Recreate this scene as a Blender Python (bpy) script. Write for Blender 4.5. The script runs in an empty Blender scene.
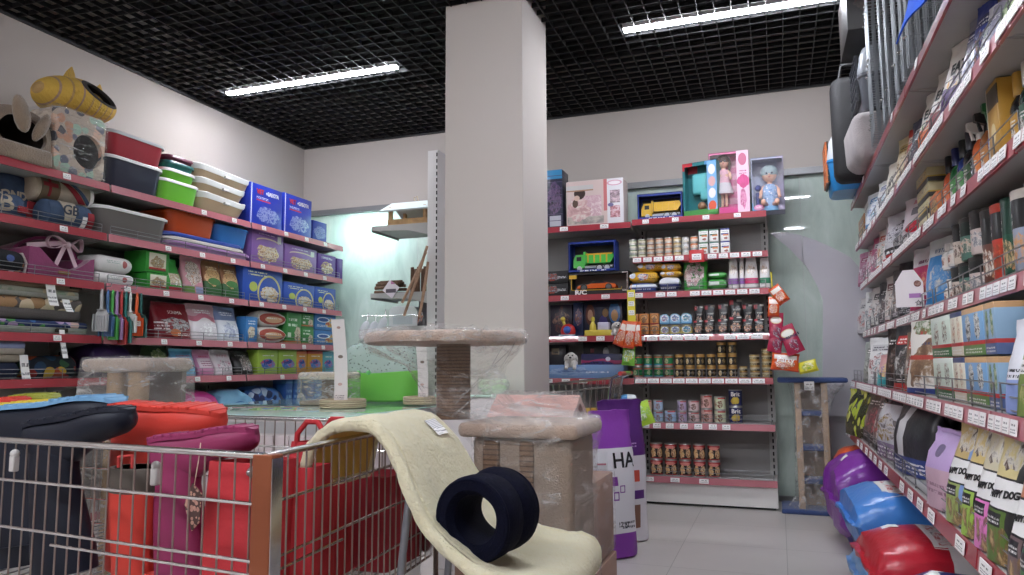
import bpy, bmesh, math, random
from mathutils import Vector, Matrix, noise
from mathutils.bvhtree import BVHTree
R = math.radians; PI = math.pi
SC = bpy.context.scene; COL = SC.collection
rnd = random.Random(11)

# ------------------------------------------------------------------ camera
FOC, YAW, PITCH, ROLL, EYE = 735.33, R(19.815), R(6.022), R(-0.294), 1.1
_f = Vector((-math.sin(YAW)*math.cos(PITCH), math.cos(YAW)*math.cos(PITCH), math.sin(PITCH)))
_r = Vector((math.cos(YAW), math.sin(YAW), 0)); _u = _r.cross(_f)
CR = math.cos(ROLL)*_r + math.sin(ROLL)*_u; CU = -math.sin(ROLL)*_r + math.cos(ROLL)*_u
ORG = Vector((0, 0, EYE))
cd = bpy.data.cameras.new('camera'); cam = bpy.data.objects.new('camera', cd); COL.objects.link(cam)
cd.sensor_width = 36; cd.lens = FOC*36/1024; cd.clip_start = .02; cd.clip_end = 60
cam.matrix_world = Matrix(((CR.x, CU.x, -_f.x, 0), (CR.y, CU.y, -_f.y, 0), (CR.z, CU.z, -_f.z, EYE), (0, 0, 0, 1)))
SC.camera = cam
def ray(px, py): return _f + CR*((px-512)/FOC) + CU*((287.5-py)/FOC)
# where the sight line through a photo point meets a real plane of the room (used to read sizes off the photo)
def at_z(px, py, z): d = ray(px, py); return ORG + d*((z-EYE)/d.z)
def at_x(px, py, x): d = ray(px, py); return ORG + d*(x/d.x)
def at_y(px, py, y): d = ray(px, py); return ORG + d*(y/d.y)

# ------------------------------------------------------------------ materials
def lin(c):
    o = []; g_ = .3*c[0]+.55*c[1]+.15*c[2]
    for v in c[:3]:
        v = g_+(v-g_)*.9 # real prints and plastics, not pure inks
        v /= 255.; o.append(v/12.92 if v <= .04045 else ((v+.055)/1.055)**2.4)
    return (*o, 1)
class N:
    def __init__(s, name):
        s.m = bpy.data.materials.new(name); s.m.use_nodes = True; s.t = s.m.node_tree
        s.b = s.t.nodes['Principled BSDF']; s.o = s.t.nodes['Material Output']
    def n(s, ty, **k):
        x = s.t.nodes.new(ty)
        for a, v in k.items(): setattr(x, a, v)
        return x
    def l(s, a, b): s.t.links.new(a, b)
    def inp(s, sock, v):
        if isinstance(v, bpy.types.NodeSocket): s.l(v, sock)
        elif isinstance(v, (tuple, list)) and len(v) >= 3 and sock.type == 'RGBA': sock.default_value = lin(v)
        else: sock.default_value = v
    def ma(s, op, a, b=0., c=0.):
        x = s.n('ShaderNodeMath', operation=op); s.inp(x.inputs[0], a); s.inp(x.inputs[1], b); s.inp(x.inputs[2], c); return x.outputs[0]
    def mix(s, f, a, b):
        x = s.n('ShaderNodeMix', data_type='RGBA'); s.inp(x.inputs['Factor'], f); s.inp(x.inputs[6], a); s.inp(x.inputs[7], b); return x.outputs[2]
    def noise(s, scale, det=3, vec=None, rough=.55):
        x = s.n('ShaderNodeTexNoise'); x.inputs['Scale'].default_value = scale; x.inputs['Detail'].default_value = det; x.inputs['Roughness'].default_value = rough
        if vec is not None: s.l(vec, x.inputs['Vector'])
        return x
    def ramp(s, f, stops, const=False):
        x = s.n('ShaderNodeValToRGB'); e = x.color_ramp
        if const: e.interpolation = 'CONSTANT'
        while len(e.elements) < len(stops): e.elements.new(.5)
        for el, (p, c) in zip(e.elements, stops): el.position = p; el.color = lin(c)
        s.l(f, x.inputs[0]); return x.outputs[0]
    def bump(s, h, k, dist=.01):
        x = s.n('ShaderNodeBump'); x.inputs['Strength'].default_value = k; x.inputs['Distance'].default_value = dist
        s.l(h, x.inputs['Height']); s.l(x.outputs[0], s.b.inputs['Normal'])
MC = {}
def mat(name, col, rough=.5, metal=0, var=.06, vs=6, bump=0, bs=60, coat=0, sheen=0, spec=.5, dist=.01, trans=0):
    if name in MC: return MC[name]
    a = N(name); b = a.b
    tc = a.n('ShaderNodeTexCoord').outputs['Object']
    nz = a.noise(vs, 3, tc)
    dk = tuple(v*(1-var) for v in col); lt = tuple(min(255, v*(1+var)) for v in col)
    a.l(a.mix(nz.outputs[0], dk, lt), b.inputs['Base Color'])
    b.inputs['Roughness'].default_value = rough; b.inputs['Metallic'].default_value = metal
    b.inputs['Coat Weight'].default_value = coat; b.inputs['Sheen Weight'].default_value = sheen
    b.inputs['Specular IOR Level'].default_value = spec; b.inputs['Transmission Weight'].default_value = trans
    if bump: a.bump(a.noise(bs, 4, tc).outputs[0], bump, dist)
    MC[name] = a.m; return a.m
def emit(name, col, st):
    a = N(name); b = a.b; b.inputs['Base Color'].default_value = lin(col); b.inputs['Emission Color'].default_value = lin(col)
    b.inputs['Emission Strength'].default_value = st; return a.m
def film(name, col=(235, 232, 228), dens=.16, streak=.55, scale=9, stretch=(1, 1, 3), rough=.12):
    """clear stretch film: mostly see-through, whitish along its wrinkles"""
    if name in MC: return MC[name]
    a = N(name); t = a.n('ShaderNodeTexCoord').outputs['Object']
    mp = a.n('ShaderNodeMapping'); mp.inputs['Scale'].default_value = stretch; mp.inputs['Rotation'].default_value = (.4, .7, .3); a.l(t, mp.inputs[0])
    n1 = a.noise(scale, 6, mp.outputs[0], .65); n1.inputs['Distortion'].default_value = 1.2
    r = a.n('ShaderNodeMapRange'); r.inputs[1].default_value = .5; r.inputs[2].default_value = .72; r.inputs[3].default_value = dens; r.inputs[4].default_value = dens+streak
    a.l(n1.outputs[0], r.inputs[0])
    b = a.b; b.inputs['Base Color'].default_value = lin(col); b.inputs['Roughness'].default_value = rough
    b.inputs['Specular IOR Level'].default_value = .7
    a.bump(n1.outputs[0], .8, .02)
    tr = a.n('ShaderNodeBsdfTransparent'); mx = a.n('ShaderNodeMixShader')
    a.l(r.outputs[0], mx.inputs[0]); a.l(tr.outputs[0], mx.inputs[1]); a.l(b.outputs[0], mx.inputs[2]); a.l(mx.outputs[0], a.o.inputs[0])
    MC[name] = a.m; return a.m
def art(name, base, ops=(), rough=.35, bump=.25, bs=14, coat=0, dist=.01, metal=0, gate=True):
    """printed packaging: flat ink areas laid out over the front of a pack in the pack's own 0..1 frame (x across, z up)"""
    if name in MC: return MC[name]
    a = N(name); tc = a.n('ShaderNodeTexCoord'); g = a.n('ShaderNodeSeparateXYZ'); a.l(tc.outputs['Generated'], g.inputs[0])
    X, Y, Z = g.outputs
    nn = a.n('ShaderNodeSeparateXYZ'); a.l(tc.outputs['Normal'], nn.inputs[0])
    front = a.ma('LESS_THAN', nn.outputs[1], -.25) if gate else 1.
    ob = tc.outputs['Object']
    col = None
    def rect(x0, x1, z0, z1):
        m = a.ma('MULTIPLY', a.ma('LESS_THAN', a.ma('ABSOLUTE', a.ma('SUBTRACT', X, (x0+x1)/2)), (x1-x0)/2), a.ma('LESS_THAN', a.ma('ABSOLUTE', a.ma('SUBTRACT', Z, (z0+z1)/2)), (z1-z0)/2))
        return a.ma('MULTIPLY', m, front)
    def ell(cx, cz, rx, rz, soft=False):
        u = a.ma('DIVIDE', a.ma('SUBTRACT', X, cx), rx); v = a.ma('DIVIDE', a.ma('SUBTRACT', Z, cz), rz)
        d = a.ma('ADD', a.ma('MULTIPLY', u, u), a.ma('MULTIPLY', v, v))
        if soft: d = a.ma('ADD', d, a.ma('MULTIPLY', a.ma('SUBTRACT', a.noise(4/max(rx, .05)*.3, 2, tc.outputs['Generated']).outputs[0], .5), 2.2))
        return a.ma('MULTIPLY', a.ma('LESS_THAN', d, 1.), front)
    def photo(cols, sc):
        n = a.noise(sc*1.3, 6, tc.outputs['Generated'], .68); n.inputs['Distortion'].default_value = .5; k = len(cols)
        return a.ramp(n.outputs[0], [(.40+.2*i/max(1, k-1), c) for i, c in enumerate(cols)], False)
    col = base
    for o in ops:
        k = o[0]
        if k == 'b': m = a.ma('LESS_THAN', a.ma('ABSOLUTE', a.ma('SUBTRACT', Z, (o[1]+o[2])/2)), (o[2]-o[1])/2); c = o[3]
        elif k == 'v': m = a.ma('LESS_THAN', a.ma('ABSOLUTE', a.ma('SUBTRACT', X, (o[1]+o[2])/2)), (o[2]-o[1])/2); c = o[3]
        elif k == 'r': m = rect(*o[1:5]); c = o[5]
        elif k == 'e': m = ell(*o[1:5]); c = o[5]
        elif k == 'p': m = ell(*o[1:5], soft=True); c = photo(o[5], o[6])
        elif k == 'q': m = rect(*o[1:5]); c = photo(o[5], o[6])
        elif k == 's': # wavy band edge
            zz = a.ma('ADD', Z, a.ma('MULTIPLY', a.ma('SINE', a.ma('MULTIPLY', X, o[4])), o[5])); m = a.ma('LESS_THAN', a.ma('ABSOLUTE', a.ma('SUBTRACT', zz, (o[1]+o[2])/2)), (o[2]-o[1])/2); c = o[3]
        elif k == 't': # lines of tiny print
            x0, x1, z0, z1, c, nl = o[1:7]
            w = a.ma('LESS_THAN', a.ma('FRACT', a.ma('MULTIPLY', a.ma('SUBTRACT', Z, z0), nl/(z1-z0))), .5)
            mp = a.n('ShaderNodeMapping'); mp.inputs['Scale'].default_value = (38/(x1-x0)*.5, 0, nl/(z1-z0)); a.l(tc.outputs['Generated'], mp.inputs[0])
            q = a.ma('GREATER_THAN', a.noise(1., 0, mp.outputs[0]).outputs[0], .45)
            m = a.ma('MULTIPLY', rect(x0, x1, z0, z1), a.ma('MULTIPLY', w, q))
        elif k == 'n': # all-over pattern
            vv = a.n('ShaderNodeTexVoronoi'); vv.inputs['Scale'].default_value = o[2]; a.l(ob, vv.inputs['Vector'])
            s = a.n('ShaderNodeSeparateColor'); a.l(vv.outputs['Color'], s.inputs[0]); kk = len(o[1])
            c = a.ramp(s.outputs[0], [(i/kk, cc) for i, cc in enumerate(o[1])], True); m = a.ma('LESS_THAN', vv.outputs['Distance'], o[3]*9)
        elif k == 'w': # stripes along an axis
            m = a.ma('LESS_THAN', a.ma('FRACT', a.ma('MULTIPLY', (X, Y, Z)[o[1]], o[2])), o[3]); c = o[4]
        col = a.mix(m, col, c)
    a.inp(a.b.inputs['Base Color'], col)
    a.b.inputs['Roughness'].default_value = rough; a.b.inputs['Coat Weight'].default_value = coat; a.b.inputs['Metallic'].default_value = metal
    if bump: a.bump(a.noise(bs, 3, ob).outputs[0], bump, dist)
    MC[name] = a.m; return a.m

# ------------------------------------------------------------------ mesh builder
def rrect(w, d, r, n=3, cx=0, cy=0):
    p = []
    for sx, sy, a0 in ((1, 1, 0), (-1, 1, 90), (-1, -1, 180), (1, -1, 270)):
        for i in range(n+1):
            a = R(a0+90*i/n); p.append((cx+sx*(w/2-r)+r*math.cos(a), cy+sy*(d/2-r)+r*math.sin(a)))
    return p
def sell(a, b, e, n):
    p = []
    for i in range(n):
        t = 2*PI*i/n; c, s = math.cos(t), math.sin(t)
        p.append((a*math.copysign(abs(c)**(2/e), c), b*math.copysign(abs(s)**(2/e), s)))
    return p
class B:
    def __init__(s): s.v, s.f, s.m, s.sm = [], [], [], []
    def add(s, vs, fs, m=0, sm=False):
        k = len(s.v); s.v += [Vector(v) for v in vs]
        for f in fs: s.f.append([k+i for i in f]); s.m.append(m); s.sm.append(sm)
        return s
    def box(s, x0, x1, y0, y1, z0, z1, m=0):
        return s.add([(x, y, z) for z in (z0, z1) for y in (y0, y1) for x in (x0, x1)], [(0, 2, 3, 1), (4, 5, 7, 6), (0, 1, 5, 4), (2, 6, 7, 3), (0, 4, 6, 2), (1, 3, 7, 5)], m)
    def loft(s, rings, m=0, sm=True, c0=True, c1=True, closed=True):
        n = len(rings[0]); fs = []
        for i in range(len(rings)-1):
            for j in range(n if closed else n-1):
                q = (j+1) % n; fs.append((i*n+j, i*n+q, (i+1)*n+q, (i+1)*n+j))
        if c0: fs.append(tuple(reversed(range(n))))
        if c1: fs.append(tuple((len(rings)-1)*n+j for j in range(n)))
        return s.add([p for r in rings for p in r], fs, m, sm)
    def rbox(s, x0, x1, y0, y1, z0, z1, r=.01, m=0, n=3):
        w, d = x1-x0, y1-y0; cx, cy = (x0+x1)/2, (y0+y1)/2; r = min(r, w*.49, d*.49, (z1-z0)*.49); rs = []
        for i in range(n+1):
            a = R(90*i/n); q = r*(1-math.sin(a)); rs.append([(x, y, z0+r*(1-math.cos(a))) for x, y in rrect(w-2*q, d-2*q, max(r-q, r*.05)+1e-5, n, cx, cy)])
        for i in range(n, -1, -1):
            a = R(90*i/n); q = r*(1-math.sin(a)); rs.append([(x, y, z1-r*(1-math.cos(a))) for x, y in rrect(w-2*q, d-2*q, max(r-q, r*.05)+1e-5, n, cx, cy)])
        return s.loft(rs, m)
    def lathe(s, prof, n=20, m=0, c=(0, 0, 0), sx=1, sy=1, ms=None):
        rs = [[(c[0]+r*sx*math.cos(2*PI*i/n), c[1]+r*sy*math.sin(2*PI*i/n), c[2]+z) for i in range(n)] for r, z in prof]
        if ms is None: return s.loft(rs, m)
        for i in range(len(rs)-1): s.loft(rs[i:i+2], ms[i], True, i == 0, i == len(rs)-2)
        return s
    def tube(s, path, r, n=8, m=0, closed=False):
        P = [Vector(p) for p in path]; k = len(P); rs = []; up = None
        for i in range(k):
            a = P[i-1] if (i > 0 or closed) else P[i]; b = P[(i+1) % k] if (i < k-1 or closed) else P[i]
            t = (b-a).normalized()
            if up is None: up = t.orthogonal().normalized()
            up = (up - t*up.dot(t)).normalized(); w = t.cross(up); rr = r[i] if isinstance(r, (list, tuple)) else r
            rs.append([P[i]+(up*math.cos(2*PI*j/n)+w*math.sin(2*PI*j/n))*rr for j in range(n)])
        if closed: rs.append(rs[0])
        return s.loft(rs, m, True, not closed, not closed)
    def cyl(s, p, q, r, n=14, m=0): return s.tube([p, q], r, n, m)
    def prism(s, poly, a, b, ax='y', m=0, sm=False):
        def P(u, v, t): return {'y': (u, t, v), 'x': (t, u, v), 'z': (u, v, t)}[ax]
        return s.loft([[P(u, v, a) for u, v in poly], [P(u, v, b) for u, v in poly]], m, sm)
    def grid(s, fn, nu, nv, m=0, th=0):
        pts = [[Vector(fn(i/nu, j/nv)) for j in range(nv+1)] for i in range(nu+1)]
        vs = [p for r in pts for p in r]; w = nv+1
        fs = [(i*w+j, (i+1)*w+j, (i+1)*w+j+1, i*w+j+1) for i in range(nu) for j in range(nv)]
        if th:
            nr = [Vector() for _ in vs]
            for f in fs:
                n_ = (vs[f[2]]-vs[f[0]]).cross(vs[f[3]]-vs[f[1]])
                for i in f: nr[i] += n_
            k = len(vs); vs = vs + [v - n_.normalized()*th for v, n_ in zip(vs, nr)]
            fs = fs + [tuple(reversed([i+k for i in f])) for f in fs]
            rim = [i*w for i in range(nu+1)] + [nu*w+j for j in range(1, nv+1)] + [i*w+nv for i in range(nu-1, -1, -1)] + [j for j in range(nv-1, 0, -1)]
            for a, b in zip(rim, rim[1:]+rim[:1]): fs.append((b, a, a+k, b+k))
        return s.add(vs, fs, m, True)
    def ball(s, c, r, m=0, n=12, sx=1, sy=1, sz=1):
        rs = []
        for i in range(n//2+1):
            a = -PI/2+PI*i/(n//2); rs.append([(c[0]+sx*max(r*math.cos(a), r*.01)*math.cos(2*PI*j/n), c[1]+sy*max(r*math.cos(a), r*.01)*math.sin(2*PI*j/n), c[2]+sz*r*math.sin(a)) for j in range(n)])
        return s.loft(rs, m)
    def tf(s, M, k=0):
        for i in range(k, len(s.v)): s.v[i] = M @ s.v[i]
        return s
    def jig(s, amp, fr, seed=0):
        for i, v in enumerate(s.v): s.v[i] = v + noise.noise_vector(v*fr+Vector((seed*3.1, seed*1.7, seed)))*amp
        return s
    def mesh(s, name, mats, ang=38):
        me = bpy.data.meshes.new(name); me.from_pydata([tuple(v) for v in s.v], [], s.f)
        for mm in (mats if isinstance(mats, (list, tuple)) else [mats]): me.materials.append(mm)
        me.polygons.foreach_set('material_index', s.m); me.polygons.foreach_set('use_smooth', [True]*len(s.f))
        bm = bmesh.new(); bm.from_mesh(me); bmesh.ops.recalc_face_normals(bm, faces=bm.faces); bm.to_mesh(me); bm.free()
        me.update(); me.set_sharp_from_angle(angle=R(ang)); return me
    def build(s, name, mats, parent=None, loc=None, rz=0, ang=38):
        o = bpy.data.objects.new(name, s.mesh(name, mats, ang)); COL.objects.link(o)
        if parent is not None: o.parent = parent
        if loc is not None: o.location = Vector(loc)
        if rz: o.rotation_euler.z = rz
        return o
def tag(o, label=None, cat=None, group=None, kind=None):
    for k, v in (('label', label), ('category', cat), ('group', group), ('kind', kind)):
        if v: o[k] = v
    return o
def thing(name, label, cat, loc=(0, 0, 0), rz=0, group=None):
    o = bpy.data.objects.new(name, None); COL.objects.link(o); o.location = loc; o.rotation_euler = (0, 0, rz); o.empty_display_size = .1
    return tag(o, label, cat, group)
def struct(name, b, m): return tag(b.build(name, m), kind='structure')
def copy_tree(o, parent=None):
    c = o.copy(); COL.objects.link(c)
    if parent is not None: c.parent = parent
    for ch in list(o.children): copy_tree(ch, c)
    return c
FONT = None
def letter(txt, size, m, parent, loc, rot=(R(90), 0, 0), ext=.0012, sx=1, on=None, name='lettering', bold=.0, align='CENTER'):
    cu = bpy.data.curves.new('lettering', 'FONT'); cu.body = txt; cu.size = size; cu.extrude = ext; cu.align_x = align; cu.align_y = 'CENTER'; cu.resolution_u = 3; cu.offset = bold
    t = bpy.data.objects.new('lettering', cu); COL.objects.link(t)
    bpy.context.view_layer.update(); me = bpy.data.meshes.new_from_object(t.evaluated_get(bpy.context.evaluated_depsgraph_get()))
    bpy.data.objects.remove(t); bpy.data.curves.remove(cu)
    M = Matrix.Translation(loc) @ Matrix.Rotation(rot[2], 4, 'Z') @ Matrix.Rotation(rot[1], 4, 'Y') @ Matrix.Rotation(rot[0], 4, 'X') @ Matrix.Diagonal((sx, 1, 1, 1))
    me.transform(M)
    if on is not None: # wrap the print onto the curved front of a pack
        bm = bmesh.new(); bm.from_mesh(me); bmesh.ops.triangulate(bm, faces=bm.faces); bmesh.ops.subdivide_edges(bm, edges=[e for e in bm.edges if e.calc_length() > size*.3], cuts=1); bm.to_mesh(me); bm.free()
        bv = BVHTree.FromPolygons([v.co for v in on.data.vertices], [p.vertices[:] for p in on.data.polygons])
        for v in me.vertices:
            h = bv.ray_cast(Vector((v.co.x, -2, v.co.z)), Vector((0, 1, 0)))
            if h[0] is not None: v.co.y = h[0].y - .002 + (v.co.y-loc[1])*.3
    me.materials.clear(); me.materials.append(m)
    o = bpy.data.objects.new(name, me); COL.objects.link(o); o.parent = parent
    return o
ORD = 'first second third fourth fifth sixth seventh eighth ninth tenth eleventh twelfth'.split()
# ------------------------------------------------------------------ common materials
WHITE = mat('white_enamel', (225, 222, 218), .4, var=.02)
GREYM = mat('grey_enamel', (172, 169, 166), .45, var=.04)
GREYB = mat('grey_back_panel', (150, 147, 144), .5, var=.05, vs=3)
CHROME = mat('chrome_wire', (205, 203, 203), .22, 1, var=.03)
ZINC = mat('zinc_wire', (150, 150, 152), .35, .9, var=.05); WIRE = mat('brown_reflection_wire', (150, 136, 128), .38, .85, var=.05); CAGEW = mat('cage_wire', (150, 154, 158), .4, .8, var=.1)  # WIRE: brownish reflection on the vertical wires is put into the colour
BLACK = mat('black_plastic', (22, 22, 24), .45)
DARK = mat('dark_slot', (12, 12, 12), .8)
TAGW = art('price_paper', (238, 236, 234), (('t', .12, .88, .15, .5, (120, 120, 125), 2), ('t', .2, .8, .6, .85, (70, 70, 75), 1)), .5, 0)
RAILR = mat('red_price_rail', (168, 46, 58), .3, var=.05, coat=.4)
RAILP = mat('faded_red_price_rail', (186, 104, 114), .3, var=.08, coat=.4)
CLEAR = film('clear_film'); CARDB = mat('brown_cardboard', (168, 134, 104), .75, var=.08, vs=4, bump=.1)
JUTE = art('jute_rope', (196, 176, 146), (('w', 2, 4.6, .25, (150, 128, 98)),), .9, .5, 120, gate=False)
SISAL = art('brown_sisal', (124, 96, 74), (('w', 2, 22, .3, (88, 66, 50)),), .9, .5, 160, gate=False)
WHT = mat('white_print', (240, 239, 236), .5); BLK = mat('black_print', (20, 20, 22), .5); REDP = mat('red_print', (200, 40, 42), .5)

# ------------------------------------------------------------------ room
XL, YB_, ZC, XR, YF = -4.65, 6.42, 3.40, 1.12, -3.2
wallm = mat('painted_plaster', (184, 174, 166), .85, var=.015, vs=2, bump=.05, bs=90)
def floor_mat():
    a = N('floor_tiles'); t = a.n('ShaderNodeTexCoord').outputs['Object']
    br = a.n('ShaderNodeTexBrick'); br.offset = 0; br.inputs['Scale'].default_value = 1; br.inputs['Brick Width'].default_value = .6; br.inputs['Row Height'].default_value = .6; br.inputs['Mortar Size'].default_value = .0022
    br.inputs['Color1'].default_value = lin((196, 190, 185)); br.inputs['Color2'].default_value = lin((190, 184, 179)); br.inputs['Mortar'].default_value = lin((150, 144, 140)); a.l(t, br.inputs[0])
    a.l(a.mix(a.ma('MULTIPLY', a.noise(9, 4, t).outputs[0], .25), br.outputs[0], (172, 165, 160)), a.b.inputs['Base Color'])
    a.b.inputs['Roughness'].default_value = .32; return a.m
struct('floor', B().box(XL-.1, XR+.1, YF, 8.2, -.06, 0), floor_mat())
struct('wall_left', B().box(XL-.1, XL, YF, 8.2, 0, 3.9), wallm)
struct('wall_right', B().box(XR, XR+.1, YF, 8.2, 0, 3.9), wallm)
struct('wall_front', B().box(XL-.1, XR+.1, YF-.1, YF, 0, 3.9), wallm)
ZG = 2.71
struct('wall_back', B().box(XL, XR, YB_, YB_+.12, ZG, 3.9), wallm)
struct('wall_corridor', B().box(XL, XR, 8.1, 8.2, 0, 3.9), mat('corridor_paint', (150, 160, 152), .8))
struct('ceiling_deck', B().box(XL-.1, XR+.1, YF-.1, 8.2, 3.9, 4.0), mat('black_deck', (14, 14, 15), .9))
struct('ceiling_corridor', B().box(XL, XR, YB_+.12, 8.1, ZG+.2, ZG+.25), wallm)
g = B(); s_ = .106
x = XL
while x < XR: g.box(x-.003, x+.003, YF, YB_, ZC, ZC+.032); x += s_
y = YF
while y < YB_: g.box(XL, XR, y-.003, y+.003, ZC, ZC+.0318); y += s_
struct('ceiling', g, mat('black_cell_grid', (26, 26, 28), .5, var=.1))
struct('trim_1', B().box(XL, XL+.02, YF, YB_, ZC-.015, ZC+.02), mat('grid_edge', (40, 40, 42), .5))
struct('trim_2', B().box(XL, XR, YB_-.02, YB_, ZC-.015, ZC+.02), MC['grid_edge'])
# frosted glass partition under the back wall, with its grey head rail
def frosted():
    a = N('frosted_glass'); t = a.n('ShaderNodeTexCoord').outputs['Object']
    mp = a.n('ShaderNodeMapping'); mp.inputs['Scale'].default_value = (2.2, 1, .9); a.l(t, mp.inputs[0])
    n_ = a.noise(2.6, 6, mp.outputs[0], .65); n_.inputs['Distortion'].default_value = .8
    c = a.ramp(n_.outputs[0], [(.3, (186, 203, 194)), (.55, (205, 219, 210)), (.75, (220, 230, 224))])
    a.l(c, a.b.inputs['Base Color']); a.b.inputs['Roughness'].default_value = .025; a.b.inputs['Specular IOR Level'].default_value = .5
    tl = a.n('ShaderNodeBsdfTranslucent'); a.l(c, tl.inputs[0]); mx = a.n('ShaderNodeMixShader'); mx.inputs[0].default_value = .26
    a.l(a.b.outputs[0], mx.inputs[1]); a.l(tl.outputs[0], mx.inputs[2]); a.l(mx.outputs[0], a.o.inputs[0]); return a.m
FG = frosted()
xs = [XL, -3.32, -1.98, -.62, .22, XR]
for i in range(5):
    w = struct('window_%d' % (i+1), B().box(xs[i]+.002, xs[i+1]-.002, YB_+.04, YB_+.05, .04, ZG-.045), FG)
    B().box(xs[i]-.001 if i else xs[i], xs[i]+.004, YB_+.036, YB_+.054, .04, ZG-.045).build('window_joint', mat('joint', (205, 214, 208), .4), w)
struct('trim_3', B().box(XL, XR, YB_-.01, YB_+.1, ZG-.05, ZG+.004), mat('head_rail', (128, 128, 130), .4, .3))
struct('trim_4', B().box(XL, XR, YB_, YB_+.1, 0, .04), MC['head_rail'])
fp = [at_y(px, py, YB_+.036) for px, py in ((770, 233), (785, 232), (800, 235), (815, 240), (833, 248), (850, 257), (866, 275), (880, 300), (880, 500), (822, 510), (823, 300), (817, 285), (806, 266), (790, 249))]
struct('window_film', B().prism([(p.x, p.z) for p in fp], YB_+.036, YB_+.0395, 'y'), mat('lilac_sheet', (194, 191, 198), .06, var=.03, vs=3)) # thin curved lilac sheet laid against the glass
# square plastered column
tag(B().rbox(-1.935, -1.413, 4.13, 4.635, 0, 3.9, .006).build('column', mat('column_plaster', (200, 191, 183), .8, var=.012, vs=2, bump=.04, bs=80)), kind='structure')
# linear ceiling lamps
LE = emit('lamp_diffuser', (240, 244, 255), 95); LH = mat('lamp_housing', (235, 235, 235), .4)
rows = [(4.85, 'farther'), (2.15, 'second'), (-.35, 'third'), (-2.5, 'rear')]
for yy, nm in rows:
    for x0, sd in ((-4.3, 'left'), (-.92, 'right'), (-2.61, 'middle')):  # middle column is added, out of view, to brighten the near area
        if (sd == 'middle' and nm in ('farther', 'second')) or (nm == 'second' and sd == 'left') or (nm == 'rear' and sd == 'right'): continue
        hl = .81 if sd != 'right' else .71
        if nm == 'farther':
            lb = 'slim linear ceiling lamp above the %s' % ('litter tray racks on the light wall' if sd == 'left' else 'toy and tin racks by the column')
        else: lb = 'slim linear ceiling lamp out of view in the %s row, %s column of lamps' % (nm, sd)
        t = thing('ceiling_lamp', lb, 'lamp', (x0+hl, yy, ZC), 0, 'linear ceiling lamps')
        B().box(-hl, hl, -.03, .03, .002, .06).build('housing', LH, t)
        B().rbox(-hl+.005, hl-.005, -.026, .026, -.012, .002, .006).build('diffuser', LE, t)
t = thing('added_patch_lamp', 'lamp added behind the frosted glass to make its bright patch by the left racks', 'lamp', (-3.86, 6.585, 0))  # added close behind the glass to give it a bright patch
B().rbox(-.2, .2, -.03, .03, 2.3, 2.55, .02).build('glow_panel', emit('added_patch_glow', (225, 240, 255), 300), t)
B().cyl((0, 0, 2.55), (0, 0, ZG+.2), .012).build('lamp_stem', LH, t)
wd = bpy.data.worlds.new('world'); SC.world = wd; wd.use_nodes = True
wd.node_tree.nodes['Background'].inputs[0].default_value = (.9, .95, 1, 1); wd.node_tree.nodes['Background'].inputs[1].default_value = .0
SC.view_settings.view_transform = 'Standard'; SC.view_settings.look = 'None'; SC.view_settings.gamma = 1; SC.view_settings.use_curve_mapping = False
SC.view_settings.exposure = 0.8
SC.cycles.max_bounces = 10; SC.cycles.transparent_max_bounces = 24; SC.cycles.caustics_reflective = False; SC.cycles.caustics_refractive = False; SC.cycles.sample_clamp_indirect = 8

# ------------------------------------------------------------------ shop racks (local: x along the rack, front at y=0, depth to +y)
tagm = B().box(-.5, .5, -.0035, -.0015, -.5, .5).mesh('price_tag', TAGW)
def rack(label, W, H, shelves, loc, rz, group, right_end=True, kick=True, D=.46):
    t = thing('shop_rack', label, 'rack', loc, rz, group)
    b = B().box(.056, W-(.056 if right_end else .002), D-.02, D, .05, H)
    for sh in shelves: b.box(.03, W-.03, D-.026, D-.0195, sh[0]-.19, sh[0]-.185)
    b.build('back_panel', GREYB, t)
    for x in ([.028, W-.028] if right_end else [.028]):
        u = B().box(x-.026, x+.026, D-.06, D, 0, H+.02); z = .12
        while z < H: u.box(x-.006, x+.006, D-.061, D-.0595, z, z+.03, 1); z += .05
        u.build('upright', [GREYM, DARK], t)
    if kick: B().box(.005, W-.005, .02, .04, .02, shelves[-1][0]-.05).box(.02, W-.02, .06, .09, 0, .03, 1).build('kick_plate', [WHITE, BLACK], t)
    for sh in shelves:
        z, fy, rail, tags, guard = sh[:5]
        b = B().box(.006, W-.006, fy, D-.03, z-.028, z)
        for x in (.012, W-.012): b.prism([(fy+.02, z-.028), (D-.02, z-.028), (D-.02, z-.085), (D-.09, z-.085)], x-.004, x+.004, 'x')
        s = b.build('shelf', GREYM, t)
        r = B().prism([(fy-.010, z-.046), (fy, z-.046), (fy, z+.004), (fy-.003, z+.004)], .006, W-.006, 'x').build('price_rail', rail, s)
        for q in tags:
            x, w, h = (q, .052, .034) if not isinstance(q, tuple) else q
            p = bpy.data.objects.new('price_tag', tagm); COL.objects.link(p); p.parent = s
            p.location = (x, fy-.008, z-.021); p.scale = (w, 1.3, h); p.rotation_euler.x = R(-8)
        if guard:
            gh = guard; w = B()
            for k in range(3): w.tube([(.03, fy+.012, z+.012+k*(gh-.012)/2), (W-.03, fy+.012, z+.012+k*(gh-.012)/2)], .0022, 6)
            n = max(2, int(W/.22))
            for i in range(n+1):
                x = .03+(W-.06)*i/n; w.tube([(x, fy+.014, z), (x, fy+.014, z+gh)], .0026, 6)
            w.build('wire_guard', ZINC, s)
    return t
def tl(W, step, skip=0, w=None, seed=0):
    r_ = random.Random(seed); o = []; x = step*.5
    while x < W-.05:
        if r_.random() > skip: o.append((x, w or .05, .036) if w else x)
        x += step
    return o
ZL = [2.28, 1.955, 1.635, 1.295, 1.03, .66, .2]
XFL = -4.05
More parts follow.
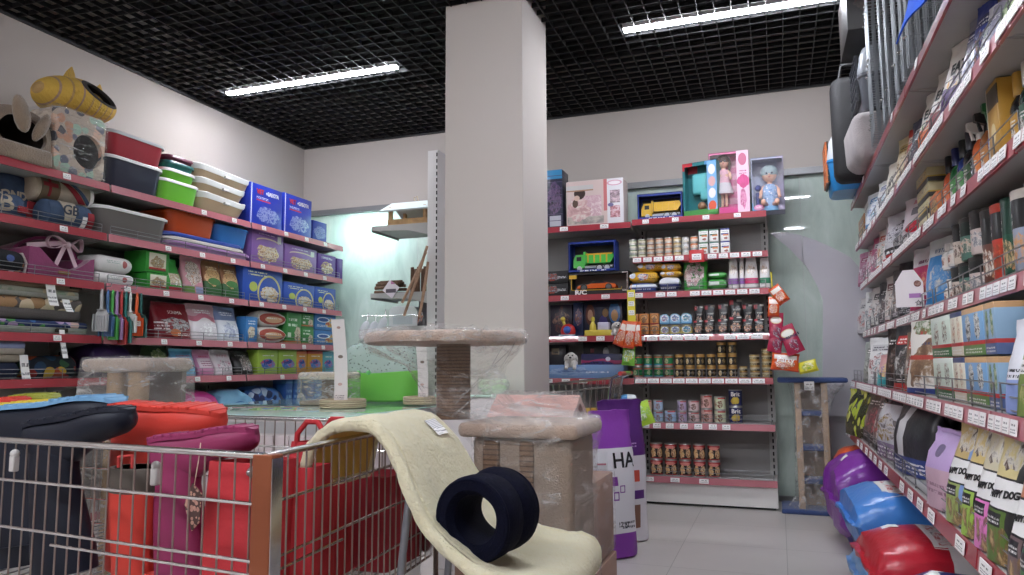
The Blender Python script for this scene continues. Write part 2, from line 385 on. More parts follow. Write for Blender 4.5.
for i, (y0, W, nm) in enumerate(((2.16, 1.365, 'near pet bed rack with plush houses on top, along the left wall'), (3.53, 1.36, 'middle rack of litter trays and bags along the left wall'), (4.895, 1.365, 'far rack of boxed absorbent pads and wipes by frosted glass'))):
    st = (.7, .33, .3)[i]
    rack(nm, W, 2.28, [(z, 0, RAILR if i == 0 else RAILP, tl(W, st, .15, None, 31*i+k), (.06 if (i == 0 or k in (1, 2, 3, 4)) and k else 0)) for k, z in enumerate(ZL)], (XFL, y0, 0), R(90), 'racks along the left wall', i == 2)
ZB = [2.285, 1.97, 1.68, 1.33, .99, .637, .22]; YFB = 5.97
W = 1.06
den = [tl(W, .24, .1), tl(W, .085, .12, .068, 3), tl(W, .09, .15, .075, 4), tl(W, .1, .15, .085, 5), tl(W, .1, .0, .09, 6), [(x, .06, .04) for x in (.08, .17, .27, .38, .49, .6, .7)], [(.1, .07, .034), (.3, .07, .034), (.52, .07, .034)]]
rack('grey pet tin rack with six laden shelves, right of the column', W, 2.30, [(z, 0, RAILR if k < 3 else (RAILP if k > 4 else RAILR), den[k], .07 if k > 1 else 0) for k, z in enumerate(ZB)], (-1.10, YFB, 0), 0, 'racks along the back glass', D=.42)
rack('toy rack half hidden behind the column, with boxed trucks', 1.1, 2.30, [(z, 0, RAILR, tl(1.1, .35, .1, .07, 9) if k < 2 else tl(1.1, .15, .3, .07, k), 0) for k, z in enumerate((2.27, 1.68, 1.335, .985, .637, .22))], (-2.2, YFB, 0), 0, 'racks along the back glass', False, D=.42)
ZR = [2.28, 1.97, 1.68, 1.33, .975, .634]; XR0 = .60
FYR = [-.04, -.02, 0, 0, -.10, -.15, -.15]; XFR = [XR0+f for f in FYR]
for i, nm in enumerate(('farthest rack on the right wall, next to the glass', 'third rack along the right wall', 'second rack along the right wall, stacked with tall tins', 'nearest rack on the right wall, cut by the photo edge')):
    W = 1.26; y0 = 5.95-1.26*i
    dn = [tl(W, .6, .2, .05, i), tl(W, .1, .2, .09, i+9), tl(W, .075, .1, .062, i+5), tl(W, .075, .1, .06, i+7), tl(W, .062, .15, .05, i+3), tl(W, .2, .1, .1, i+2), []]
    rack(nm, W, 2.32, [(z, FYR[k], RAILP if k in (1, 3, 4) else RAILR, dn[k], (.075 if 0 < k < 6 else 0)) for k, z in enumerate(ZR)], (XR0, y0, 0), R(-90), 'racks along the right wall', i == 3, kick=False, D=.48)
# ------------------------------------------------------------------ pack shapes (origin: bottom centre, front towards -y)
def pouch_b(w, d, h, seed=0, style='std', n=32, m=0):
    b = B(); T = {'std': [0, .015, .05, .15, .35, .55, .72, .84, .91, .935, .96, 1], 'sack': [0, .012, .04, .12, .3, .5, .7, .82, .9, .95, .975, 1]}.get(style if style == 'sack' else 'std'); rs = []
    for t in T:
        if style == 'sack': bb = 1 if t < .55 else 1-.93*((t-.55)/.4)**1.4 if t < .95 else .07
        else: bb = 1 if t < .3 else max(.05, 1-.95*((t-.3)/.61)**1.25) if t < .91 else .045
        aa = 1-.05*math.sin(PI*min(1, t*1.1))
        if style == 'gable': aa *= 1-.5*max(0, t-.35)
        if style == 'notch' and t > .9: aa *= .93
        if t == 0: bb *= .86; aa *= .95
        e = 3.2 if t < .8 else 2.4
        rs.append([(x, y+(.0 if style == 'sack' else d*.1*t), h*t) for x, y in sell(w/2*aa, d/2*bb, e, n)])
    b.loft(rs, m)
    k = min(w, h)
    for i, v in enumerate(b.v):
        q = noise.noise_vector(v*(7/k)+Vector((seed*5.3, seed*2.1, seed)))*k*.028 + noise.noise_vector(v*(18/k)+Vector((seed, 9, 1)))*k*.012
        if v.z < h*.02: q.z = 0
        b.v[i] = v + q
    zm = min(v.z for v in b.v)
    for v in b.v: v.z -= zm
    return b
def pillow_b(w, d, h, seed=0, m=0, n=28):
    b = B(); rs = []
    for t in [0, .03, .05, .09, .18, .35, .5, .65, .82, .91, .95, .97, 1]:
        u = abs(t-.5)*2; q = .06 if u > .91 else (1-(u/.97)**5*.62); wd = 1 if u > .9 else .94+.06*u
        ring = sell(d/2*wd, h/2*max(q, .05), 2.6, n)
        rs.append([(w*(t-.5), y, h/2*.96+z) for y, z in ring])
    b.loft(rs, m); k = min(d, h)
    for i, v in enumerate(b.v): b.v[i] = v + noise.noise_vector(v*(5/k)+Vector((seed*4.1, seed, 2)))*k*.07
    zm = min(v.z for v in b.v)
    for v in b.v: v.z -= zm
    return b
def carton_b(w, d, h, m=0, r=.004): return B().rbox(-w/2, w/2, -d/2, d/2, 0, h, r, m, 2)
def tin_b(w, d, h, seed=0):
    r = w/2; return B().lathe([(r*.9, .0), (r*.97, .002), (r, .004), (r*.985, .008), (r*.985, h-.008), (r, h-.004), (r*.97, h), (r*.9, h-.003), (.001, h-.003)], 22, ms=[1, 1, 1, 0, 1, 1, 1, 1])
def pad_b(w, d, h, seed=0, m=0):
    b = B().rbox(-w/2, w/2, -d/2, d/2, 0, h, min(h*.48, .06), m, 5)
    for i, v in enumerate(b.v): q = noise.noise_vector(v*7+Vector((seed*3, seed, 0)))*.014; b.v[i] = Vector((v.x+q.x, v.y+q.y, v.z+(q.z if v.z > h*.3 else 0)))
    zm = min(v.z for v in b.v)
    for v in b.v: v.z -= zm
    return b
SHAPE = dict(pouch=pouch_b, pillow=pillow_b, tin=tin_b, pad=pad_b,
    sack=lambda w, d, h, seed=0: pouch_b(w, d, h, seed, 'sack'), gable=lambda w, d, h, seed=0: pouch_b(w, d, h, seed, 'gable'), carton=lambda w, d, h, seed=0: carton_b(w, d, h))
def span(side, a, b_, yt, z, inset=.03, d=.15, xf=None):
    c = (a+b_)/2
    if side == 'L': X = XFL-inset; p, q, t = at_x(a, yt, X), at_x(b_, yt, X), at_x(c, yt, X); return Vector((X-d/2, (p.y+q.y)/2, z)), abs(q.y-p.y), t.z-z, R(90)
    if side == 'R': X = (xf or XR0)+inset; p, q, t = at_x(a, yt, X), at_x(b_, yt, X), at_x(c, yt, X); return Vector((X+d/2, (p.y+q.y)/2, z)), abs(q.y-p.y), t.z-z, R(-90)
    Y = YFB+inset; p, q, t = at_y(a, yt, Y), at_y(b_, yt, Y), at_y(c, yt, Y); return Vector(((p.x+q.x)/2, Y+d/2, z)), abs(q.x-p.x), t.z-z, 0
SEED = [0]
def item(side, name, label, cat, a, b_, yt, z, shape, m, d=.14, inset=.03, group=None, hmin=None, gap=.004, rz=0, xf=None, hh=None):
    loc, w, h, r = span(side, a, b_, yt, z, inset, d, xf); SEED[0] += 1
    if hh: h = hh
    w -= gap
    if side == 'R' and shape in ('pouch', 'gable', 'sack'): rz = rz or R(20); w *= .96
    o = SHAPE[shape](w, d, h, SEED[0]).build(name, m, None, loc+Vector((0, 0, .002)), r+rz)
    o['w'], o['h'], o['d'] = w, h, d
    return tag(o, label, cat, group)
def ztop(o): return o.location.z + max(v.co.z for v in o.data.vertices) + .002
def cave_b(outer, hole, y0, y1, yi, hy=0, n=48, m=(0, 1), round_=.04):
    """hollow body: outer(a), hole(a) give (x, z) at angle a; entrance at y0, back at y1, chamber back at yi"""
    A = [2*PI*i/n for i in range(n)]; O = [outer(a) for a in A]; H = [hole(a) for a in A]
    cx = sum(p[0] for p in O)/n; cz = sum(p[1] for p in O)/n
    def sc(k, y, P=O): return [(cx+(x-cx)*k, y, cz+(z-cz)*k) for x, z in P]
    hx = sum(p[0] for p in H)/n; hz = sum(p[1] for p in H)/n
    r = round_; b = B()
    rs = [sc(.9, y1), sc(.985, y1-r*.5), sc(1, y1-r), sc(1, y0+r), sc(.985, y0+r*.4), sc(.95, y0)]
    mid = [((o[0]*.4+h[0]*.6), y0-hy*.5, (o[1]*.4+h[1]*.6)) for o, h in zip(O, H)]
    rs += [mid, [(x, y0-hy, z) for x, z in H], [(hx+(x-hx)*1.0, y0-hy+.03, hz+(z-hz)*1.0) for x, z in H]]
    b.loft(rs, m[0], True, True, False)
    b.loft([rs[-1], [(x, y0+.05, z) for x, z in sc2(O, .88, cx, cz)], [(x, yi, z) for x, z in sc2(O, .86, cx, cz)]], m[1], True, False, True)
    return b
def sc2(P, k, cx, cz): return [(cx+(x-cx)*k, cz+(z-cz)*k) for x, z in P]
def sbox(w, h, e=5, cz=None): return lambda a: (w/2*math.copysign(abs(math.cos(a))**(2/e), math.cos(a)), (h/2 if cz is None else cz)+h/2*math.copysign(abs(math.sin(a))**(2/e), math.sin(a)))
def boat_tray(label, a, b_, z, body, rim, d, inset, group, h):
    """litter tray with a rounded hull and a high white rim that dips in the middle"""
    loc, w, _, r = span('L', a, b_, 190, z, inset, d); t = thing('litter_tray', label, 'tray', loc+Vector((0, 0, .002)), r, group); hb = h*.56
    def ring(k, zz, wv=0): return [(x*k, y*k, zz+wv*(.5+.5*math.cos(2*PI*(x/w+.42)))) for x, y in rrect(w, d, min(w, d)*.3, 6)]
    B().loft([ring(.52, 0), ring(.66, .008), ring(.82, hb*.45), ring(.94, hb, .03), ring(.9, hb, .03), ring(.6, .02)]).build('tray_body', body, t)
    B().loft([ring(.90, hb, .03), ring(.955, hb-.004, .03), ring(.985, hb+.010, .032), ring(.99, h*.72, .034), ring(1.0, h*.76, .036), ring(.985, h*.80, .036), ring(.93, h*.74, .034), ring(.90, hb, .03)], 0, True, False, False).build('rim', rim, t)
    B().rbox(-.03, .03, -d/2-.012, -d/2+.012, h*.62, h*.74, .004).build('clip', rim, t)
    return z+h
def tray(side, label, a, b_, yt, z, body, rim, d=.36, inset=.04, group=None, hh=None, wave=0, steep=.86, cat='tray'):
    loc, w, h, r = span(side, a, b_, yt, z, inset, d); h = hh or h
    t = thing('litter_tray', label, cat, loc+Vector((0, 0, .002)), r, group)
    def ring(k, zz, dz=0): return [(x*k, y*k, zz+(wave*(-math.cos(PI*(x/w+.5)*1.6) if dz else 0))) for x, y in rrect(w, d, min(w, d)*.22, 5)]
    hb = h-.02-wave
    B().loft([ring(steep*.97, 0), ring(steep, .012), ring(.955, hb, 1), ring(.93, hb, 1), ring(steep*.96, .02), ring(steep*.9, .016)], 0).build('tray_body', body, t)
    B().loft([ring(.93, hb, 1), ring(.955, hb-.004, 1), ring(1.0, hb-.006, 1), ring(1.0, hb+.010, 1), ring(.965, hb+.018, 1), ring(.925, hb+.012, 1), ring(.93, hb, 1)], 0, True, False, False).build('rim', rim, t)
    return t, loc.z+h
# ------------------------------------------------------------------ left racks
Z1, Z2, Z3, Z4, Z5, Z6 = ZL[:6]
def plas(n, c, r=.35): return mat(n, c, r, var=.03, coat=.2)
WR = plas('white_plastic', (228, 227, 224))
# row 1
plush = mat('beige_plush', (136, 114, 92), .95, var=.22, vs=14, bump=.9, bs=150, sheen=.6); dinn = mat('dark_inside', (52, 44, 40), .95)  # pet houses get a darker colour inside than on their covers
loc, w, h, r = span('L', -22, 56, 106, Z1, .02, .42)
t = thing('cat_cave', 'beige plush cat cave with leaf-shaped flaps over its dark entrance', 'pet house', loc, r)
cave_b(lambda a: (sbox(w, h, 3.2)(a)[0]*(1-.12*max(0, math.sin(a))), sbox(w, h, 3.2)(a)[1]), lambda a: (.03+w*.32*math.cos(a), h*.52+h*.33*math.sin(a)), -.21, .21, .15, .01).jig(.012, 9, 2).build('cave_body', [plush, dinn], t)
for fx, fz, an, sx, sz in ((.0, .36, -16, .05, .11), (.125, .30, 24, .035, .10)):
    B().ball((0, 0, 0), 1, 0, 16, sx, .028, sz).tf(Matrix.Translation((fx, -.235, fz*h/.42)) @ Matrix.Rotation(R(an), 4, 'Y')).jig(.006, 14).build('flap', plush, t)
B().rbox(-w*.45, w*.45, -.25, -.205, .0, .10, .03).jig(.01, 9).build('front_bolster', plush, t)
patt = art('woodland_fabric', (176, 158, 140), (('n', ((176, 158, 140), (92, 96, 112), (150, 180, 158), (186, 130, 100), (196, 178, 158), (70, 66, 72), (205, 165, 140)), 17, .066),), .85, .4, 40, gate=False)
loc, w, h, r = span('L', 55, 108, 112, Z1, .02, .40)
t = thing('cat_house', 'boxy fabric cat house printed with small animals, wrapped in clear film', 'pet house', loc, r)
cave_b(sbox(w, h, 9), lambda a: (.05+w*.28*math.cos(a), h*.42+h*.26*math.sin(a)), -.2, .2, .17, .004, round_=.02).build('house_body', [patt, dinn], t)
B().rbox(-w/2-.008, w/2+.008, -.212, .206, .001, h+.006, .02).jig(.004, 22).build('film_wrap', film('house_film', dens=.05, streak=.5, scale=11), t)
hz = loc.z+h
yel = art('yellow_striped_felt', (206, 164, 62), (('w', 0, 9, .18, (160, 130, 110)), ('w', 0, 4.5, .1, (176, 140, 84))), .95, .7, 60, gate=False)
loc, w, h, r = span('L', 60, 134, 76, hz, .03, .40)
t = thing('cat_house', 'yellow round felt cat house with two ears, on top of the printed cube house', 'pet house', loc+Vector((0, 0, .002)), r)
dr = Vector((.30, -.80, .40)).normalized(); rot = dr.to_track_quat('Z', 'Y').to_matrix().to_4x4()
pr_ = [(.002, -1)]+[(math.sin(R(q)), -math.cos(R(q))) for q in range(12, 148, 10)]+[(.5, .84), (.46, .74), (.7, .5), (.8, 0), (.6, -.5), (.002, -.7)]
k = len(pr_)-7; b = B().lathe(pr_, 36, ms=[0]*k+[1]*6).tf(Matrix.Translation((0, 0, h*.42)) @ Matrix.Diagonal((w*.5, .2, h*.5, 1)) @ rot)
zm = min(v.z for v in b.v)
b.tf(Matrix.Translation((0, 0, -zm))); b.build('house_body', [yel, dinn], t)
for ex, ey in ((-.04, .02), (.16, .0)):
    B().lathe([(.05, 0), (.045, .05), (.028, .1), (.004, .14)], 14, 0, (0, 0, 0), 1, .55).tf(Matrix.Translation((ex, ey, h*.86-.02-ex*.25)) @ Matrix.Rotation(R(8), 4, 'Y')).build('ear', yel, t)
tr1, zt = tray('L', 'navy litter tray with white rim, lower of two on the top shelf', 106, 168, 161, Z1, plas('navy_plastic', (34, 38, 58)), WR, .36)
tray('L', 'dark red litter tray stacked on the navy one', 107, 170, 137, zt-.012, plas('dark_red_plastic', (166, 26, 44)), plas('grey_plastic', (176, 176, 178)), .36)
t_, zt = tray('L', 'lime green litter tray with white rim, lower one beside the beige trays', 160, 203, 182, Z1, plas('lime_plastic', (104, 196, 40)), WR, .34)
t_, zt = tray('L', 'lime green litter tray with white rim, stacked second from the shelf', 164, 199, 171, zt-.012, MC['lime_plastic'], WR, .3, .06)
t_, zt = tray('L', 'teal plastic tray between the green trays and a plum tray', 166, 198, 161, zt-.01, plas('teal_plastic', (24, 118, 112)), plas('dark_teal_plastic', (20, 100, 96)), .28, .08, hh=.075)
tray('L', 'small plum coloured tray on top of the teal one', 168, 199, 151, zt-.012, plas('plum_plastic', (110, 36, 62)), MC['plum_plastic'], .26, .09, hh=.06)
bei = plas('beige_plastic', (186, 160, 126)); zt = Z1
for i, (a, b_, hgt, lb) in enumerate(((200, 252, .155, 'bottom'), (197, 251, .155, 'middle'), (193, 257, .15, 'top'))):
    zt = boat_tray('beige litter tray with high white wavy rim, %s one of the three' % lb, a, b_, zt, bei, WR, .38, .03+.01*i, 'beige litter trays', hgt)-.045
vet = art('blue_pad_box', (28, 52, 176), (('v', 0, .06, (236, 238, 242)), ('v', 0, .04, (28, 52, 176)), ('p', .56, .28, .34, .2, ((28, 52, 176), (90, 104, 190), (160, 168, 214), (60, 76, 180)), 7), ('t', .2, .55, .66, .72, (220, 224, 238), 2), ('r', .2, .62, .61, .64, (200, 40, 50))), .35, .05)
for i, (a, b_, yt, lb) in enumerate(((250, 283, 187, 'nearer of two large blue pad boxes with red and white title'), (284, 312, 197, 'farther large blue pad box with red and white title'))):
    o = item('L', 'pad_box', lb, 'box', a, b_, yt, Z1, 'carton', vet, .3, .04, 'blue pad boxes'); w, h = o['w'], o['h']
    letter('VET', h*.16, REDP, o, (-w*.2, -.1525, h*.82), sx=.95, bold=.002); letter('+ЗАБОТА', h*.125, WHT, o, (w*.17, -.1525, h*.82), sx=.82, bold=.001)
item('L', 'pad_box', 'small dark blue pad box beside the two large blue ones', 'box', 313, 327, 222, Z1, 'carton', art('small_blue_box', (34, 52, 150), (('p', .5, .5, .4, .3, ((34, 52, 150), (120, 130, 190), (60, 70, 140)), 8),), .4, .05), .2, .1)
# row 2
den_ = mat('denim_fabric', (62, 82, 112), .9, var=.25, vs=22, bump=.5, bs=180); lin_ = mat('linen_fabric', (186, 172, 150), .9, var=.1, vs=16, bump=.4, bs=160)
UJ = art('flag_fabric', (184, 172, 152), (('r', .4, .6, 0, 1, (150, 34, 42)), ('r', .34, .4, 0, 1, (214, 206, 192)), ('r', .6, .66, 0, 1, (214, 206, 192))), .9, .4, 120, gate=False)
def roll(nm, lb, a, b_, yc, rad, m, inset, bits=()):
    p = at_x(a, yc, XFL-inset); q = at_x(b_, yc, XFL-inset); L = q.y-p.y; t = thing(nm, lb, 'cushion', Vector((XFL-inset-rad, (p.y+q.y)/2, (p.z+q.z)/2)), R(90))
    b = B().lathe([(.004, 0), (rad*.6, .003), (rad*.93, .014), (rad, .04), (rad*1.01, L*.5), (rad, L-.04), (rad*.93, L-.014), (rad*.6, L-.003), (.004, L)], 24).jig(.007, 9, len(lb)).tf(Matrix.Translation((-L/2, 0, 0)) @ Matrix.Rotation(R(90), 4, 'Y'))
    b.build('cushion_cover', m, t); return t, L
def belt(t, x0, x1, rad, m, nm, tx=None, a0=-60, a1=75, tri=False):
    def f(u, v):
        an = R(a0+(a1-a0)*v); k = (1-.45*(1-v)) if tri else 1; xm = (x0+x1)/2
        return (xm+(x0+(x1-x0)*u-xm)*k, -(rad+.008)*math.cos(an), (rad+.008)*math.sin(an))
    B().grid(f, 6, 14, 0, .003).build(nm, m, t)
zc = Z2+.085
t, L = roll('bolster_cushion', 'denim bolster cushion with a pale GB patch, lying at the shelf front', 50, 96, 209, .085, den_, .03)
t.location.z = zc; belt(t, -L*.26, L*.1, .085, lin_, 'pale_patch', None, -30, 60, True); letter('GB', .085, mat('dark_denim_print', (52, 60, 76), .8), t, (-L*.08, -.097, .02), name='patch_lettering', bold=.001)
belt(t, L*.32, L*.46, .085, mat('red_fabric', (150, 34, 42), .9, var=.1), 'red_stripe', None, -50, 20); belt(t, L*.2, L*.3, .085, WHT, 'price_label', None, -55, 0)
t, L = roll('bolster_cushion', 'linen bolster cushion with a union flag heart, lying on the denim one', 36, 95, 196, .08, lin_, .11)
t.location.z = Z2+.24; belt(t, -L*.42, -L*.12, .08, mat('brown_fabric', (110, 92, 68), .9, var=.1), 'brown_stripe'); belt(t, -L*.31, -L*.27, .083, MC['red_fabric'], 'flag_bar', None, -35, 60); belt(t, -L*.4, -L*.16, .082, MC['red_fabric'], 'flag_bar', None, 5, 22)
def diag(t, x0, x1, rad, m, nm, wd): 
    B().grid(lambda u, v: (x0+(x1-x0)*u+(v-.5)*wd, -(rad+.007)*math.cos(R(60-100*u)), (rad+.007)*math.sin(R(60-100*u))), 12, 2, 0, .003).build(nm, m, t)
diag(t, -L*.1, L*.3, .08, MC['red_fabric'], 'red_stripe', .05); diag(t, L*.05, L*.42, .08, MC['denim_fabric'], 'blue_stripe', .03); belt(t, L*.4, L*.46, .085, WHT, 'price_label', None, -40, 30)
for nm, lb, a, b_, yt, dx, txt, lc in (('cushion', 'denim cushion with a big white B, at the near end of the flag cushions', -8, 28, 192, .03, 'B', lin_), ('cushion', 'denim cushion lettered LONDON, behind the cushion with a B', 2, 38, 174, .22, 'LONDON', lin_)):
    loc, w, h, r = span('L', a, b_, yt, Z2, dx, .14); t = thing(nm, lb, 'cushion', loc, r)
    c = pad_b(w, .16, h, 3).build('cushion_cover', den_, t); B().rbox(w*.2, w*.48, -.09, -.07, .03, h*.5, .008).build('red_panel', MC['red_fabric'], t)
    letter(txt, .15 if txt == 'B' else .065, lc, t, (-.02 if txt == 'B' else 0, -.085, h*.55), name='patch_lettering', bold=.003, on=c)
tray('L', 'large grey litter tray with white rim, alone on the second shelf', 99, 174, 207, Z2, plas('taupe_grey_plastic', (108, 102, 98)), WR, .4, .03, hh=.2)
zt = Z2
for nm, c, lb, a, b_ in (('lilac', (176, 132, 190), 'flat lilac tray at the bottom of the flat stack', 170, 254), ('cream', (222, 216, 208), 'flat cream tray between the lilac and blue ones', 168, 248), ('blue', (46, 74, 170), 'flat blue tray under the orange basin', 166, 246)):
    t_, zz = tray('L', lb, a, b_, 244, zt, plas(nm+'_plastic', c), MC[nm+'_plastic'], .4, .02, None, .06, 0, .93); zt = zz-.03
tray('L', 'orange plastic basin standing on the flat blue tray', 169, 220, 214, zt+.02, plas('orange_plastic', (214, 76, 22)), MC['orange_plastic'], .34, .05)
tray('L', 'sky blue plastic basin beside the orange one', 217, 252, 227, zt+.02, plas('sky_blue_plastic', (40, 120, 204)), MC['sky_blue_plastic'], .3, .05)
lil = art('lilac_pad_box', (142, 100, 176), (('p', .5, .36, .34, .3, ((142, 100, 176), (214, 176, 90), (230, 222, 210), (170, 120, 70)), 6), ('e', .5, .68, .36, .1, (220, 200, 160)), ('e', .5, .64, .36, .1, (142, 100, 176)), ('r', .8, .92, .7, .9, (232, 230, 226)), ('t', .2, .7, .86, .9, (236, 232, 240), 1)), .35, .05)
for a, b_, yt, m, lb in ((252, 284, 231, lil, 'nearest lilac pad box with a puppy picture on the second shelf'), (285, 317, 247, lil, 'second lilac pad box from the litter trays'), (318, 336, 255, art('violet_pad_box', (98, 50, 150), (('p', .5, .4, .34, .3, ((98, 50, 150), (200, 160, 90), (220, 210, 210)), 6), ('t', .2, .8, .8, .9, (230, 225, 240), 2)), .35, .05), 'violet pad box third along the second shelf'), (337, 343, 259, mat('violet_board', (84, 40, 130), .4), 'narrow violet box at the far end of the second shelf')):
    item('L', 'pad_box', lb, 'box', a, b_, yt, Z2, 'carton', m, .26, .05, 'lilac pad boxes')
# row 3
loc, w, h, r = span('L', -30, 30, 247, Z3, .03, .3)
t = thing('pet_cushion', 'black cushion with a bright bird and flower print, beside the magenta bed', 'cushion', loc, r)
pad_b(w, .3, h, 4).build('cushion_cover', art('black_bird_fabric', (24, 24, 30), (('n', ((24, 24, 30), (200, 190, 196), (24, 24, 30), (210, 130, 150), (24, 24, 30), (70, 90, 150), (190, 120, 60)), 15, .05),), .9, .3, 90, gate=False), t)
B().tube([(w*.49, -.12, .01), (w*.5, -.13, h*.5), (w*.48, -.1, h*.9), (w*.47, .1, h*.92)], .008, 8).build('piping', mat('pale_piping', (206, 196, 190), .8), t)
mag = mat('magenta_velvet', (136, 34, 92), .8, var=.12, vs=9, bump=.25, bs=40, sheen=.5)
loc, w, h, r = span('L', 30, 96, 240, Z3, .035, .4)
t = thing('pet_bed', 'magenta hooded pet bed with scooped front and a pink bow', 'pet bed', loc, r)
sc_ = [(-w/2, 0), (w/2, 0), (w/2, h*.62)]+[(w*(.5-.06-.72*i/12), h*(.6-.36*math.sin(PI*(i/12)))) for i in range(13)]+[(-w*.36, h*.72), (-w/2, h*.72)]
B().prism(sc_, -.2, -.13).jig(.004, 12).build('front_wall', mag, t)
B().rbox(-w/2, -w/2+.07, -.14, .2, 0, h*.72, .02).rbox(w/2-.07, w/2, -.14, .2, 0, h*.62, .02).rbox(-w/2+.05, w/2-.05, -.14, .2, 0, .06, .02).build('side_wall', mag, t)
B().grid(lambda u, v: (-w/2+.02+(w-.04)*u, .19-.24*v+.02*math.cos(PI*u), h*.6+h*.45*math.sin(PI*u)**.7*(.55+.45*v) if 0 < u < 1 else h*.5), 16, 6, 0, .02).build('hood', mag, t)
B().rbox(-w/2+.03, w/2-.03, .17, .2, 0, h*.8, .01).build('back_wall', mag, t)
rib = mat('pink_ribbon', (222, 188, 200), .5, var=.08); b = B()
for sg in (-1, 1):
    b.grid(lambda u, v: (w*.12+sg*(.02+.10*math.sin(PI*u)), -.14-.02*math.cos(2*PI*u)-.03*v, h*.93+.045*math.sin(2*PI*u)*(1 if u < .5 else .8)), 12, 3, 0, .003)
    b.grid(lambda u, v: (w*.12+sg*(.01+.06*u)+.03*(v-.5), -.155-.005*u, h*.9-.13*u), 6, 2, 0, .003)
b.grid(lambda u, v: (w*.12-.24*u, -.13, h*.92-.05*u+.03*v), 8, 2, 0, .003).ball((w*.12, -.16, h*.92), .022)
b.build('bow', rib, t); B().rbox(-.03, .05, -.206, -.199, h*.12, h*.2, .003).build('gold_badge', mat('gold_thread', (150, 110, 50), .5, .3), t)
wp = art('white_rabbit_pack', (224, 220, 218), (('e', .72, .5, .06, .22, (180, 90, 90)), ('t', .25, .6, .5, .7, (150, 170, 160), 2)), .35, .5, 16, gate=False)
o = item('L', 'litter_pack', 'white soft litter pack, lower of two by the magenta bed', 'bag', 95, 137, 273, Z3, 'pad', wp, .22, .03, 'white litter packs')
item('L', 'litter_pack', 'white soft litter pack, upper of two by the magenta bed', 'bag', 97, 137, 256, ztop(o), 'pad', wp, .22, .03, 'white litter packs')
hay = art('green_hay_pack', (48, 150, 48), (('r', .14, .86, .12, .92, (214, 208, 186)), ('p', .5, .5, .3, .26, ((150, 120, 80), (190, 165, 120), (96, 70, 46), (222, 214, 190)), 8), ('r', .14, .86, .1, .24, (188, 44, 48)), ('r', .14, .86, .1, .16, (90, 80, 60))), .35, .4)
o = item('L', 'hay_pack', 'green and cream pet bedding pack, lower of the stacked pair', 'bag', 147, 170, 274, Z3, 'carton', hay, .2, .03, 'green bedding packs')
item('L', 'hay_pack', 'green and cream pet bedding pack, upper of the stacked pair', 'bag', 146, 170, 252, ztop(o), 'carton', hay, .2, .03, 'green bedding packs')
item('L', 'hay_pack', 'green bag with peaked top, right of the stacked bedding packs', 'bag', 168, 187, 259, Z3, 'gable', art('green_peak_pack', (52, 164, 60), (('q', .22, .8, .2, .55, ((222, 214, 190), (170, 140, 96), (226, 224, 214)), 5), ('b', 0, .16, (176, 50, 60)), ('t', .25, .75, .2, .28, (120, 90, 110), 2)), .3, .4), .14, .03)
item('L', 'feed_pack', 'dark teal pack squeezed behind the peaked green bag', 'bag', 176, 190, 252, Z3, 'pouch', mat('dark_teal_foil', (24, 84, 84), .35, bump=.3, bs=20), .1, .2)
item('L', 'feed_pack', 'pink rodent feed pack with animal pictures, beside the peaked green bag', 'bag', 187, 208, 257, Z3, 'pouch', art('pink_rodent_pack', (206, 136, 150), (('p', .48, .55, .34, .32, ((214, 200, 186), (120, 84, 60), (236, 232, 226), (176, 120, 80)), 7), ('r', .0, .45, .0, .2, (110, 150, 70)), ('r', .5, 1, 0, .2, (150, 160, 200))), .35, .3), .12, .03)
brg = art('brown_green_pack', (140, 92, 56), (('b', 0, .42, (44, 96, 44)), ('p', .5, .55, .4, .25, ((190, 130, 80), (226, 190, 130), (120, 70, 40)), 8), ('e', .5, .42, .34, .1, (60, 120, 56)), ('t', .2, .8, .74, .86, (220, 200, 160), 2)), .35, .3)
item('L', 'feed_pack', 'brown and green feed pack, nearer of two alike', 'bag', 208, 226, 261, Z3, 'pouch', brg, .12, .03, 'brown and green feed packs')
item('L', 'feed_pack', 'brown and green feed pack, farther of two alike', 'bag', 226, 243, 265, Z3, 'pouch', brg, .12, .03, 'brown and green feed packs')
bpb = art('blue_pet_box', (50, 88, 190), (('e', .66, .3, .3, .5, (222, 206, 120)), ('e', .66, .28, .26, .46, (50, 88, 190)), ('p', .68, .26, .22, .24, ((206, 150, 70), (232, 214, 180), (236, 234, 230), (214, 170, 90)), 5), ('e', .26, .42, .1, .14, (196, 206, 90)), ('t', .12, .6, .74, .9, (224, 226, 170), 2)), .35, .05)
for a, b_, yt, lb in ((243, 283, 268, 'nearest blue box with puppy and kitten picture on the third shelf'), (284, 315, 284, 'second blue box with puppy and kitten picture'), (315, 336, 288, 'farthest blue box with puppy and kitten picture')):
    item('L', 'pad_box', lb, 'box', a, b_, yt, Z3, 'carton', bpb, .26, .03, 'blue puppy boxes')
# row 4: folded mats
def mats(rows, z, a, b_, grp, inset=.0, d=.42):
    for lb, m0, m1, hh, dx in rows:
        loc, w, h, r = span('L', a, b_+dx, 300, z, inset, d); t = thing('pet_mat', lb, 'pet mat', loc, r, grp)
        pad_b(w, d, hh*(.62 if m1 else 1), hh*99).build('mat_pad', m0, t)
        if m1: pad_b(w*1.0, d*1.02, hh*.6, hh*77).tf(Matrix.Translation((0, 0, hh*.4))).build('printed_top', m1, t)
        yield t, w, hh; z += hh
def fab(n, c, **k): return mat(n, c, .95, var=.1, vs=18, bump=.4, bs=150, **k)
bone = art('bone_fabric', (96, 88, 84), (('n', ((206, 186, 152), (96, 88, 84), (120, 160, 170), (212, 196, 164), (170, 130, 90)), 12, .066),), .9, .3, 90, gate=False)
flor = art('floral_fabric', (40, 56, 104), (('n', ((40, 56, 104), (70, 150, 70), (180, 150, 190), (60, 110, 180), (30, 40, 80), (206, 170, 160)), 17, .06),), .9, .3, 90, gate=False)
